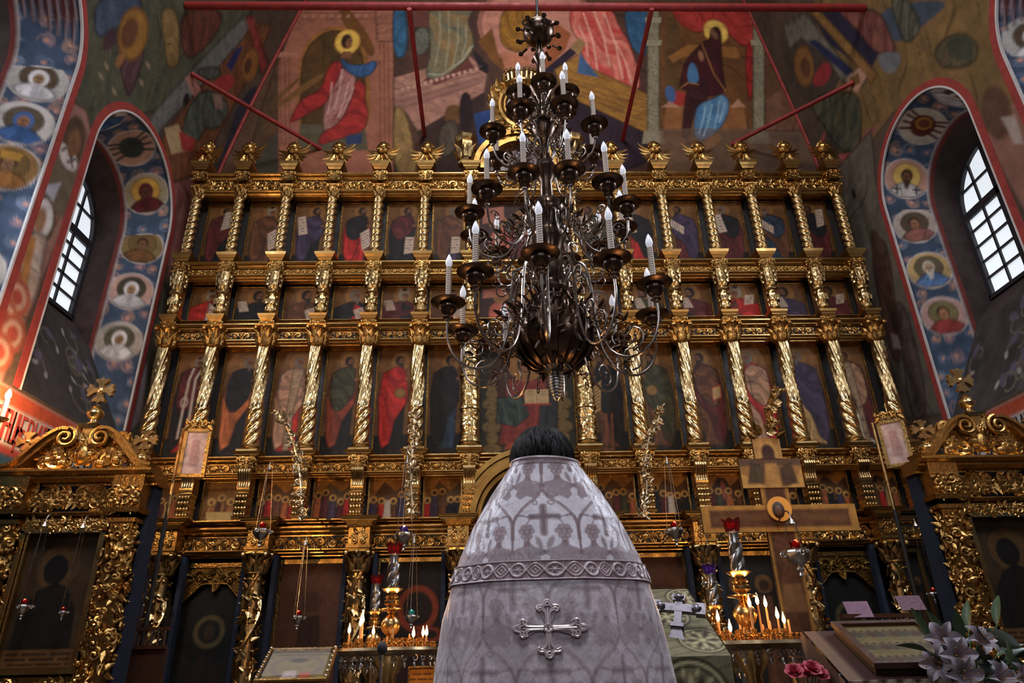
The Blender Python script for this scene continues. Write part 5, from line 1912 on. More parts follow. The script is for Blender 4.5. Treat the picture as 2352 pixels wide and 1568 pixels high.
    # gilt fillets that stand on both sides of the painting
for sg in (-1, 1):
    d = thing('side_door', '%s side doorway of the icon screen, dark saint under a carved gilt arch' % ('left' if sg < 0 else 'right'), 'door', (sg * 3.615, YI + .10, .16), group='side doors of the icon screen')
    w, h = .72, 2.0
    nu, nv = 52, 140
    U, V = grid_uv(nu, nv, w, h, -w / 2)
    p = Paint(U + w / 2, V, (30, 28, 20), .01)
    door_saint(p, w, h)
    MB().grid(np.stack([U, np.zeros_like(U), V], 1), nu, nv).build('door_leaf', MT['icon'], d, cols=p.C * ICG, smooth=False)
    m = MB()
    for s in (-1, 1):
        m.box((s * (w / 2 + .03), -.02, 1.0), (.05, .06, 2.0))
    m.box((0, -.02, 2.02), (w + .11, .06, .05))
    m.build('door_frame', MT['gold'], d, smooth=False)
    # carved spandrel with a pointed opening
    sp = MB()
    n = 14
    arch = [(-.34 + .68 * k / n, 1.62 + .20 * min(1, 1.7 * (1 - abs(2 * k / n - 1)))) for k in range(n + 1)]
    for k in range(n):
        (xa, za), (xb, zb_) = arch[k], arch[k + 1]
        sp.prism([(xa, za), (xb, zb_), (xb, 1.99), (xa, 1.99)], -.035, -.005)
    carve(sp, .66, .2, 14, 21, y=-.04, size=.08, z0=1.79)
    sp.tube([(a, -.045, b) for a, b in arch], .014, 6)
    for s in (-1, 1):
        sp.scroll((s * .18, -.045, 1.90), .06, .03, .8, .6 if s > 0 else PI - .6, s, .012)
    sp.build('carved_spandrel', MT['gold_dark'], d)
# holy doors in the middle
hd = thing('holy_doors', 'pair of carved gilt doors in the middle of the icon screen behind the priest', 'door', (0, YI + .08, .16))
for s in (-1, 1):
    m = MB().box((s * .30, 0, 1.15), (.58, .06, 2.3))
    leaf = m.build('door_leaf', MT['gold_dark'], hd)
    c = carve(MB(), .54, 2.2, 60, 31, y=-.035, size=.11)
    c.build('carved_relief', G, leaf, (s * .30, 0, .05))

# ================================================================== CHANDELIER
CHX, CHY = -.075, 3.6
ch = thing('chandelier', 'many-armed dark bronze chandelier with unlit candle bulbs hanging before the icon screen', 'chandelier', (CHX, CHY, 0))
B = MT['bronze']
fp = [(.006, 0), (.014, .008)]
for k in range(9):
    rb_ = .016 + .030 * math.sin(PI * min(1, (k + 1.2) / 9) * .62)
    z_ = .012 + k * .0175
    fp += [(rb_ * .80, z_), (rb_, z_ + .005), (rb_, z_ + .010), (rb_ * .80, z_ + .0155)]
fp += [(.03, .18), (.075, .19), (.09, .20)]
MB().lathe(fp, 22, (0, 0, 2.445)).build('bottom_finial', MT['silver'], ch)
# openwork basket
prof = [(.04, 2.635), (.12, 2.645), (.19, 2.70), (.232, 2.78), (.24, 2.85), (.225, 2.93), (.185, 3.0), (.14, 3.05), (.12, 3.10)]
m = MB().lathe([(r * .93, z) for r, z in prof], 32, mod=lambda th, z: 1 + .035 * np.cos(16 * th))
m.build('basket', B, ch)
m = MB()
rr = random.Random(5)
for k in range(16):
    a = 2 * PI * k / 16
    m.tube([(r * math.cos(a), r * math.sin(a), z) for r, z in prof], .007, 5)
for i in range(170):
    a, t = rr.uniform(0, 2 * PI), rr.uniform(.05, .95) * (len(prof) - 1)
    j = int(t)
    r_ = prof[j][0] + (prof[j + 1][0] - prof[j][0]) * (t - j)
    z_ = prof[j][1] + (prof[j + 1][1] - prof[j][1]) * (t - j)
    d = (math.cos(a), math.sin(a), 0)
    b = rr.uniform(0, 2 * PI)
    m.leaf((r_ * .97 * d[0], r_ * .97 * d[1], z_), (-d[1] * math.cos(b), d[0] * math.cos(b), math.sin(b)), d, .06, .032, .5)
o = m.build('basket_foliage', B, ch)
o['kind'] = 'stuff'
# shaft with knobs
sp = [(.12, 3.10), (.13, 3.13), (.09, 3.17), (.075, 3.20), (.085, 3.24), (.10, 3.27), (.10, 3.30), (.08, 3.33), (.075, 3.42), (.10, 3.50), (.11, 3.53), (.10, 3.57), (.07, 3.60), (.06, 3.63), (.09, 3.66), (.115, 3.70), (.115, 3.74), (.09, 3.79),
      (.045, 3.83), (.04, 3.95), (.06, 4.0), (.085, 4.05), (.06, 4.10), (.035, 4.14), (.035, 4.28), (.06, 4.33), (.085, 4.38), (.085, 4.43), (.05, 4.48), (.03, 4.52), (.03, 4.64), (.06, 4.70), (.09, 4.76), (.07, 4.82), (.03, 4.87), (.025, 5.0),
      (.05, 5.06), (.03, 5.12), (.02, 5.2)]
MB().lathe(sp, 22).build('shaft', B, ch)
m = MB().ball((0, 0, 5.32), (.115, .115, .105), 18, 12)
m.lathe([(.02, 5.40), (.045, 5.43), (.02, 5.48), (.012, 5.52)], 10)
for k in range(8):
    a = 2 * PI * k / 8 + .2
    for zz, el in ((5.25, -.35), (5.31, .05)):
        d = np.array([math.cos(a), math.sin(a), el])
        p0 = np.array([0, 0, zz])
        m.tube([p0 + d * .10, p0 + d * .15], .009, 6)
        m.ball(p0 + d * .155, (.02, .02, .014), 7, 5)
for s in (-1, 1):
    m.tube([(s * .085 + .028 * math.cos(t), 0, 5.42 + .028 * math.sin(t)) for t in np.linspace(0, 2 * PI, 13)[:-1]], .008, 5, closed=True)
m.build('top_ball', B, ch)
MB().tube([(0, 0, 5.5), (0, 0, 15.8)], .010, 8).build('hanging_rod', MT['iron'], ch)


def pan_mesh(s):
    m = MB().lathe([(.010, -.115), (.022, -.108), (.03, -.10), (.012, -.09), (.012, -.082), (.035, -.07), (.052, -.045), (.054, -.03), (.05, -.014), (.098, -.004), (.103, .0), (.096, .004), (.03, .004), (.028, .022), (.022, .03), (.02, .034)], 20)
    m.v = [v * s for v in m.v]
    return m.mesh('drip_pan', B)


def sleeve_mesh(s):
    m = MB().lathe([(.0165, 0), (.0165, .205)], 12)
    for k in range(14):     # moulded drips
        z = .012 + k * .0145
        m.tube([(.0160 * math.cos(t), .0160 * math.sin(t), z + .004 * math.sin(t)) for t in np.linspace(0, 2 * PI, 13)[:-1]], .0028, 5, closed=True)
    m.v = [v * s for v in m.v]
    return m.mesh('candle_sleeve', MT['sleeve'])


def bulb_mesh(s):
    m = MB().lathe([(.011, 0), (.014, .006), (.0205, .024), (.0212, .036), (.0172, .058), (.0095, .078), (.003, .092)], 14)
    m.v = [v * s for v in m.v]
    return m.mesh('bulb', MT['bulb'])


def bez(pts, n=24):
    P = np.array(pts, float)
    t = np.linspace(0, len(P) - 1, n)
    out = []
    for q in t:
        i = min(int(q), len(P) - 2)
        f = q - i
        p0, p1, p2, p3 = P[max(i - 1, 0)], P[i], P[i + 1], P[min(i + 2, len(P) - 1)]
        out.append(.5 * ((2 * p1) + (-p0 + p2) * f + (2 * p0 - 5 * p1 + 4 * p2 - p3) * f * f + (-p0 + 3 * p1 - 3 * p2 + p3) * f ** 3))
    return np.array(out)


def arm_mesh(R, pts, tr, curls):
    """arm in the x-z plane, growing outwards along +x"""
    m = MB()
    P = bez([(x, 0, z) for x, z in pts], 30)
    m.tube(P, np.linspace(tr, tr * .75, 30), 7)
    for (cx, cz, r0, a0, sg, tn) in curls:
        m.scroll((cx, 0, cz), r0, r0 * .25, tn, a0, sg, tr * .62, n=16)
    m.ball((P[-1][0], 0, P[-1][2]), tr * 1.8, 8, 6)
    return m.mesh('arm', MT['bronze_bright'])


MT['bronze_bright'] = mat('rubbed_bronze', (0.42, 0.35, 0.30, 1), 0.20, 1.0, vary=0.4, vscale=12)
TIERS = [  # radius, plate height, count, first angle (deg from the viewer side), scale, arm outline, curls
    (.62, 3.03, 10, 26, 1.0, [(.10, 3.22), (.15, 3.30), (.22, 3.26), (.25, 3.10), (.27, 2.86), (.34, 2.68), (.46, 2.62), (.57, 2.68), (.62, 2.80), (.62, 2.92)],
     [(.46, 2.74, .085, -PI / 2, 1, 1.3), (.30, 3.12, .06, PI, -1, 1.2), (.20, 3.20, .06, PI / 2, 1, 1.2), (.40, 2.86, .055, -2.2, -1, 1.1)]),
    (.50, 3.66, 12, 10, .92, [(.06, 3.58), (.12, 3.66), (.19, 3.60), (.22, 3.46), (.30, 3.36), (.40, 3.36), (.48, 3.43), (.50, 3.55)],
     [(.36, 3.45, .06, -PI / 2, 1, 1.3), (.22, 3.54, .05, PI, -1, 1.2), (.43, 3.5, .04, 0, 1, 1.1)]),
    (.36, 4.29, 8, 17, .88, [(.05, 4.16), (.10, 4.24), (.16, 4.18), (.19, 4.06), (.26, 4.03), (.33, 4.08), (.36, 4.18)], [(.25, 4.11, .045, -PI / 2, 1, 1.3), (.15, 4.14, .04, PI, -1, 1.1)]),
    (.19, 4.64, 6, 0, .85, [(.03, 4.56), (.07, 4.62), (.10, 4.52), (.15, 4.48), (.19, 4.54)], [(.12, 4.57, .03, -PI / 2, 1, 1.2)])]
for (R, zp, n, a0, s, pts, curls) in TIERS:
    am = arm_mesh(R, pts, .0095 * s, curls)
    pm, sm, bm = pan_mesh(s), sleeve_mesh(s), bulb_mesh(s)
    wm = MB()
    for k in range(5):   # fine wire foliage between neighbouring arms
        wm.scroll((R * (.28 + .13 * k), .0, zp - .02 - .075 * k), .055 * s, .012, 1.4, .7 * k, 1 if k % 2 else -1, .0045 * s, n=14)
        wm.leaf((R * (.3 + .12 * k), 0, zp + .02 - .07 * k), (1, 0, .6), (0, -1, 0), .07 * s, .03 * s, .5)
    wm = wm.mesh('wire_foliage', B)
    for k in range(n):
        a = math.radians(-90 + a0 + 360 * k / n)
        arm = inst('arm', am, ch, (0, 0, 0), (0, 0, a))
        inst('drip_pan', pm, arm, (R, 0, zp))
        inst('candle_sleeve', sm, arm, (R, 0, zp + .03 * s))
        inst('bulb', bm, arm, (R, 0, zp + .235 * s))
        inst('wire_foliage', wm, ch, (0, 0, 0), (0, 0, a + PI / n))

# ================================================================== THE PRIEST
PX, PY = -.272, 2.1
pr = thing('person', 'priest seen from behind in a white brocade cope with a raised cross on the back', 'person', (PX, PY, 0))
HW = np.array([(0.18, .39), (.5, .37), (.8, .342), (1.0, .322), (1.09, .318), (1.25, .306), (1.34, .287), (1.41, .262), (1.505, .220), (1.60, .168), (1.645, .136), (1.68, .112), (1.695, .106)])
DPB = np.array([(0.18, .30), (.8, .27), (1.09, .245), (1.25, .225), (1.41, .19), (1.505, .16), (1.60, .13), (1.65, .115), (1.695, .105)])


def robe_pt(u, z, off=0.0):
    """u = angle from the middle of the back"""
    hw = np.interp(z, HW[:, 0], HW[:, 1])
    dp = np.interp(z, DPB[:, 0], DPB[:, 1])
    su, cu = np.sin(u), np.cos(u)
    k = 1.0
    x = hw * np.sign(su) * np.abs(su) ** .92
    y = -dp * np.sign(cu) * np.abs(cu) ** .85
    y = np.where(cu < 0, y * .75, y)
    # soft hanging folds grow towards the hem
    g = np.clip((1.40 - z) / .9, 0, 1)
    f = g * (.020 * np.sin(u * 7 + .6 * np.sin(z * 5)) + .012 * np.sin(u * 13 + 1.3 + z * 2)) + .0035 * np.sin(u * 9 + z * 14) * np.clip((1.7 - z) / .3, 0, 1)
    r = 1 + (f + off) / np.maximum(np.hypot(x, y), .05)
    zz = z + np.where(z > 1.6, -.045 * (x / .11) * .11 * np.clip((z - 1.6) / .12, 0, 1), 0)
    return np.stack([x * r, y * r, zz], -1)


def robe_sz(px, py):
    """back-surface coordinates (arc s, height z) of a measured point"""
    p = at(px, py, 1, PY - .20)
    return p[0] - PX, p[2]


nu, nv = 500, 400
us = np.concatenate([np.linspace(-PI, -1.75, 26)[:-1], np.linspace(-1.75, 1.75, nu - 51), np.linspace(1.75, PI, 26)[:-1]])
us = us[:-1] if us[-1] >= PI - 1e-6 else us
zs = np.concatenate([np.linspace(.18, .9, 50)[:-1], np.linspace(.9, 1.695, nv - 49)])
Ug, Zg = np.meshgrid(us, zs)
hwz = np.interp(Zg, HW[:, 0], HW[:, 1])
dpz = np.interp(Zg, DPB[:, 0], DPB[:, 1])
# arc length from the middle of the back, nearly
S = Ug * (.62 * hwz + .38 * dpz)
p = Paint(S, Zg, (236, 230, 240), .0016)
DM, LM = (138, 110, 116), (182, 160, 166)
PW, PH = .158, .315


def motif(p, cx, cz, a=1.0):
    """one repeat of the woven vine: cross, ogee of tendrils, grapes and leaves"""
    q = lambda x, z: (cx + x, cz + z)
    # cross
    for w, c in ((.018, DM), (.008, (104, 80, 86))):
        p.line([q(0, -.040), q(0, .038)], w, c, alpha=a)
        p.line([q(-.030, .008), q(.030, .008)], w, c, alpha=a)
    for s in (-1, 1):
        ar = bez([(s * .079, -.055, 0), (s * .074, .0, 0), (s * .045, .040, 0), (s * .018, .062, 0), (0, .088, 0)], 14)[:, :2]
        p.line([q(x, z) for x, z in ar], .009, DM, alpha=a)
        ar = bez([(s * .079, -.055, 0), (s * .079, -.02, 0), (s * .07, .012, 0), (s * .052, .012, 0)], 10)[:, :2]
        p.line([q(x, z) for x, z in ar], .007, DM, alpha=a)
        p.ell(q(s * .018, .05), .008, DM, inner=.5, alpha=a)
        # grapes
        for k, (gx, gz) in enumerate(((0, 0), (-.013, .002), (.013, .002), (-.007, -.012), (.007, -.012), (0, -.024), (-.007, .013), (.008, .013), (0, -.034))):
            p.ell(q(s * .042 + gx, -.035 + gz), .0085, DM, alpha=a)
            p.ell(q(s * .042 + gx, -.035 + gz), .0045, LM, alpha=a)
        p.line([q(s * .042, -.015), q(s * .03, .005), q(s * .05, .012)], .004, DM, alpha=a)
        # leaf below
        lf = []
        for k in range(15):
            t = PI * (k / 14) * 2
            rr_ = .038 * (1 + .28 * math.cos(5 * t))
            lf.append(q(s * .040 + rr_ * 1.05 * math.sin(t), -.100 + rr_ * .85 * math.cos(t)))
        p.poly(lf, DM, alpha=a)
        for k in range(5):
            t = -1.2 + .6 * k
            p.line([q(s * .040, -.115), q(s * .040 + .032 * math.sin(t), -.115 + .042 * math.cos(t))], .0028, LM, alpha=a)
        # slim leaf pair under the cross
        p.ell(q(s * .012, -.066), (.006, .018), DM, rot=-s * .3, alpha=a)
        p.line([q(s * .079, -.055), q(s * .079, -.09), q(s * .07, -.12)], .006, DM, alpha=a)


c0s, c0z = robe_sz(1255, 1186)
p.poly([(-2, -1), (2, -1), (2, 1.385), (-2, 1.385)], (206, 190, 198))  # dimmer light below the band put into the cloth colour
for j in range(-4, 2):
    for i in range(-4, 5):
        cx = c0s + (i + (.5 if j % 2 else 0)) * PW
        cz = c0z + j * PH * .62
        if cz > 1.74 or cz < .75:
            continue
        motif(p, cx, cz, .78 if cz > 1.43 else .42)
# turned edge of the collar
p.poly([(-2, 1.676), (2, 1.676), (2, 1.75), (-2, 1.75)], (150, 124, 128))
p.poly([(-2, 1.671), (2, 1.671), (2, 1.6765), (-2, 1.6765)], (100, 78, 82))
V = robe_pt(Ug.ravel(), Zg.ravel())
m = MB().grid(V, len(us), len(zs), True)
k0 = m.n
# rolled rim that gives the cloth its thickness
tops = robe_pt(us, np.full(len(us), 1.695))
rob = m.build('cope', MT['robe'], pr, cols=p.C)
MB().tube(tops[::3] + np.array([0, 0, -.002]), .0045, 6, closed=True).build('collar_piping', MT['robe_trim'] if 'robe_trim' in MT else MT.setdefault('robe_trim', mat('silver_mauve_braid', srgb(214, 200, 202), .35, metal=.3)), pr)

# woven band across the shoulders, with real relief
bz0, bz1 = robe_sz(1262, 1331)[1], robe_sz(1262, 1284)[1]
bh = bz1 - bz0
nb_u, nb_v = 620, 30
ub = np.linspace(-2.2, 2.2, nb_u)
vb = np.linspace(0, 1, nb_v)
Ub, Vb = np.meshgrid(ub, vb)
zmid = (bz0 + bz1) / 2
rbar = .62 * np.interp(zmid, HW[:, 0], HW[:, 1]) + .38 * np.interp(zmid, DPB[:, 0], DPB[:, 1])
Sb = Ub * rbar
per = bh * 1.55
xq = np.mod(Sb / per + .5, 1) - .5
yq = Vb - .5
d_c = np.hypot(xq * per / bh, yq)
wave = .20 * np.sin(2 * PI * Sb / per + PI / 2)
h1 = np.exp(-((yq - .34 * np.cos(2 * PI * Sb / per)) / .055) ** 2)
h2 = np.exp(-((yq + .34 * np.cos(2 * PI * Sb / per)) / .055) ** 2)
ringh = np.exp(-((d_c - .30) / .045) ** 2)
ros = np.exp(-(d_c / .2) ** 2) * (.5 + .5 * np.cos(6 * np.arctan2(yq, xq * per / bh))) + np.exp(-(d_c / .06) ** 2)
x2 = np.mod(Sb / per, 1) - .5
d_q = np.abs(x2 * per / bh) + np.abs(yq)
dia = np.exp(-((d_q - .22) / .05) ** 2) + np.exp(-(d_q / .07) ** 2)
edge = np.exp(-((np.abs(yq) - .455) / .03) ** 2)
hgt = np.clip(.8 * h1 + .8 * h2 + ringh + .8 * ros + .7 * dia + 1.1 * edge, 0, 1.2)
Zb = bz0 + bh * Vb
Vband = robe_pt(Ub.ravel(), Zb.ravel(), .0035 + .0035 * hgt.ravel())
colb = lin((142, 116, 120))[None] * (1 - .75 * np.clip(hgt.ravel(), 0, 1))[:, None] + lin((226, 210, 214))[None] * (.75 * np.clip(hgt.ravel(), 0, 1))[:, None]
MB().grid(Vband, nb_u, nb_v).build('shoulder_band', MT['robe'], pr, cols=colb)

# raised braid cross
cs, cz = robe_sz(1264, 1443)
hs_ = robe_sz(1264, 1378)[1] - cz
ws_ = robe_sz(1330, 1441)[0] - cs
half = [(.045, .05), (.05, .45), (.085, .62), (.20, .72), (.27, .66), (.30, .74), (.24, .80), (.15, .80), (.10, .86), (.075, .95), (0, 1.0)]
outline = []
for q in range(4):
    seq = [(x, y) for x, y in half] + [(-x, y) for x, y in half[::-1][1:]]
    for x, y in seq[::1]:
        a = -q * PI / 2
        X, Y = x * math.cos(a) + y * math.sin(a), -x * math.sin(a) + y * math.cos(a)
        outline.append((X, Y))
# order the four arms clockwise from the top: each arm runs right side, tip, left side reversed
arms = []
for q in range(4):
    a = -q * PI / 2
    seq = [(-x, y) for x, y in half] + [(x, y) for x, y in half[::-1][1:]]
    arms += [(x * math.cos(a) - y * math.sin(a), x * math.sin(a) + y * math.cos(a)) for x, y in seq]


def on_robe(sx, sz, off):
    z = cz + sz * hs_
    rb = .62 * np.interp(z, HW[:, 0], HW[:, 1]) + .38 * np.interp(z, DPB[:, 0], DPB[:, 1])
    s = cs + sx * ws_
    return robe_pt(np.array([s / rb]), np.array([z]), off)[0]



cr = MB()
P3 = np.array([on_robe(x, y, .006) for x, y in arms])
P3s = bez(np.vstack([P3, P3[:1]]), 240)[:-1]
cr.tube(P3s, .0036, 6, closed=True)
inn = np.array([on_robe(x * .86, y * .9, .007) for x, y in arms])
cr.tube(bez(np.vstack([inn, inn[:1]]), 240)[:-1], .0024, 5, closed=True)
for q in range(4):
    a = -q * PI / 2
    for (x0, y0), (x1, y1) in (((0, .1), (0, .72)),):
        cr.tube([on_robe(x0 * math.cos(a) - y0 * math.sin(a) + (x1 - x0) * 0, x0 * math.sin(a) + y0 * math.cos(a), .007), on_robe(-y1 * math.sin(a), y1 * math.cos(a), .007)], .0026, 5)
    c = on_robe(-.86 * math.sin(a), .86 * math.cos(a), .008)
    cr.tube([on_robe(-(.86 + .07 * math.cos(t)) * math.sin(a) + .05 * math.sin(t) * math.cos(a), (.86 + .07 * math.cos(t)) * math.cos(a) + .05 * math.sin(t) * math.sin(a), .008) for t in np.linspace(0, 2 * PI, 12)[:-1]], .0024, 5, closed=True)
cr.tube([on_robe(.12 * math.cos(t), .12 * math.sin(t), .008) for t in np.linspace(0, 2 * PI, 13)[:-1]], .003, 5, closed=True)
cr.build('raised_cross', MT['robe_trim'], pr)
fillc = MB()
n = len(arms)
fillc.add([on_robe(0, 0, .0045)] + [on_robe(x * .97, y * .97, .0045) for x, y in arms], [(0, i + 1, (i + 1) % n + 1) for i in range(n)])
MT['mauve_cloth'] = mat('mauve_cross_cloth', srgb(166, 142, 148), .5)
fillc.build('cross_field', MT['mauve_cloth'], pr)

# cassock below the hem
MB().lathe([(.33, .02), (.34, .3), (.30, .9)], 36, mod=lambda th, z: 1 + .03 * np.cos(11 * th), sy=.8).build('cassock', mat('black_cassock', srgb(24, 22, 26), .7), pr)

# body: one skinned figure (head bowed forward, arms bent in front)
bj = {'pelvis': ((0, .03, .95), .15), 'belly': ((0, .03, 1.15), .145), 'chest': ((0, .04, 1.36), .15), 'neck0': ((0, .07, 1.52), .062), 'neck1': ((0, .11, 1.60), .058), 'head0': ((0, .135, 1.66), .078), 'head1': ((0, .145, 1.735), .088), 'head2': ((0, .135, 1.79), .06),
      'chin': ((0, .205, 1.645), .035), 'nose': ((0, .232, 1.70), .017),
      'shL': ((-.16, .05, 1.45), .07), 'elL': ((-.24, .06, 1.18), .05), 'wrL': ((-.12, .27, 1.12), .036), 'shR': ((.16, .05, 1.45), .07), 'elR': ((.24, .06, 1.18), .05), 'wrR': ((.12, .27, 1.12), .036),
      'hpL': ((-.09, .03, .88), .10), 'knL': ((-.10, .03, .50), .07), 'anL': ((-.10, .03, .09), .045), 'toL': ((-.11, .18, .04), .035), 'hpR': ((.09, .03, .88), .10), 'knR': ((.10, .03, .50), .07), 'anR': ((.10, .03, .09), .045), 'toR': ((.11, .18, .04), .035)}
ed = [('pelvis', 'belly'), ('belly', 'chest'), ('chest', 'neck0'), ('neck0', 'neck1'), ('neck1', 'head0'), ('head0', 'head1'), ('head1', 'head2'), ('head0', 'chin'), ('head1', 'nose'), ('chest', 'shL'), ('shL', 'elL'), ('elL', 'wrL'), ('chest', 'shR'), ('shR', 'elR'), ('elR', 'wrR'),
      ('pelvis', 'hpL'), ('hpL', 'knL'), ('knL', 'anL'), ('anL', 'toL'), ('pelvis', 'hpR'), ('hpR', 'knR'), ('knR', 'anR'), ('anR', 'toR')]
for s, sd in ((-1, 'L'), (1, 'R')):
    w = np.array(bj['wr' + sd][0])
    bj['pa' + sd] = (tuple(w + np.array([-s * .03, .06, .0])), .026)
    ed.append(('wr' + sd, 'pa' + sd))
    for k, (dx, dz, L) in enumerate(((-.024, .012, .062), (-.008, .016, .072), (.008, .014, .068), (.022, .008, .054))):
        a = np.array(bj['pa' + sd][0])
        bj['f%d%s' % (k, sd)] = (tuple(a + np.array([dx, .035, dz])), .0095)
        bj['g%d%s' % (k, sd)] = (tuple(a + np.array([dx - s * .012, .035 + L * .7, dz - .014])), .008)
        ed += [('pa' + sd, 'f%d%s' % (k, sd)), ('f%d%s' % (k, sd), 'g%d%s' % (k, sd))]
    a = w + np.array([-s * .012, .03, .02])
    bj['t0' + sd] = (tuple(a), .011)
    bj['t1' + sd] = (tuple(a + np.array([-s * .02, .04, .025])), .009)
    ed += [('wr' + sd, 't0' + sd), ('t0' + sd, 't1' + sd)]
names = list(bj)
me = bpy.data.meshes.new('body')
me.from_pydata([bj[n][0] for n in names], [(names.index(a), names.index(b)) for a, b in ed], [])
body = inst('body', me, pr)
sk = body.modifiers.new('skin', 'SKIN')
for i, n in enumerate(names):
    r = bj[n][1]
    me.skin_vertices[0].data[i].radius = (r, r)
    me.skin_vertices[0].data[i].use_root = (n == 'pelvis')
body.modifiers.new('sub', 'SUBSURF').levels = 2
body.modifiers['sub'].render_levels = 2
MT['skin'] = mat('skin', srgb(176, 128, 104), .5)
me.materials.append(MT['skin'])
ft = MB()
for s in (-1, 1):
    ft.ball((s * .030, .222, 1.722), (.013, .008, .008), 8, 6)
ft.build('eyes', mat('eye', srgb(40, 30, 26), .3), pr)
for s in (-1, 1):
    MB().ball((s * .088, .14, 1.70), (.012, .02, .03), 8, 6).build('ear', MT['skin'], pr)
MB().box((0, .218, 1.668), (.04, .012, .008)).build('mouth', mat('lips', srgb(130, 70, 62), .5), pr)
# thick dark hair combed back from a parting
hr = MB()
nu_, nv_ = 48, 30
V = []
for j in range(nv_):
    b = -1.0 + 2.55 * j / (nv_ - 1)
    for i in range(nu_):
        a = 2 * PI * i / nu_
        x, y, z = math.cos(b) * math.cos(a), math.cos(b) * math.sin(a), math.sin(b)
        face = max(0.0, y) * (1 if z < .35 else 0)
        r = 1.0 - .34 * face + .035 * math.sin(a * 9 + b * 5) + .03 * math.sin(a * 17 - b * 7)
        V.append((x * .100 * r, .115 + y * .11 * r, 1.735 + z * .112 * r))
hr.grid(np.array(V), nu_, nv_, True)
rr = random.Random(4)
for i in range(240):
    a = rr.uniform(PI * .95, PI * 2.05)
    b0 = rr.uniform(.9, 1.45)
    b1 = rr.uniform(-.9, .2)
    wv = rr.uniform(0, 6)
    pts = []
    for t in np.linspace(0, 1, 9):
        b = b0 + (b1 - b0) * t
        aa = a + .12 * math.sin(5 * t + wv)
        r = 1.045 + .02 * math.sin(9 * t + wv)
        pts.append((math.cos(b) * math.cos(aa) * .100 * r, .115 + math.cos(b) * math.sin(aa) * .115 * r, 1.735 + math.sin(b) * .112 * r))
    hr.tube(pts, [.0038 * (1 - .6 * abs(2 * t - 1)) + .0008 for t in np.linspace(0, 1, 9)], 5)
MT['hair'] = mat('dark_hair', srgb(14, 10, 12), .5, vary=.4, vscale=40, spec=.25)
hr.build('hair', MT['hair'], pr)

# ================================================================== THE TWO GILDED ICON SHRINES
def cross_mesh(s, mt, name='cross'):
    """equal-armed cross with flaring, lobed ends; foot at z = 0"""
    m = MB()
    arm = [(.018, .0), (.022, .05), (.055, .085), (.05, .105), (.02, .10), (0, .118)]
    for q in range(4):
        a = q * PI / 2
        pts = [(x, z) for x, z in arm] + [(-x, z) for x, z in arm[::-1][1:]]
        pts = [(x * math.cos(a) - z * math.sin(a), .15 + x * math.sin(a) + z * math.cos(a)) for x, z in pts]
        m.prism(pts[::-1], -.018, .018)
    m.ball((0, 0, .15), .03, 8, 6)
    m.v = [v * s for v in m.v]
    return m.mesh(name, mt)


ball_prof = [(.05, 0), (.055, .02), (.03, .04), (.03, .06), (.06, .085), (.075, .12), (.06, .155), (.03, .175), (.04, .185), (.02, .20)]


def carved_pillar(w, h, dep, seed, name):
    """square pilaster buried under deep foliage carving"""
    m = MB().box((0, 0, h / 2), (w * .8, dep * .8, h))
    r = random.Random(seed)
    n = int(h * 170)
    for i in range(n):
        z = r.uniform(.02, h - .04)
        a = r.uniform(-PI * .62, PI * .62) - PI / 2
        d = np.array([math.cos(a), math.sin(a), 0])
        q = np.array([d[0] * w * .42, d[1] * dep * .42, z]) / max(abs(d[0]), abs(d[1]), .6)
        q[2] = z
        b = r.uniform(0, 2 * PI)
        t = np.array([-d[1] * math.cos(b), d[0] * math.cos(b), math.sin(b)])
        k = r.random()
        s = r.uniform(.05, .085)
        if k < .6:
            m.leaf(q, t, d, s * 1.2, s * .8, .7)
        elif k < .8:
            m.ball(q + d * .012, s * .32, 7, 5)
        else:
            c = q + d * .02
            pts = []
            side = np.cross(d, (0, 0, 1))
            for j in range(10):
                u = j / 9
                aa = b + 7.2 * u
                rad = s * .55 * (1 - .75 * u)
                pts.append(c + side * rad * math.cos(aa) + np.array([0, 0, 1]) * rad * math.sin(aa) + d * .012 * u)
            m.tube(pts, s * .17, 5)
    for z in (.01, h - .02, h * .34):
        m.box((0, 0, z), (w * 1.05, dep * 1.05, .035))
    return m.mesh(name, MT['gold'])


ME['k_pillar'] = carved_pillar(.24, 1.46, .22, 8, 'carved_pillar')
ME['k_cross_big'] = cross_mesh(1.12, MT['gold_pale'])
ME['k_cross'] = cross_mesh(.98, MT['gold_pale'])
ME['k_ball'] = MB().lathe(ball_prof, 16).mesh('orb', MT['gold_pale'])


def big_icon(p, w, h):
    p.poly([(0, 0), (w, 0), (w, h), (0, h)], (66, 48, 28))
    p.speck(.3, 6, 5)
    p.ell((w * .47, h * .74), w * .30, (92, 66, 36))
    p.ell((w * .45, h * .72), (w * .17, w * .2), (24, 20, 15))
    p.poly([(w * .05, h * .0), (w * .9, h * 0), (w * .84, h * .42), (w * .66, h * .58), (w * .5, h * .62), (w * .28, h * .56), (w * .1, h * .4)], (25, 21, 17), fold=(.2, 3, (34, 27, 20)))
    p.poly([(0, 0), (w, 0), (w, h * .13), (0, h * .13)], (110, 76, 40))
    for j in range(3):
        for i in range(16):
            if (i * 5 + j * 3) % 7:
                p.line([(w * (.06 + .055 * i), h * (.025 + .036 * j)), (w * (.06 + .055 * i + .035), h * (.025 + .036 * j))], .018, (52, 34, 20))


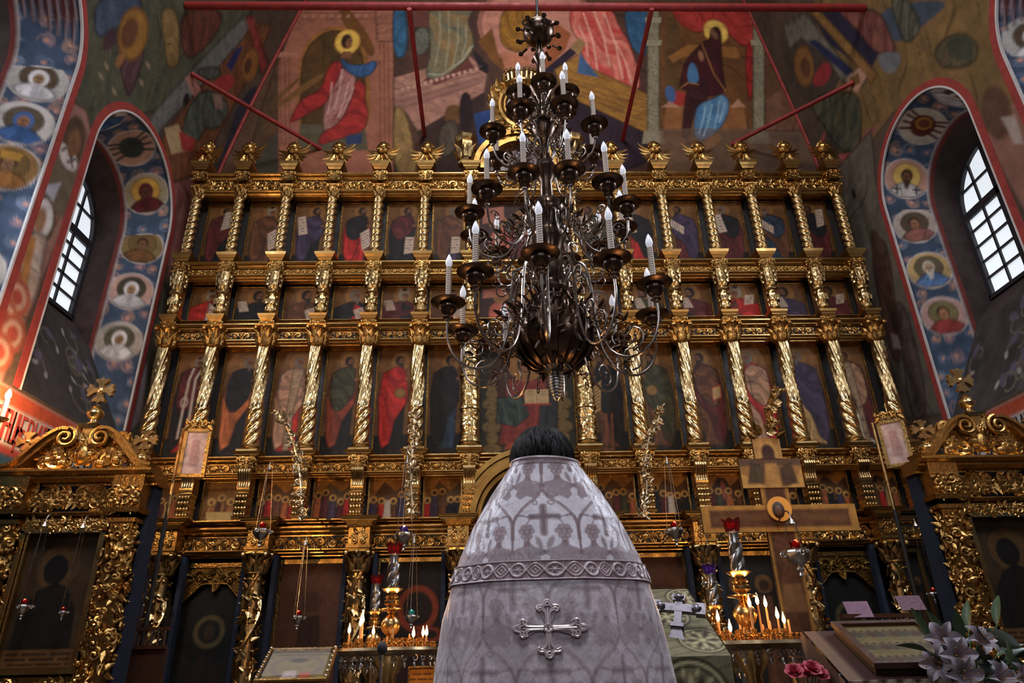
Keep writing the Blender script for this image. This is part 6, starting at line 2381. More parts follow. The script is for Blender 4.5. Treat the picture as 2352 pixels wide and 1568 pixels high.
def shrine(sx, label, ilabel):
    t = thing('icon_shrine', label, 'icon shrine', (sx * 4.16, 6.2, 0), group='gilded icon shrines by the side walls')
    MB().box((0, .14, 1.33), (1.20, .16, 2.60)).build('case', MT['blue'], t, smooth=False)
    MB().box((0, .05, .35), (1.36, .34, .70)).build('plinth', MT['wood'], t, smooth=False)
    for s in (-1, 1):
        MB().box((s * .635, .10, 1.70), (.05, .16, 1.9)).build('blue_side', MT['blue'], t, smooth=False)
        p = inst('carved_pillar', ME['k_pillar'], t, (s * .50, -.02, .86))
        m = MB().box((0, 0, .10), (.24, .22, .20))
        carve(m, .22, .18, 8, 12, y=-.115, size=.08)
        m.build('capital_block', G, p, (0, -.01, 1.50))
        f = MB().box((0, 0, .17), (.27, .25, .30))
        carve(f, .24, .26, 12, 14, y=-.13, size=.09)
        f.box((0, -.01, .0), (.32, .3, .04), (.94, .94)).box((0, -.01, .35), (.34, .32, .05), (.86, .86))
        f.build('frieze_block', G, p, (0, 0, 1.52))
    # entablature
    m = MB().box((0, .10, 2.50), (.86, .26, .32)).build('frieze', MT['blue'], t, smooth=False)
    r = carve(MB(), .80, .22, 64, 23, y=-.045, size=.105, z0=2.39)
    q = r.build('frieze_foliage', G, m)
    q['kind'] = 'stuff'
    for z0, z1, y0, y1, hw in ((2.62, 2.74, -.04, -.20, .70), (2.335, 2.385, -.03, -.09, .44)):
        MB().extrude_x(cornice_prof(y0, y1, z0, z1), -hw, hw).build('cornice', G, t, smooth=False)
    # garland above the picture and gilt frame
    r = carve(MB(), .70, .12, 44, 29, y=-.06, size=.07, z0=2.22)
    r.box((0, -.02, 2.28), (.74, .05, .11))
    r.build('garland', G, t)
    fr = MB()
    for s in (-1, 1):
        fr.box((s * .345, -.04, 1.70), (.035, .07, 1.10)).box((s * .31, -.02, 1.70), (.022, .05, 1.06))
    fr.box((0, -.04, 2.225), (.72, .07, .035)).box((0, -.04, 1.13), (.74, .08, .05))
    fr.build('picture_frame', MT['gold_pale'], t, smooth=False)
    r = carve(MB(), .74, .16, 22, 33, y=-.05, size=.08, z0=.92)
    r.box((0, 0, 1.0), (.76, .08, .17))
    r.build('lower_garland', G, t)
    # broken pediment
    for s in (-1, 1):
        P = bez([(s * .66, 0, 2.77), (s * .56, 0, 2.80), (s * .46, 0, 2.90), (s * .34, 0, 3.03), (s * .22, 0, 3.11), (s * .14, 0, 3.11)], 26)
        m = MB()
        for k in range(25):     # moulded band of box section following the curve
            a, b = P[k], P[k + 1]
            dv = (b - a) / np.linalg.norm(b - a)
            nn = np.array([-dv[2], 0, dv[0]]) * (1 if s < 0 else -1)
            for (o0, o1, y0, y1) in ((-.045, .0, -.13, .06), (.0, .028, -.16, .08)):
                V = [a + nn * o0 + (0, y0, 0), b + nn * o0 + (0, y0, 0), b + nn * o1 + (0, y0, 0), a + nn * o1 + (0, y0, 0), a + nn * o0 + (0, y1, 0), b + nn * o0 + (0, y1, 0), b + nn * o1 + (0, y1, 0), a + nn * o1 + (0, y1, 0)]
                m.add(V, [(0, 1, 2, 3), (7, 6, 5, 4), (0, 4, 5, 1), (2, 6, 7, 3), (1, 5, 6, 2), (0, 3, 7, 4)])
        pts, rad = [], []
        for k in range(26):
            u = k / 25
            a = PI / 2 + s * 4.6 * PI * u * .72
            q = .095 * (1 - .82 * u)
            pts.append((s * .155 + q * math.cos(a), -.12 - .03 * u, 3.045 + q * math.sin(a)))
            rad.append(.022 * (1 - .35 * u))
        m.tube(pts, rad, 7)
        m.lathe([(.085, 0), (.085, .16)], 16, (0, 0, 0)) if False else None
        m.build('pediment_scroll', G, t)
        m = MB()
        m.add(*_disc((s * .155, -.10, 3.045), .085, .16))
        m.build('scroll_core', MT['gold_dark'], t)
    f = carve(MB(), .72, .36, 80, 41, y=-.04, size=.12, z0=2.75)
    for s in (-1, 1):
        f.scroll((s * .22, -.06, 2.86), .10, .02, 1.5, PI, -s, .026)
        f.scroll((s * .33, -.06, 2.82), .07, .015, 1.3, 0, s, .02)
        f.leaf((s * .05, -.06, 2.98), (s * .3, 0, 1), (0, -1, 0), .16, .10, .5)
    f.ball((0, -.06, 2.90), (.07, .05, .09), 10, 8)
    f.build('pediment_foliage', G, t)['kind'] = 'stuff'
    m = MB().box((0, -.03, 3.10), (.10, .12, .10), (.8, .8)).box((0, -.03, 3.165), (.19, .18, .035), (.8, .8)).box((0, -.03, 3.02), (.07, .08, .12))
    ped = m.build('pedestal', MT['gold_pale'], t)
    o = inst('orb', ME['k_ball'], t, (0, -.03, 3.18))
    inst('cross', ME['k_cross_big'], o, (0, 0, .185))
    for s in (-1, 1):
        o = inst('orb', ME['k_ball'], t, (s * .53, -.05, 2.75), scale=(1, 1, .85))
        inst('cross', ME['k_cross'], o, (0, 0, .185))
    icon('icon', ilabel, 'shrine icons', (sx * 4.16 - .30, 1.15), .60, 1.06, big_icon, 3, step=.0085, frame=0, y=6.205, dep=.02)
    return t


def _disc(c, r, d, n=18):
    V = []
    for y in (0, d):
        for k in range(n):
            a = 2 * PI * k / n
            V.append((c[0] + r * math.cos(a), c[1] + y, c[2] + r * math.sin(a)))
    F = [(k, n + k, n + (k + 1) % n, (k + 1) % n) for k in range(n)] + [tuple(range(n)), tuple(range(2 * n - 1, n - 1, -1))]
    return V, F


shrine(-1, 'carved gilt icon shrine with crosses, under the inscription on the left wall', 'dark half-length icon in the left gilt shrine, red lamp before it')
shrine(1, 'carved gilt icon shrine with crosses, by the right wall above the lilies', 'dark icon in the right gilt shrine behind the lilies')

# ================================================================== CANDLE STANDS
fl_me = MB().lathe([(.001, 0), (.0055, .008), (.0075, .018), (.006, .030), (.003, .044), (.0008, .058)], 10).mesh('flame', MT['flame'])
BRS = MT['brass']


def candle_me(h):
    return MB().lathe([(.0062, 0), (.0055, h), (.001, h + .006)], 8).mesh('candle', MT['wax'])


CM = {round(h, 2): candle_me(h) for h in (.05, .07, .09, .11, .13, .15, .17, .19)}
hold_me = MB().lathe([(.012, 0), (.006, .012), (.006, .035), (.018, .042), (.018, .046), (.009, .048), (.009, .06), (.012, .064)], 10).mesh('candle_socket', BRS)
vase_c = [(.10, 1.185), (.05, 1.20), (.03, 1.215), (.045, 1.235), (.028, 1.25), (.02, 1.262), (.045, 1.285), (.058, 1.315), (.052, 1.345), (.025, 1.372), (.018, 1.385), (.03, 1.395), (.072, 1.402), (.075, 1.408), (.03, 1.412), (.025, 1.422),
          (.046, 1.435), (.046, 1.452), (.028, 1.462), (.042, 1.472), (.028, 1.486), (.03, 1.496), (.06, 1.515), (.064, 1.520), (.035, 1.520)]


def red_cup(r, h, mt=None):
    """faceted glass cup with a scalloped lip"""
    m = MB()
    n = 24
    prof = [(.55, 0), (.68, .10), (.78, .45), (.86, .78), (1.0, 1.0)]
    V = []
    for q, z in prof:
        for k in range(n):
            a = 2 * PI * k / n
            sc = 1 + (.10 * math.cos(6 * a) if z > .4 else .05 * math.cos(12 * a))
            V.append((r * q * sc * math.cos(a), r * q * sc * math.sin(a), h * z + (h * .12 * math.cos(6 * a) if z > .9 else 0)))
    m.grid(np.array(V), n, len(prof), True)
    m.f.append(tuple(range(n - 1, -1, -1)))
    Vi = [(x * .88, y * .88, z + .002) for x, y, z in V[n:]]
    m.grid(np.array(Vi), n, len(prof) - 1, True)
    return m.mesh('glass_cup', mt or MT['glass_red'])


glow_me = {c: MB().ball((0, 0, 0), (.012, .012, .016), 8, 6).mesh('glow', MT['glow_' + c]) for c in ('red', 'white', 'teal')}


def candle_stand(label, X, Y, zt, R, flames, seed, s=1.0, cup='glass_red', glow='red', lamp=16.0):
    t = thing('candle_stand', label, 'candle stand', (X, Y, 0), group='brass candle stands')
    dz = zt - 1.19
    MB().lathe([(.20, 0), (.20, .03), (.10, .06), (.05, .12), (.035, .3), (.06, .42), (.035, .5), (.03, .8), (.05, .95), (.04, 1.05), (.09, 1.13), (.11, 1.16)], 20).build('stem', BRS, t, (0, 0, dz))
    MB().lathe([(R * .35, 1.155), (R * .9, 1.16), (R * .98, 1.165), (R * 1.03, 1.185), (R, 1.20), (R * .95, 1.195), (R * .9, 1.18), (R * .2, 1.18)], 44).build('tray', MT['brass_dark'], t, (0, 0, dz))
    sk = MB()
    for k in range(28):
        a = 2 * PI * k / 28
        ca, sa = math.cos(a), math.sin(a)
        c = np.array([R * .93 * ca, R * .93 * sa, 1.145])
        pts = []
        for j in range(12):
            u = j / 11
            q = .018 * (1 - .7 * u)
            aa = PI / 2 + (1 if k % 2 else -1) * 6.5 * u
            pts.append(c + q * math.cos(aa) * np.array([-sa, ca, 0]) + np.array([0, 0, q * math.sin(aa)]))
        sk.tube(pts, .0055, 5)
        sk.leaf(c + (0, 0, -.02), (0, 0, -1), (ca, sa, 0), .03, .02, .5)
    sk.build('openwork_skirt', MT['silver'], t, (0, 0, dz))['kind'] = 'stuff'
    MB().lathe(vase_c, 20).build('centre_vase', BRS, t, (0, 0, dz))
    tw = MB()

    def mod(th, z):
        return 1 - .22 + .30 * np.abs(np.cos(3 * (th - (z - 1.51) * 30) / 2)) ** .8
    tw.lathe([(.036, 1.515 + .145 * j / 39) for j in range(40)], 22, mod=mod)
    tw.lathe([(.030, 1.66), (.026, 1.675), (.026, 1.71), (.034, 1.715)], 16)
    col = tw.build('twisted_column', MT['silver'], t, (0, 0, dz))
    cp = inst('glass_cup', red_cup(.050, .062, MT[cup]), t, (0, 0, 1.715 + dz))
    inst('glow', glow_me[glow], cp, (0, -.0, .040))
    r = random.Random(seed)
    ring = []
    for n, q in ((26, .88), (18, .64), (11, .42)):
        for k in range(n):
            ring.append((2 * PI * (k + r.uniform(-.1, .1)) / n, R * q))
    for a, q in ring:
        inst('candle_socket', hold_me, t, (q * math.cos(a), q * math.sin(a), zt - .012), scale=(1, 1, .8 if q > R * .7 else 1.1))
    hs_ = sorted(CM)
    for (fx, fy, fz) in flames:      # lit tapers: measured flame positions relative to the stand
        h = min(hs_, key=lambda v: abs(v - (fz - .05 - zt)))
        c = inst('candle', CM[h], t, (fx, fy, fz - .035 - h))
        inst('flame', fl_me, c, (0, 0, h + .002), scale=(1.25, 1.25, 1.0))
    for k in range(4):
        a, q = ring[r.randrange(len(ring))]
        inst('candle', CM[hs_[r.randrange(2)]], t, (q * math.cos(a), q * math.sin(a), zt + .03))
    light('candle_light', 'POINT', (X, Y, zt + .26), lamp, (1.0, .52, .20), .10)
    return t


MT['brass_dark'] = mat('tarnished_brass', (0.34, 0.24, 0.13, 1), 0.28, 1.0, vary=.5, vscale=10)


def fl(X, Y, pts):
    out = []
    for px, py, dy in pts:
        q = at(px, py, 1, Y + dy)
        out.append((q[0] - X, dy, q[2]))
    return out


XL_, YL_ = -1.04, 4.3
candle_stand('brass candle stand with burning tapers and red cup, left of the priest', XL_, YL_, 1.205, .29, fl(XL_, YL_, [(803, 1441, -.05), (829, 1424, -.1), (834, 1418, .1), (858, 1445, .18), (950, 1449, -.12), (972, 1447, .05), (980, 1446, -.08)]), 3)
XR_, YR_ = .80, 3.6
candle_stand('brass candle stand with tall tapers and red cup, right of the priest', XR_, YR_, 1.19, .275, fl(XR_, YR_, [(1720, 1378, -.1), (1738, 1373, .0), (1757, 1379, .08), (1784, 1405, -.05), (1799, 1416, .06), (1620, 1433, -.08), (1648, 1412, .06), (1676, 1434, -.15)]), 5)
candle_stand('smaller brass candle stand standing behind the left one', -1.35, 5.6, 1.16, .22, [], 7, lamp=2.0)
candle_stand('smaller brass candle stand with violet cup, behind the right one', 1.0, 4.75, 1.10, .20, [], 9, cup='glass_violet', glow='white', lamp=2.0)


# ================================================================== PAINTED CRUCIFIX
cx0 = 1.845
cru = thing('crucifix', 'tall painted wooden crucifix with gilt border standing before the icon screen', 'crucifix', (cx0, 5.5, 0))


def flat_board(name, outline, fn, dep, parent, y=0.0, step=.012, mt='icon', tilt=0.0):
    """painted board cut to an outline of (x, z)"""
    P = np.array(outline)
    lo, hi = P.min(0), P.max(0)
    nu, nv = int((hi[0] - lo[0]) / step) + 2, int((hi[1] - lo[1]) / step) + 2
    U, V = grid_uv(nu, nv, hi[0] - lo[0], hi[1] - lo[1], lo[0], lo[1])
    pp = Paint(U, V, (90, 60, 34), step * .8)
    fn(pp)
    m = MB().grid(np.stack([U, np.full_like(U, y), V], 1), nu, nv)
    m.box(((lo[0] + hi[0]) / 2, y + dep / 2 + .001, (lo[1] + hi[1]) / 2), (hi[0] - lo[0], dep, hi[1] - lo[1]))
    C = np.concatenate([pp.C, np.tile(lin((84, 58, 30)), (8, 1))])
    return m.build(name, MT[mt], parent, cols=C, smooth=False)


def p_arm(p):
    p.poly([(-9, -9), (9, -9), (9, 9), (-9, 9)], (168, 122, 58))
    p.poly([(-.565, 2.045), (.565, 2.045), (.565, 2.185), (-.565, 2.185)], (92, 58, 36))
    p.speck(.15, 20, 2)
    for s in (-1, 1):
        p.line([(s * .1, 2.13), (s * .3, 2.12), (s * .52, 2.11)], .05, (106, 70, 42))


def p_post(p):
    p.poly([(-9, -9), (9, -9), (9, 9), (-9, 9)], (160, 114, 54))
    p.poly([(-.085, -9), (.085, -9), (.085, 9), (-.085, 9)], (84, 50, 32))
    p.speck(.15, 14, 3)
    p.poly([(-.075, .6), (.075, .6), (.085, 1.55), (.09, 2.05), (-.09, 2.05), (-.085, 1.5)], (98, 62, 38), fold=(.1, 7, (76, 44, 28)))
    p.poly([(-.09, 1.42), (.09, 1.42), (.07, 1.62), (-.07, 1.62)], (120, 84, 52))


arm = flat_board('cross_arm', [(-.625, 2.01), (.625, 2.22)], p_arm, .035, cru, y=-.012)
flat_board('upright', [(-.115, .35), (.115, 2.36)], p_post, .035, cru)
m = MB()
nst = 40
V = []
hp = Paint(*grid_uv(nst, nst, .26, .26, -.13, 2.10), base=(190, 142, 70), soft=.006)
# head and halo as a thin raised disc
m = MB()
V, F = _disc((0, -.035, 2.185), .098, .02, 40)
m.add(V, F)
m.build('halo', mat('halo_gold', srgb(190, 144, 74), .4, metal=.4), cru, smooth=False)
hd = MB().ball((-.012, -.04, 2.175), (.048, .018, .066), 14, 10)
hd.build('painted_head', mat('painted_head', srgb(58, 34, 24), .55, vary=.3), cru)
MB().ball((-.018, -.052, 2.165), (.028, .012, .045), 12, 8).build('painted_face', mat('painted_face', srgb(96, 58, 38), .55), cru)


def p_top(p):
    p.poly([(-9, -9), (9, -9), (9, 9), (-9, 9)], (150, 110, 60))
    p.poly([(-.26, 2.48), (-.05, 2.36), (-.26, 2.36)], (184, 140, 76))
    p.poly([(.26, 2.52), (.12, 2.36), (.26, 2.36)], (184, 140, 76))
    p.poly([(-.26, 2.54), (.26, 2.54), (.26, 2.7), (-.26, 2.7)], (92, 66, 52))
    p.poly([(-.2, 2.40), (-.08, 2.40), (-.06, 2.53), (-.16, 2.56)], (84, 68, 46), fold=(.4, 9, (60, 50, 40)))
    p.poly([(.08, 2.38), (.2, 2.40), (.17, 2.56), (.08, 2.52)], (88, 60, 42), fold=(.4, 9, (64, 48, 38)))
    p.poly([(-.05, 2.36), (.06, 2.36), (.05, 2.56), (-.04, 2.56)], (176, 132, 74))


flat_board('top_board', [(-.255, 2.36), (.255, 2.60)], p_top, .03, cru, y=-.005)


def p_head(p):
    p.poly([(-9, -9), (9, -9), (9, 9), (-9, 9)], (172, 130, 74))
    p.ell((0, 2.66), .085, (190, 146, 84))
    p.ell((0, 2.65), (.055, .075), (64, 38, 34))
    p.poly([(-.09, 2.57), (.09, 2.57), (.05, 2.62), (-.05, 2.62)], (72, 44, 38))


flat_board('head_board', [(-.115, 2.60), (.115, 2.775)], p_head, .03, cru, y=-.008)
m = MB()
r = random.Random(6)
for s in (-1, 1):
    m.scroll((s * .06, -.01, 2.84), .055, .012, 1.3, 0 if s > 0 else PI, s, .014)
    m.leaf((s * .04, -.01, 2.80), (s * .5, 0, 1), (0, -1, 0), .13, .06, .6)
    m.leaf((s * .09, -.01, 2.78), (s * 1, 0, .6), (0, -1, 0), .10, .05, .6)
m.build('crest', MT['gold_dark'], cru)
m = MB()
for i in range(34):
    u = i / 33
    c = np.array([.03 + .13 * u + .02 * math.sin(9 * u), -.01, 2.84 + .36 * u])
    a = r.uniform(0, 2 * PI)
    m.leaf(c, (math.cos(a), -.2, math.sin(a) + .4), (0, -1, 0), .085, .045, .7)
m.tube([(.03, -.01, 2.80), (.07, -.01, 2.95), (.13, -.01, 3.08), (.17, -.01, 3.22)], .01, 6)
m.build('gilt_spray', MT['gold_pale'], cru)
MB().box((0, .0, .18), (.5, .5, .36), (1.15, 1.15)).build('stepped_base', MT['wood'], cru, smooth=False)


# ================================================================== PROCESSIONAL BANNERS
def p_cloth(p):
    p.poly([(-9, -9), (9, -9), (9, 9), (-9, 9)], (178, 146, 132))
    p.speck(.2, 30, 3)
    p.poly([(-.05, 2.98), (.05, 2.98), (.04, 3.26), (-.04, 3.26)], (156, 118, 108))


def banner(sx, X, label, rz):
    t = thing('processional_banner', label, 'banner', (X, 6.9, 0), rz, group='processional banners by the shrines')
    MB().tube([(-.165, .02, .0), (-.165, .02, 3.38)], .016, 8).build('pole', MT['brass'], t)
    MB().tube([(-.165, .02, .0), (-.165, .02, 2.45)], .020, 8).build('pole_grip', MT['dark'], t)
    m = MB()
    for s in (-1, 1):
        m.box((s * .115, 0, 3.12), (.035, .03, .48))
    m.box((0, 0, 2.885), (.265, .03, .035)).box((0, 0, 3.36), (.265, .03, .035))
    carve(m, .26, .10, 10, 15, y=-.015, size=.06, z0=3.37)
    m.box((0, 0, 3.42), (.18, .02, .07), (1.3, 1))
    m.tube([(0, 0, 3.44), (0, 0, 3.56)], .007, 6).tube([(-.025, 0, 3.525), (.025, 0, 3.525)], .006, 6)
    for s in (-1, 1):
        m.lathe([(.012, 0), (.016, .02), (.006, .04), (.002, .10)], 8, (s * .115, 0, 3.38))
    m.build('banner_frame', MT['gold'], t)
    flat_board('banner_cloth', [(-.098, 2.90), (.098, 3.345)], p_cloth, .012, t, y=-.004)
    return t


banner(-1, -3.50, 'gilt framed processional banner with pinkish cloth on a pole beside the left shrine', .12)
banner(1, 3.80, 'gilt framed processional banner on a pole beside the right shrine', -.6)


# ================================================================== HANGING LAMPS
def lamp(label, px, py, Y, ztop, cup, glow, s=1.0, metal='silver', spread=.05, back=None):
    q = at(px, py, 1, Y)
    t = thing('hanging_lamp', label, 'oil lamp', (q[0], Y, q[2] - .02), group='hanging oil lamps')
    m = MB().lathe([(.004, -.13), (.012, -.12), (.006, -.105), (.022, -.09), (.012, -.075), (.045, -.05), (.062, -.02), (.066, .0), (.060, .012)], 18, mod=lambda th, z: 1 + .05 * np.cos(9 * th))
    for k in range(3):
        a = 2 * PI * k / 3 + .5
        m.scroll((.075 * math.cos(a), .075 * math.sin(a), -.01), .022, .005, 1.2, 0, 1, .006)
    m.v = [v * s for v in m.v]
    m.build('bowl', MT[metal], t)
    c = inst('glass_cup', red_cup(.036 * s, .05 * s, MT[cup]), t, (0, 0, .005))
    inst('glow', glow_me[glow], c, (0, -.006, .05 * s), scale=(s,) * 3)
    for k in range(3):
        a = 2 * PI * k / 3 + .5
        b = (spread * math.cos(a) * s * 1.4, spread * math.sin(a) * s * 1.4, .005)
        MB().tube([b, (b[0] * .35, b[1] * .35, ztop - q[2])], .0032, 5).build('chain', MT['bronze_bright'], t)
    MB().lathe([(.03, -.02), (.02, .0), (.006, .02), (.004, .06)], 10, (0, 0, ztop - q[2])).build('canopy', MT[metal], t)
    wy = back if back else 8.12
    MB().tube(bez([(0, 0, ztop - q[2] + .05), (0, (wy - Y) * .3, ztop - q[2] + .09), (0, wy - Y, ztop - q[2] + .02)], 12), .006, 6).build('support_arm', MT['bronze_bright'], t)
    return t


lamp('hanging oil lamp with pinkish glass and red flame before the carved frieze, left', 601, 1214, 7.2, 3.05, 'glass_red', 'red', 1.25)
lamp('hanging silver oil lamp with white flame above the left candle stand', 928, 1222, 7.2, 3.1, 'glass_violet', 'white', 1.3)
lamp('hanging oil lamp with red glass just right of the priest shoulder', 1550, 1212, 7.2, 3.05, 'glass_red', 'red', 1.25)
lamp('small hanging oil lamp with red flame before the large brown icon', 685, 1412, 7.4, 2.30, 'glass_red', 'red', .9)
lamp('small hanging oil lamp with green flame before the red-haloed icon', 945, 1410, 7.4, 2.30, 'glass_green', 'teal', .9)
lamp('small hanging oil lamp with red flame before the left shrine icon', 56, 1386, 6.0, 2.28, 'glass_red', 'red', .8, back=6.17)
lamp('silver oil lamp with red glass hanging over the crucifix foot', 1830, 1262, 5.2, 2.06, 'glass_red', 'red', 1.35, back=5.49)
lamp('violet glass oil lamp hanging behind the right candle stand', 1632, 1333, 6.2, 2.25, 'glass_violet', 'white', .9)
lamp('tiny red oil lamp glowing left of the right shrine', 2143, 1357, 6.9, 2.3, 'glass_red', 'red', .7)
lamp('tiny red oil lamp glowing low inside the left shrine', 146, 1399, 6.05, 2.27, 'glass_red', 'red', .5, back=6.17)


# silvered foliage brackets the lamps hang from
def bracket(label, path, seed):
    P = np.array([at(px, py, 1, Y) for px, py, Y in path])
    base = P[-1].copy()
    t = thing('foliage_bracket', label, 'bracket', tuple(base), group='silvered foliage brackets')
    Q = bez(P - base, 40)
    MB().tube(Q, .012, 6).build('stem', MT['silver_gilt'], t)
    MB().tube([Q[0], Q[0] + np.array([0, .75, -.02])], .010, 6).build('support_arm', MT['silver_gilt'], t)
    MB().tube([Q[-1], Q[-1] + np.array([0, .72, .1])], .010, 6).build('support_arm', MT['silver_gilt'], t)
    m = MB()
    r = random.Random(seed)
    for i in range(130):
        q = Q[r.randrange(40)] + np.array([r.uniform(-.045, .045), r.uniform(-.05, .05), r.uniform(-.03, .03)])
        a = r.uniform(0, 2 * PI)
        k = r.random()
        if k < .7:
            m.leaf(q, (math.cos(a), -.2, math.sin(a)), (r.uniform(-.5, .5), -1, 0), r.uniform(.05, .09), r.uniform(.025, .045), .8)
        elif k < .9:
            m.ball(q, r.uniform(.01, .02), 6, 5)
        else:
            m.scroll(tuple(q), .04, .01, 1.2, a, 1, .008)
    m.build('foliage', MT['silver_gilt'], t)['kind'] = 'stuff'


MT['silver_gilt'] = mat('silver_gilt', (0.66, 0.52, 0.32, 1), .22, 1.0, vary=.4, vscale=18)
bracket('silvered foliage bracket slanting before the third and fourth tall icons from the left', [(634, 948, 7.4), (652, 968, 7.4), (672, 1010, 7.4), (684, 1060, 7.4), (690, 1120, 7.4), (694, 1185, 7.4)], 3)
bracket('silvered foliage bracket before the tall columns right of the priest', [(1518, 938, 7.4), (1508, 975, 7.4), (1490, 1010, 7.4), (1482, 1070, 7.4), (1486, 1120, 7.4), (1478, 1180, 7.4)], 5)
bracket('silvered foliage bracket hanging before the column left of the great arch', [(952, 955, 7.4), (950, 1000, 7.4), (946, 1060, 7.4), (944, 1120, 7.4), (948, 1185, 7.4)], 8)
# wall candle lamp at the left edge
q = at(20, 905, 0, XL + .22)
sc = thing('wall_candle_lamp', 'glowing electric candle lamp on the left wall above the shrine', 'wall lamp', tuple(q))
MB().lathe([(.02, -.22), (.022, -.05)], 12).build('candle_sleeve', MT['sleeve'], sc)
MB().lathe([(.02, -.26), (.05, -.24), (.06, -.225), (.025, -.22)], 14).build('drip_pan', MT['brass'], sc)
MB().tube(bez([(0, 0, -.25), (-.05, 0, -.33), (-.14, 0, -.33), (-.22, 0, -.28)], 14), .012, 7).build('arm', MT['brass'], sc)
MT['lit_bulb'] = mat('lit_bulb', (1, .8, .5, 1), .4, emit=(1.0, .66, .32, 1), estr=60)
MB().lathe([(.012, -.05), (.024, -.02), (.024, .0), (.014, .03), (.003, .05)], 14).build('bulb', MT['lit_bulb'], sc)
light('wall_lamp_light', 'POINT', (q[0] + .06, q[1], q[2]), 42, (1.0, .60, .26), .04)

# ================================================================== LECTERNS, FLOWERS AND SMALL FURNITURE
def draped_lectern(t, X0, X1, y0, y1, zf, zb, fn, mt, hem=.05, step=.011, over=.10):
    """sloping top with the cloth falling over front and sides (front = towards the viewer)"""
    nu, nv = int((X1 - X0) / step), 0
    us = np.linspace(X0, X1, nu)
    L = math.hypot(y1 - y0, zb - zf)
    front = zf - hem
    vs = np.concatenate([np.arange(0, front, step * 1.2), front + np.arange(0, L, step)])
    V, UU, VV = [], [], []
    for v in vs:
        if v < front:
            y, z = y0, hem + v
        else:
            q = (v - front) / L
            y, z = y0 + (y1 - y0) * q, zf + (zb - zf) * q
        for u in us:
            b = .008 * math.sin(u * 26) * max(0, 1 - v / front) if v < front else 0
            V.append((u, y - .012 - b, z + .012))
            UU.append(u)
            VV.append(v)
    p = Paint(UU, VV, (120, 112, 84), step * .6)
    fn(p, X0, X1, front, L)
    m = MB().grid(np.array(V), nu, len(vs))
    top = m.build('cloth', MT[mt], t, cols=p.C)
    for sx, xx in ((-1, X0), (1, X1)):
        ns = 40
        W, Q = [], []
        for j in range(46):
            w = j / 45
            for i in range(ns):
                q = i / (ns - 1)
                y = y0 + (y1 - y0) * q
                zt = zf + (zb - zf) * q
                z = hem + (zt - hem) * w
                W.append((xx + sx * (.008 + .012 * (1 - w) * (1 + math.sin(q * 20)) + .05 * (1 - w)), y, z + .012 * w))
                Q.append((y * 1.0, z))
        Q = np.array(Q)
        p = Paint(Q[:, 0], Q[:, 1], (124, 116, 88), .008)
        fn(p, y0, y1, front, L)
        MB().grid(np.array(W), ns, 46).build('cloth_side', MT[mt], t, cols=p.C)
    MB().box(((X0 + X1) / 2, (y0 + y1) / 2, zf / 2), ((X1 - X0) * .8, (y1 - y0) * .8, zf * .95)).build('stand', MT['wood'], t, smooth=False)
    return top


def brocade(p, a, b, front, L):
    p.speck(.12, 40, 2)
    for k in range(-30, 60):
        p.line([(a - .2, front - 1.2 + k * .045), (b + .2, front - 1.2 + k * .045 + .25)], .007, (92, 86, 60))
    D, Li = (58, 52, 34), (178, 168, 128)
    for (cx, cz, R) in (((a + b) / 2 + .05, front - .13, .13), (b - .06, front + .10, .085), (a + .10, front + .12, .085), ((a + b) / 2 + .05, front + .27, .085), (b - .02, front + .42, .085), (a + .10, front + .40, .085), (a, front - .45, .14), (b, front - .45, .14), ((a + b) / 2, front - .62, .14)):
        for q, c, w in ((1.0, D, .90), (.90, Li, .93), (.80, D, .92)):
            p.ell((cx, cz), R * q, c, inner=w)
        for k in range(40):
            t = 2 * PI * k / 40
            p.ell((cx + R * .95 * math.cos(t), cz + R * .95 * math.sin(t)), R * .028, D)
        for k in range(12):
            t = 2 * PI * k / 12
            p.ell((cx + R * .42 * math.cos(t), cz + R * .42 * math.sin(t)), (R * .2, R * .075), Li if k % 2 else D, rot=t)
            p.ell((cx + R * .66 * math.cos(t + .26), cz + R * .66 * math.sin(t + .26)), (R * .09, R * .05), Li, rot=t)
        p.ell((cx, cz), R * .14, Li)


# lectern beside the priest
t = thing('draped_lectern', 'lectern under an olive brocade cloth just right of the priest', 'lectern', (.155, 2.62, 0))
draped_lectern(t, -.21, .165, -.22, .22, 1.13, 1.37, brocade, 'brocade', step=.0055)
# silver cross that stands on it
cxp = at(1556, 1440, 1, 2.52)
sc = thing('altar_cross', 'engraved silver cross lying on the brocade lectern beside the priest', 'cross', (float(cxp[0]) + .0, 2.52, float(cxp[2])))
sc.rotation_euler = (-.50, .12, -.35)
SV = MT['silver_mauve'] = mat('silver_mauve', (0.24, 0.22, 0.25, 1), .28, 1.0, vary=.3, vscale=60)
m = MB().prism([(-.013, .0), (.013, .0), (.013, .115), (-.013, .115)][::-1], -.010, .010)
m.prism([(-.024, .115), (.024, .115), (.020, .095), (-.020, .095)], -.014, .014)
m.ball((0, -.012, .108), (.02, .012, .012), 10, 7)
m.build('upright', SV, sc)
m = MB().prism([(-.085, .055), (.085, .055), (.085, .083), (-.085, .083)], -.011, .009)
for s in (-1, 1):
    m.prism([(s * .060, .048), (s * .092, .048), (s * .092, .090), (s * .060, .090)] if s > 0 else [(-.092, .048), (-.060, .048), (-.060, .090), (-.092, .090)], -.015, .012)
    m.ball((s * .062, -.015, .069), (.018, .01, .014), 10, 7)
m.build('cross_bar', SV, sc)
m = MB().prism([(-.013, .0), (.013, .0), (.030, -.062), (.022, -.082), (-.022, -.082), (-.030, -.062)], -.012, .012)
m.box((0, -.004, .0), (.044, .034, .014))
m.build('handle', SV, sc)


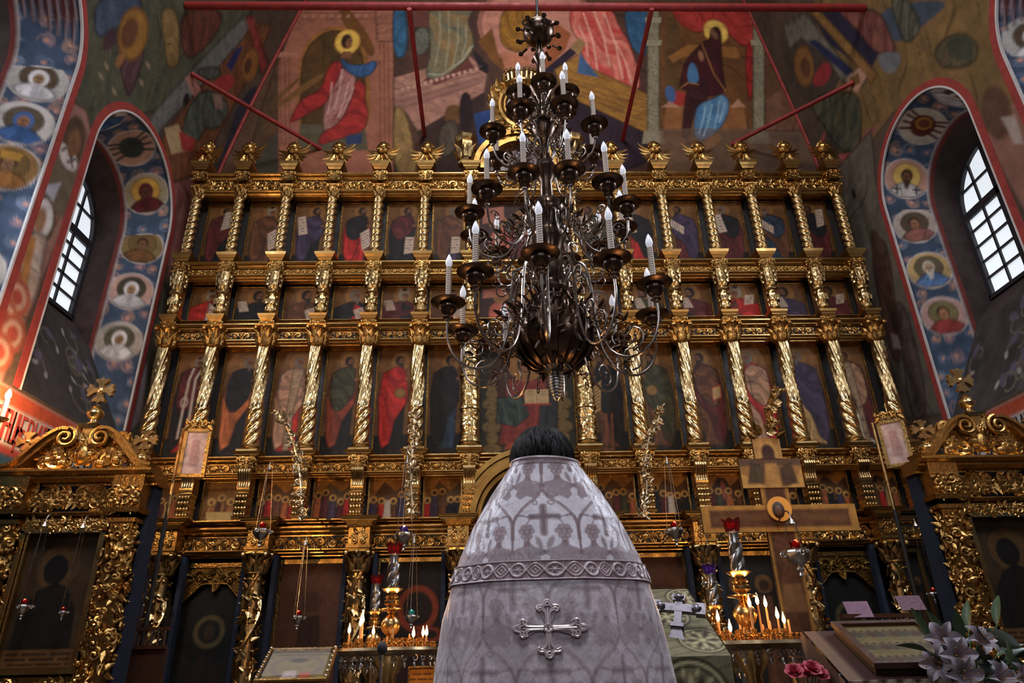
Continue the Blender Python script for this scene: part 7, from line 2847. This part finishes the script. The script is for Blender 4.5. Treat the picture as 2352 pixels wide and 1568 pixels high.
# icon lectern at the right with its framed icon
def red_cloth(p, a, b, front, L):
    p.poly([(-9, -9), (9, -9), (9, 9), (-9, 9)], (44, 15, 13))
    p.speck(.15, 20, 5)
    for e in (a, b):
        p.poly([(e - .055, -1), (e + .055, -1), (e + .055, 9), (e - .055, 9)], (96, 72, 56))
    for k in range(9):
        p.ell((a + (b - a) * (k + .5) / 9, front - .03), (.028, .03), (182, 164, 140))
        p.ell((a + (b - a) * (k + .5) / 9, front - .03), (.016, .018), (96, 84, 62))


t = thing('icon_lectern', 'lectern under a red cloth with pale trim carrying a framed icon', 'lectern', (1.235, 3.10, 0), -.10)
draped_lectern(t, -.30, .27, -.24, .20, 1.03, 1.22, red_cloth, 'brocade')


def rows_icon(p, w, h):
    p.poly([(0, 0), (w, 0), (w, h), (0, h)], (120, 104, 58))
    for j in range(3):
        p.poly([(0, h * (.06 + .31 * j)), (w, h * (.06 + .31 * j)), (w, h * (.2 + .31 * j)), (0, h * (.2 + .31 * j))], (82, 66, 42))
        for i in range(11):
            x = w * (.07 + .086 * i)
            p.ell((x, h * (.21 + .31 * j)), (w * .035, h * .05), (150, 128, 74))
            p.ell((x, h * (.20 + .31 * j)), (w * .022, h * .034), (58, 42, 30))
            p.poly([(x - w * .03, h * (.04 + .31 * j)), (x + w * .03, h * (.04 + .31 * j)), (x + w * .022, h * (.17 + .31 * j)), (x - w * .022, h * (.17 + .31 * j))], [(84, 48, 34), (70, 66, 46), (96, 80, 50)][i % 3])


o = icon('icon', 'framed icon with three rows of small saints lying on the red-draped lectern', None, (0, 0), .36, .40, rows_icon, 4, step=.006, frame=.03, y=0, dep=.035, fm=MT['wood'])
sl = math.atan2(.19, .44)
o.rotation_euler = (sl - PI / 2, 0, -.10)
o.location = (1.235 - .20, 3.10 - .21, 1.03 + .062)


# reliquary case left of the left candle stand
def gospel(p, w, h):
    p.poly([(0, 0), (w, 0), (w, h), (0, h)], (104, 92, 56))
    p.ell((w * .5, h * .72), (w * .16, h * .08), (40, 36, 24))
    p.ell((w * .5, h * .5), (w * .44, h * .42), (92, 76, 66), inner=.8)
    p.poly([(w * .3, h * .05), (w * .55, h * .05), (w * .52, h * .35), (w * .34, h * .35)], (150, 138, 136))
    p.poly([(w * .58, h * .05), (w * .78, h * .05), (w * .74, h * .3), (w * .6, h * .3)], (140, 66, 50))


t = thing('reliquary_case', 'glazed reliquary case with silver corner bosses on a dark stand, lower left', 'reliquary', (-1.80, 5.2, 0), .08)
MB().box((0, .05, .50), (.46, .36, 1.0)).build('stand', MT['dark'], t, smooth=False)
U, V = grid_uv(44, 44, .42, .38)
p = Paint(U, V, (100, 84, 54), .008)
gospel(p, .42, .38)
pic = MB().grid(np.stack([U - .21, V * .9 - .12, 1.04 + V * .45], 1), 44, 44).build('picture', MT['icon'], t, cols=p.C)
fr = MB()
c4 = [(-.23, -.14, 1.045), (.23, -.14, 1.045), (.23, .24, 1.235), (-.23, .24, 1.235)]
for a, b in zip(c4, c4[1:] + c4[:1]):
    fr.tube([a, b], .014, 6)
fr.tube([(-.17, .19, 1.225), (.17, .19, 1.225)], .008, 6)
fr.build('gilt_rim', MT['gold'], t)
bs = MB()
for k in range(7):
    u = k / 6
    for s in (-1, 1):
        bs.ball((s * .225, -.13 + .36 * u, 1.065 + .18 * u), .013, 7, 5)
bs.build('silver_bosses', MT['silver'], t)['kind'] = 'stuff'
gl = MB().add([(-.2, -.12, 1.075), (.2, -.12, 1.075), (.2, .22, 1.245), (-.2, .22, 1.245)], [(0, 1, 2, 3)])
mg, nt, b = new_mat('case_glass')
setin(b, Base_Color=(1, 1, 1, 1), Roughness=.03, Alpha=.10)
gl.build('glass', mg, t, smooth=False)


# balustrades
def balustrade(label, X, Y, w, z0, z1, rz, n):
    t = thing('balustrade', label, 'balustrade', (X, Y, 0), rz, group='wooden choir balustrades')
    MB().box((0, 0, z1), (w, .05, .03)).build('hand_rail', MT['wood'], t, smooth=False)
    MB().box((0, 0, z0), (w, .045, .03)).build('lower_rail', MT['wood'], t, smooth=False)
    MB().box((0, .02, z0 / 2), (w, .03, z0)).build('panel', MT['wood'], t, smooth=False)
    me = MB().lathe([(.008, 0), (.014, .02), (.008, .04), (.013, .08), (.009, .12), (.013, z1 - z0 - .03), (.008, z1 - z0)], 8).mesh('baluster', MT['wood'])
    for k in range(n):
        inst('baluster', me, t, (-w / 2 + w * (k + .5) / n, 0, z0))
    return t


balustrade('dark wooden balustrade with music sheets before the right side door', 2.52, 5.62, .62, 1.24, 1.385, .12, 10)
balustrade('dark wooden balustrade beside the left shrine', -3.55, 6.75, .36, 1.30, 1.45, -.1, 6)


def sheet(label, px, py, Y, rx, rz, mt):
    q = at(px, py, 1, Y)
    m = MB().box((0, 0, 0), (.19, .004, .135))
    o = m.build('music_sheet', mt, loc=tuple(q), smooth=False, rot=(rx, 0, rz))
    return tag(o, label, 'paper', 'music sheets on the balustrade')


MT['paper'] = mat('mauve_paper', srgb(136, 104, 122), .8, vary=.15, vscale=30)
MT['paper2'] = mat('mauve_paper_printed', srgb(116, 88, 98), .8, vary=.35, vscale=60)
sheet('blank pale music sheet propped on the left end of the balustrade', 1971, 1399, 5.6, -.5, -.05, MT['paper'])
sheet('printed pale music sheet propped on the right end of the balustrade', 2091, 1384, 5.7, -.6, -.1, MT['paper2'])

# ------------------------------------------------------------------ flowers
MT['leaf'] = mat('lily_leaf', srgb(66, 92, 62), .35, vary=.4, vscale=12)
MT['leaf_dark'] = mat('dark_leaf', srgb(30, 44, 32), .4, vary=.3)
MT['petal'] = mat('white_petal', srgb(150, 140, 150), .5, vary=.12, vscale=20)
MT['rose'] = mat('pink_rose', srgb(190, 70, 88), .5, vary=.3, vscale=25)
MT['vase'] = mat('dark_vase', srgb(36, 30, 28), .25)


def lily_mesh():
    m = MB()
    for k in range(6):
        a = 2 * PI * k / 6
        d = np.array([math.cos(a), math.sin(a), 0])
        V = []
        s = np.cross(d, (0, 0, 1))
        wd = .021 if k % 2 else .027
        for i in range(8):
            t = i / 7
            c = d * (.008 + .075 * t ** 1.25) + np.array([0, 0, .085 * t - .055 * t ** 3])
            w = wd * math.sin(PI * (.08 + .9 * t)) ** .8
            V += [c - s * w + (0, 0, w * .35), c - (0, 0, w * .15), c + s * w + (0, 0, w * .35)]
        m.grid(np.array(V), 3, 8)
    return m.mesh('petals', MT['petal'])


lily_me = lily_mesh()
st_me = MB()
for k in range(6):
    a = 2 * PI * k / 6 + .3
    st_me.tube([(0, 0, .0), (.02 * math.cos(a), .02 * math.sin(a), .05), (.032 * math.cos(a), .032 * math.sin(a), .075)], .0012, 4).ball((.032 * math.cos(a), .032 * math.sin(a), .076), (.006, .003, .003), 6, 4)
st_me = st_me.mesh('stamens', mat('stamen', srgb(140, 90, 40), .6))


def leaf_mesh(L, W, mt, name='leaf'):
    m = MB()
    V = []
    for i in range(9):
        t = i / 8
        w = W * math.sin(PI * (.03 + .94 * t)) ** .8
        c = np.array([0, -.25 * L * t * t, L * t])
        V += [c + (-w, .25 * w, 0), c + (-w * .5, .05 * w, 0), c, c + (w * .5, .05 * w, 0), c + (w, .25 * w, 0)]
    m.grid(np.array(V), 5, 9)
    return m.mesh(name, mt)


lf_me, lf2_me = leaf_mesh(.12, .020, MT['leaf']), leaf_mesh(.14, .028, MT['leaf_dark'])


def aim_rot(d, spin=0.0):
    return Vector(d).to_track_quat('Z', 'Y').to_euler() if not spin else (Vector(d).to_track_quat('Z', 'Y') @ Matrix.Rotation(spin, 3, 'Z').to_quaternion()).to_euler()


r = random.Random(12)
vz = at(2235, 1560, 1, 2.85)
vt = thing('flower_vase', 'dark vase holding the bouquet of white lilies, lower right corner', 'vase', (vz[0], 2.85, 0))
MB().lathe([(.10, 0), (.11, .04), (.05, .10), (.05, .6), (.09, .72), (.13, .86), (.12, .93), (.10, .95)], 20).build('vase_body', MT['vase'], vt)
bq = thing('lily_bouquet', 'bouquet of white lilies with green buds and leaves, lower right corner', 'flowers', (vz[0], 2.85, .90))
base = np.array([vz[0], 2.85, .90])
for px, py, Y, d in ((2170, 1470, 2.75, (-.5, -.7, .2)), (2195, 1505, 2.7, (-.2, -.9, .1)), (2245, 1480, 2.8, (.2, -.8, .5)), (2205, 1545, 2.65, (-.1, -.9, -.1)), (2285, 1560, 2.7, (.3, -.8, .2)), (2265, 1490, 2.95, (.5, -.4, .6)), (2160, 1525, 2.8, (-.7, -.6, 0)), (2330, 1562, 2.75, (.5, -.8, .1))):
    q = at(px, py, 1, Y)
    loc = q - base
    fo = inst('lily', lily_me, bq, tuple(loc), aim_rot(d), scale=(.8, .8, 1.0))
    inst('stamens', st_me, fo)
    MB().tube(bez([(0, 0, 0), tuple(loc * .5 + np.array([0, 0, .06])), tuple(loc)], 10), .004, 5).build('stalk', MT['leaf'], bq)
for px, py, Y, d in ((2134, 1445, 2.8, (-.15, 0, 1)), (2172, 1448, 2.8, (-.2, 0, 1)), (2214, 1450, 2.85, (-.1, -.1, 1)), (2132, 1472, 2.75, (-1, 0, .45)), (2225, 1425, 2.9, (.1, 0, 1)), (2290, 1482, 2.85, (.8, -.1, .5)), (2310, 1490, 2.85, (1, 0, .6)), (2290, 1410, 2.95, (.2, 0, 1))):
    q = at(px, py + 25, 1, Y)
    loc = q - base
    inst('leaf', lf_me, bq, tuple(loc), aim_rot(d, .4))
    MB().tube(bez([(0, 0, 0), tuple(loc * .5 + np.array([0, 0, .05])), tuple(loc)], 8), .003, 5).build('stalk', MT['leaf'], bq)
for i in range(34):
    a = r.uniform(0, 2 * PI)
    q = np.array([r.uniform(-.16, .22), r.uniform(-.14, .12), r.uniform(.02, .26)])
    inst('leaf', lf2_me if i % 3 else lf_me, bq, tuple(q), aim_rot((math.cos(a), math.sin(a), r.uniform(-.1, 1.0)), a), scale=(r.uniform(.7, 1.2),) * 3)


def rose_mesh():
    m = MB()
    r = random.Random(3)
    for ring, (n, R, h, cup) in enumerate(((3, .008, .03, .1), (4, .016, .032, .25), (5, .024, .030, .5), (6, .031, .024, .9))):
        for k in range(n):
            a = 2 * PI * (k + ring * .37) / n
            d = np.array([math.cos(a), math.sin(a), 0])
            s = np.cross(d, (0, 0, 1))
            V = []
            for i in range(5):
                t = i / 4
                c = d * R * (.35 + .75 * t + cup * .4 * t ** 3) + np.array([0, 0, -.012 + h * (t - cup * .35 * t ** 3)])
                w = R * 1.15 * math.sin(PI * (.15 + .72 * t))
                V += [c - s * w - d * w * .35, c - s * w * .5, c + d * .002, c + s * w * .5, c + s * w - d * w * .35]
            m.grid(np.array(V), 5, 5)
    return m.mesh('petals', MT['rose'])


rose_me = rose_mesh()
rv = at(1850, 1566, 1, 3.05)
vt = thing('flower_pot', 'dark pot holding the pink roses below the crucifix', 'vase', (rv[0], 3.08, 0))
MB().lathe([(.07, 0), (.08, .05), (.05, .12), (.05, .7), (.08, .85), (.075, .93)], 16).build('pot_body', MT['vase'], vt)
rb = thing('rose_bouquet', 'small bunch of pink roses below the crucifix', 'flowers', (rv[0], 3.05, .90))
base = np.array([rv[0], 3.05, .90])
for px, py, dy in ((1824, 1541, 0), (1851, 1540, .03), (1866, 1533, -.02), (1873, 1536, .05), (1884, 1545, .0)):
    q = at(px, py, 1, 3.05 + dy) - base
    f = inst('rose', rose_me, rb, tuple(q), aim_rot((r.uniform(-.3, .3), -.7, .7)), scale=(.85,) * 3)
    MB().tube([(0, 0, 0), tuple(q)], .003, 5).build('stalk', MT['leaf_dark'], rb)
for i in range(12):
    a = r.uniform(0, 2 * PI)
    inst('leaf', lf2_me, rb, (r.uniform(-.06, .06), r.uniform(-.04, .04), r.uniform(.0, .07)), aim_rot((math.cos(a), math.sin(a), .7), a), scale=(.6,) * 3)


# small lit plaque behind the left candle stand, and a slim stand in front of it
def plaque(p, w, h):
    p.poly([(0, 0), (w, 0), (w, h), (0, h)], (214, 140, 52))
    for j in range(7):
        for i in range(12):
            if (i * 5 + j * 3) % 6:
                p.line([(w * (.08 + .07 * i), h * (.1 + .12 * j)), (w * (.08 + .07 * i + .045), h * (.1 + .12 * j))], .009, (96, 52, 22))


pq = at(945, 1568, 1, 4.95)
icon('inscribed_plaque', 'golden plaque with rows of lettering glowing behind the left candle stand', None, (pq[0] - .02, .86), .17, .25, plaque, 5, step=.005, frame=.012, y=4.95, cat='plaque', fm=MT['gold'])
MB().box((pq[0] + .065, 5.02, .43), (.12, .10, .86)).build('plaque_stand', MT['wood'], smooth=False)
tag(bpy.data.objects['plaque_stand'], 'narrow dark wooden post under the golden plaque', 'post')
ms = at(878, 1488, 1, 3.7)
t = thing('slim_stand', 'slim chrome stand with dark round head before the left candle stand', 'stand', (ms[0], 3.7, 0))
MB().lathe([(.12, 0), (.12, .015), (.012, .03), (.010, .6), (.008, ms[2] - .03)], 14).build('pole', MT['silver'], t)
MB().ball((0, 0, ms[2]), (.026, .026, .032), 14, 10).build('round_head', MT['iron'], t)
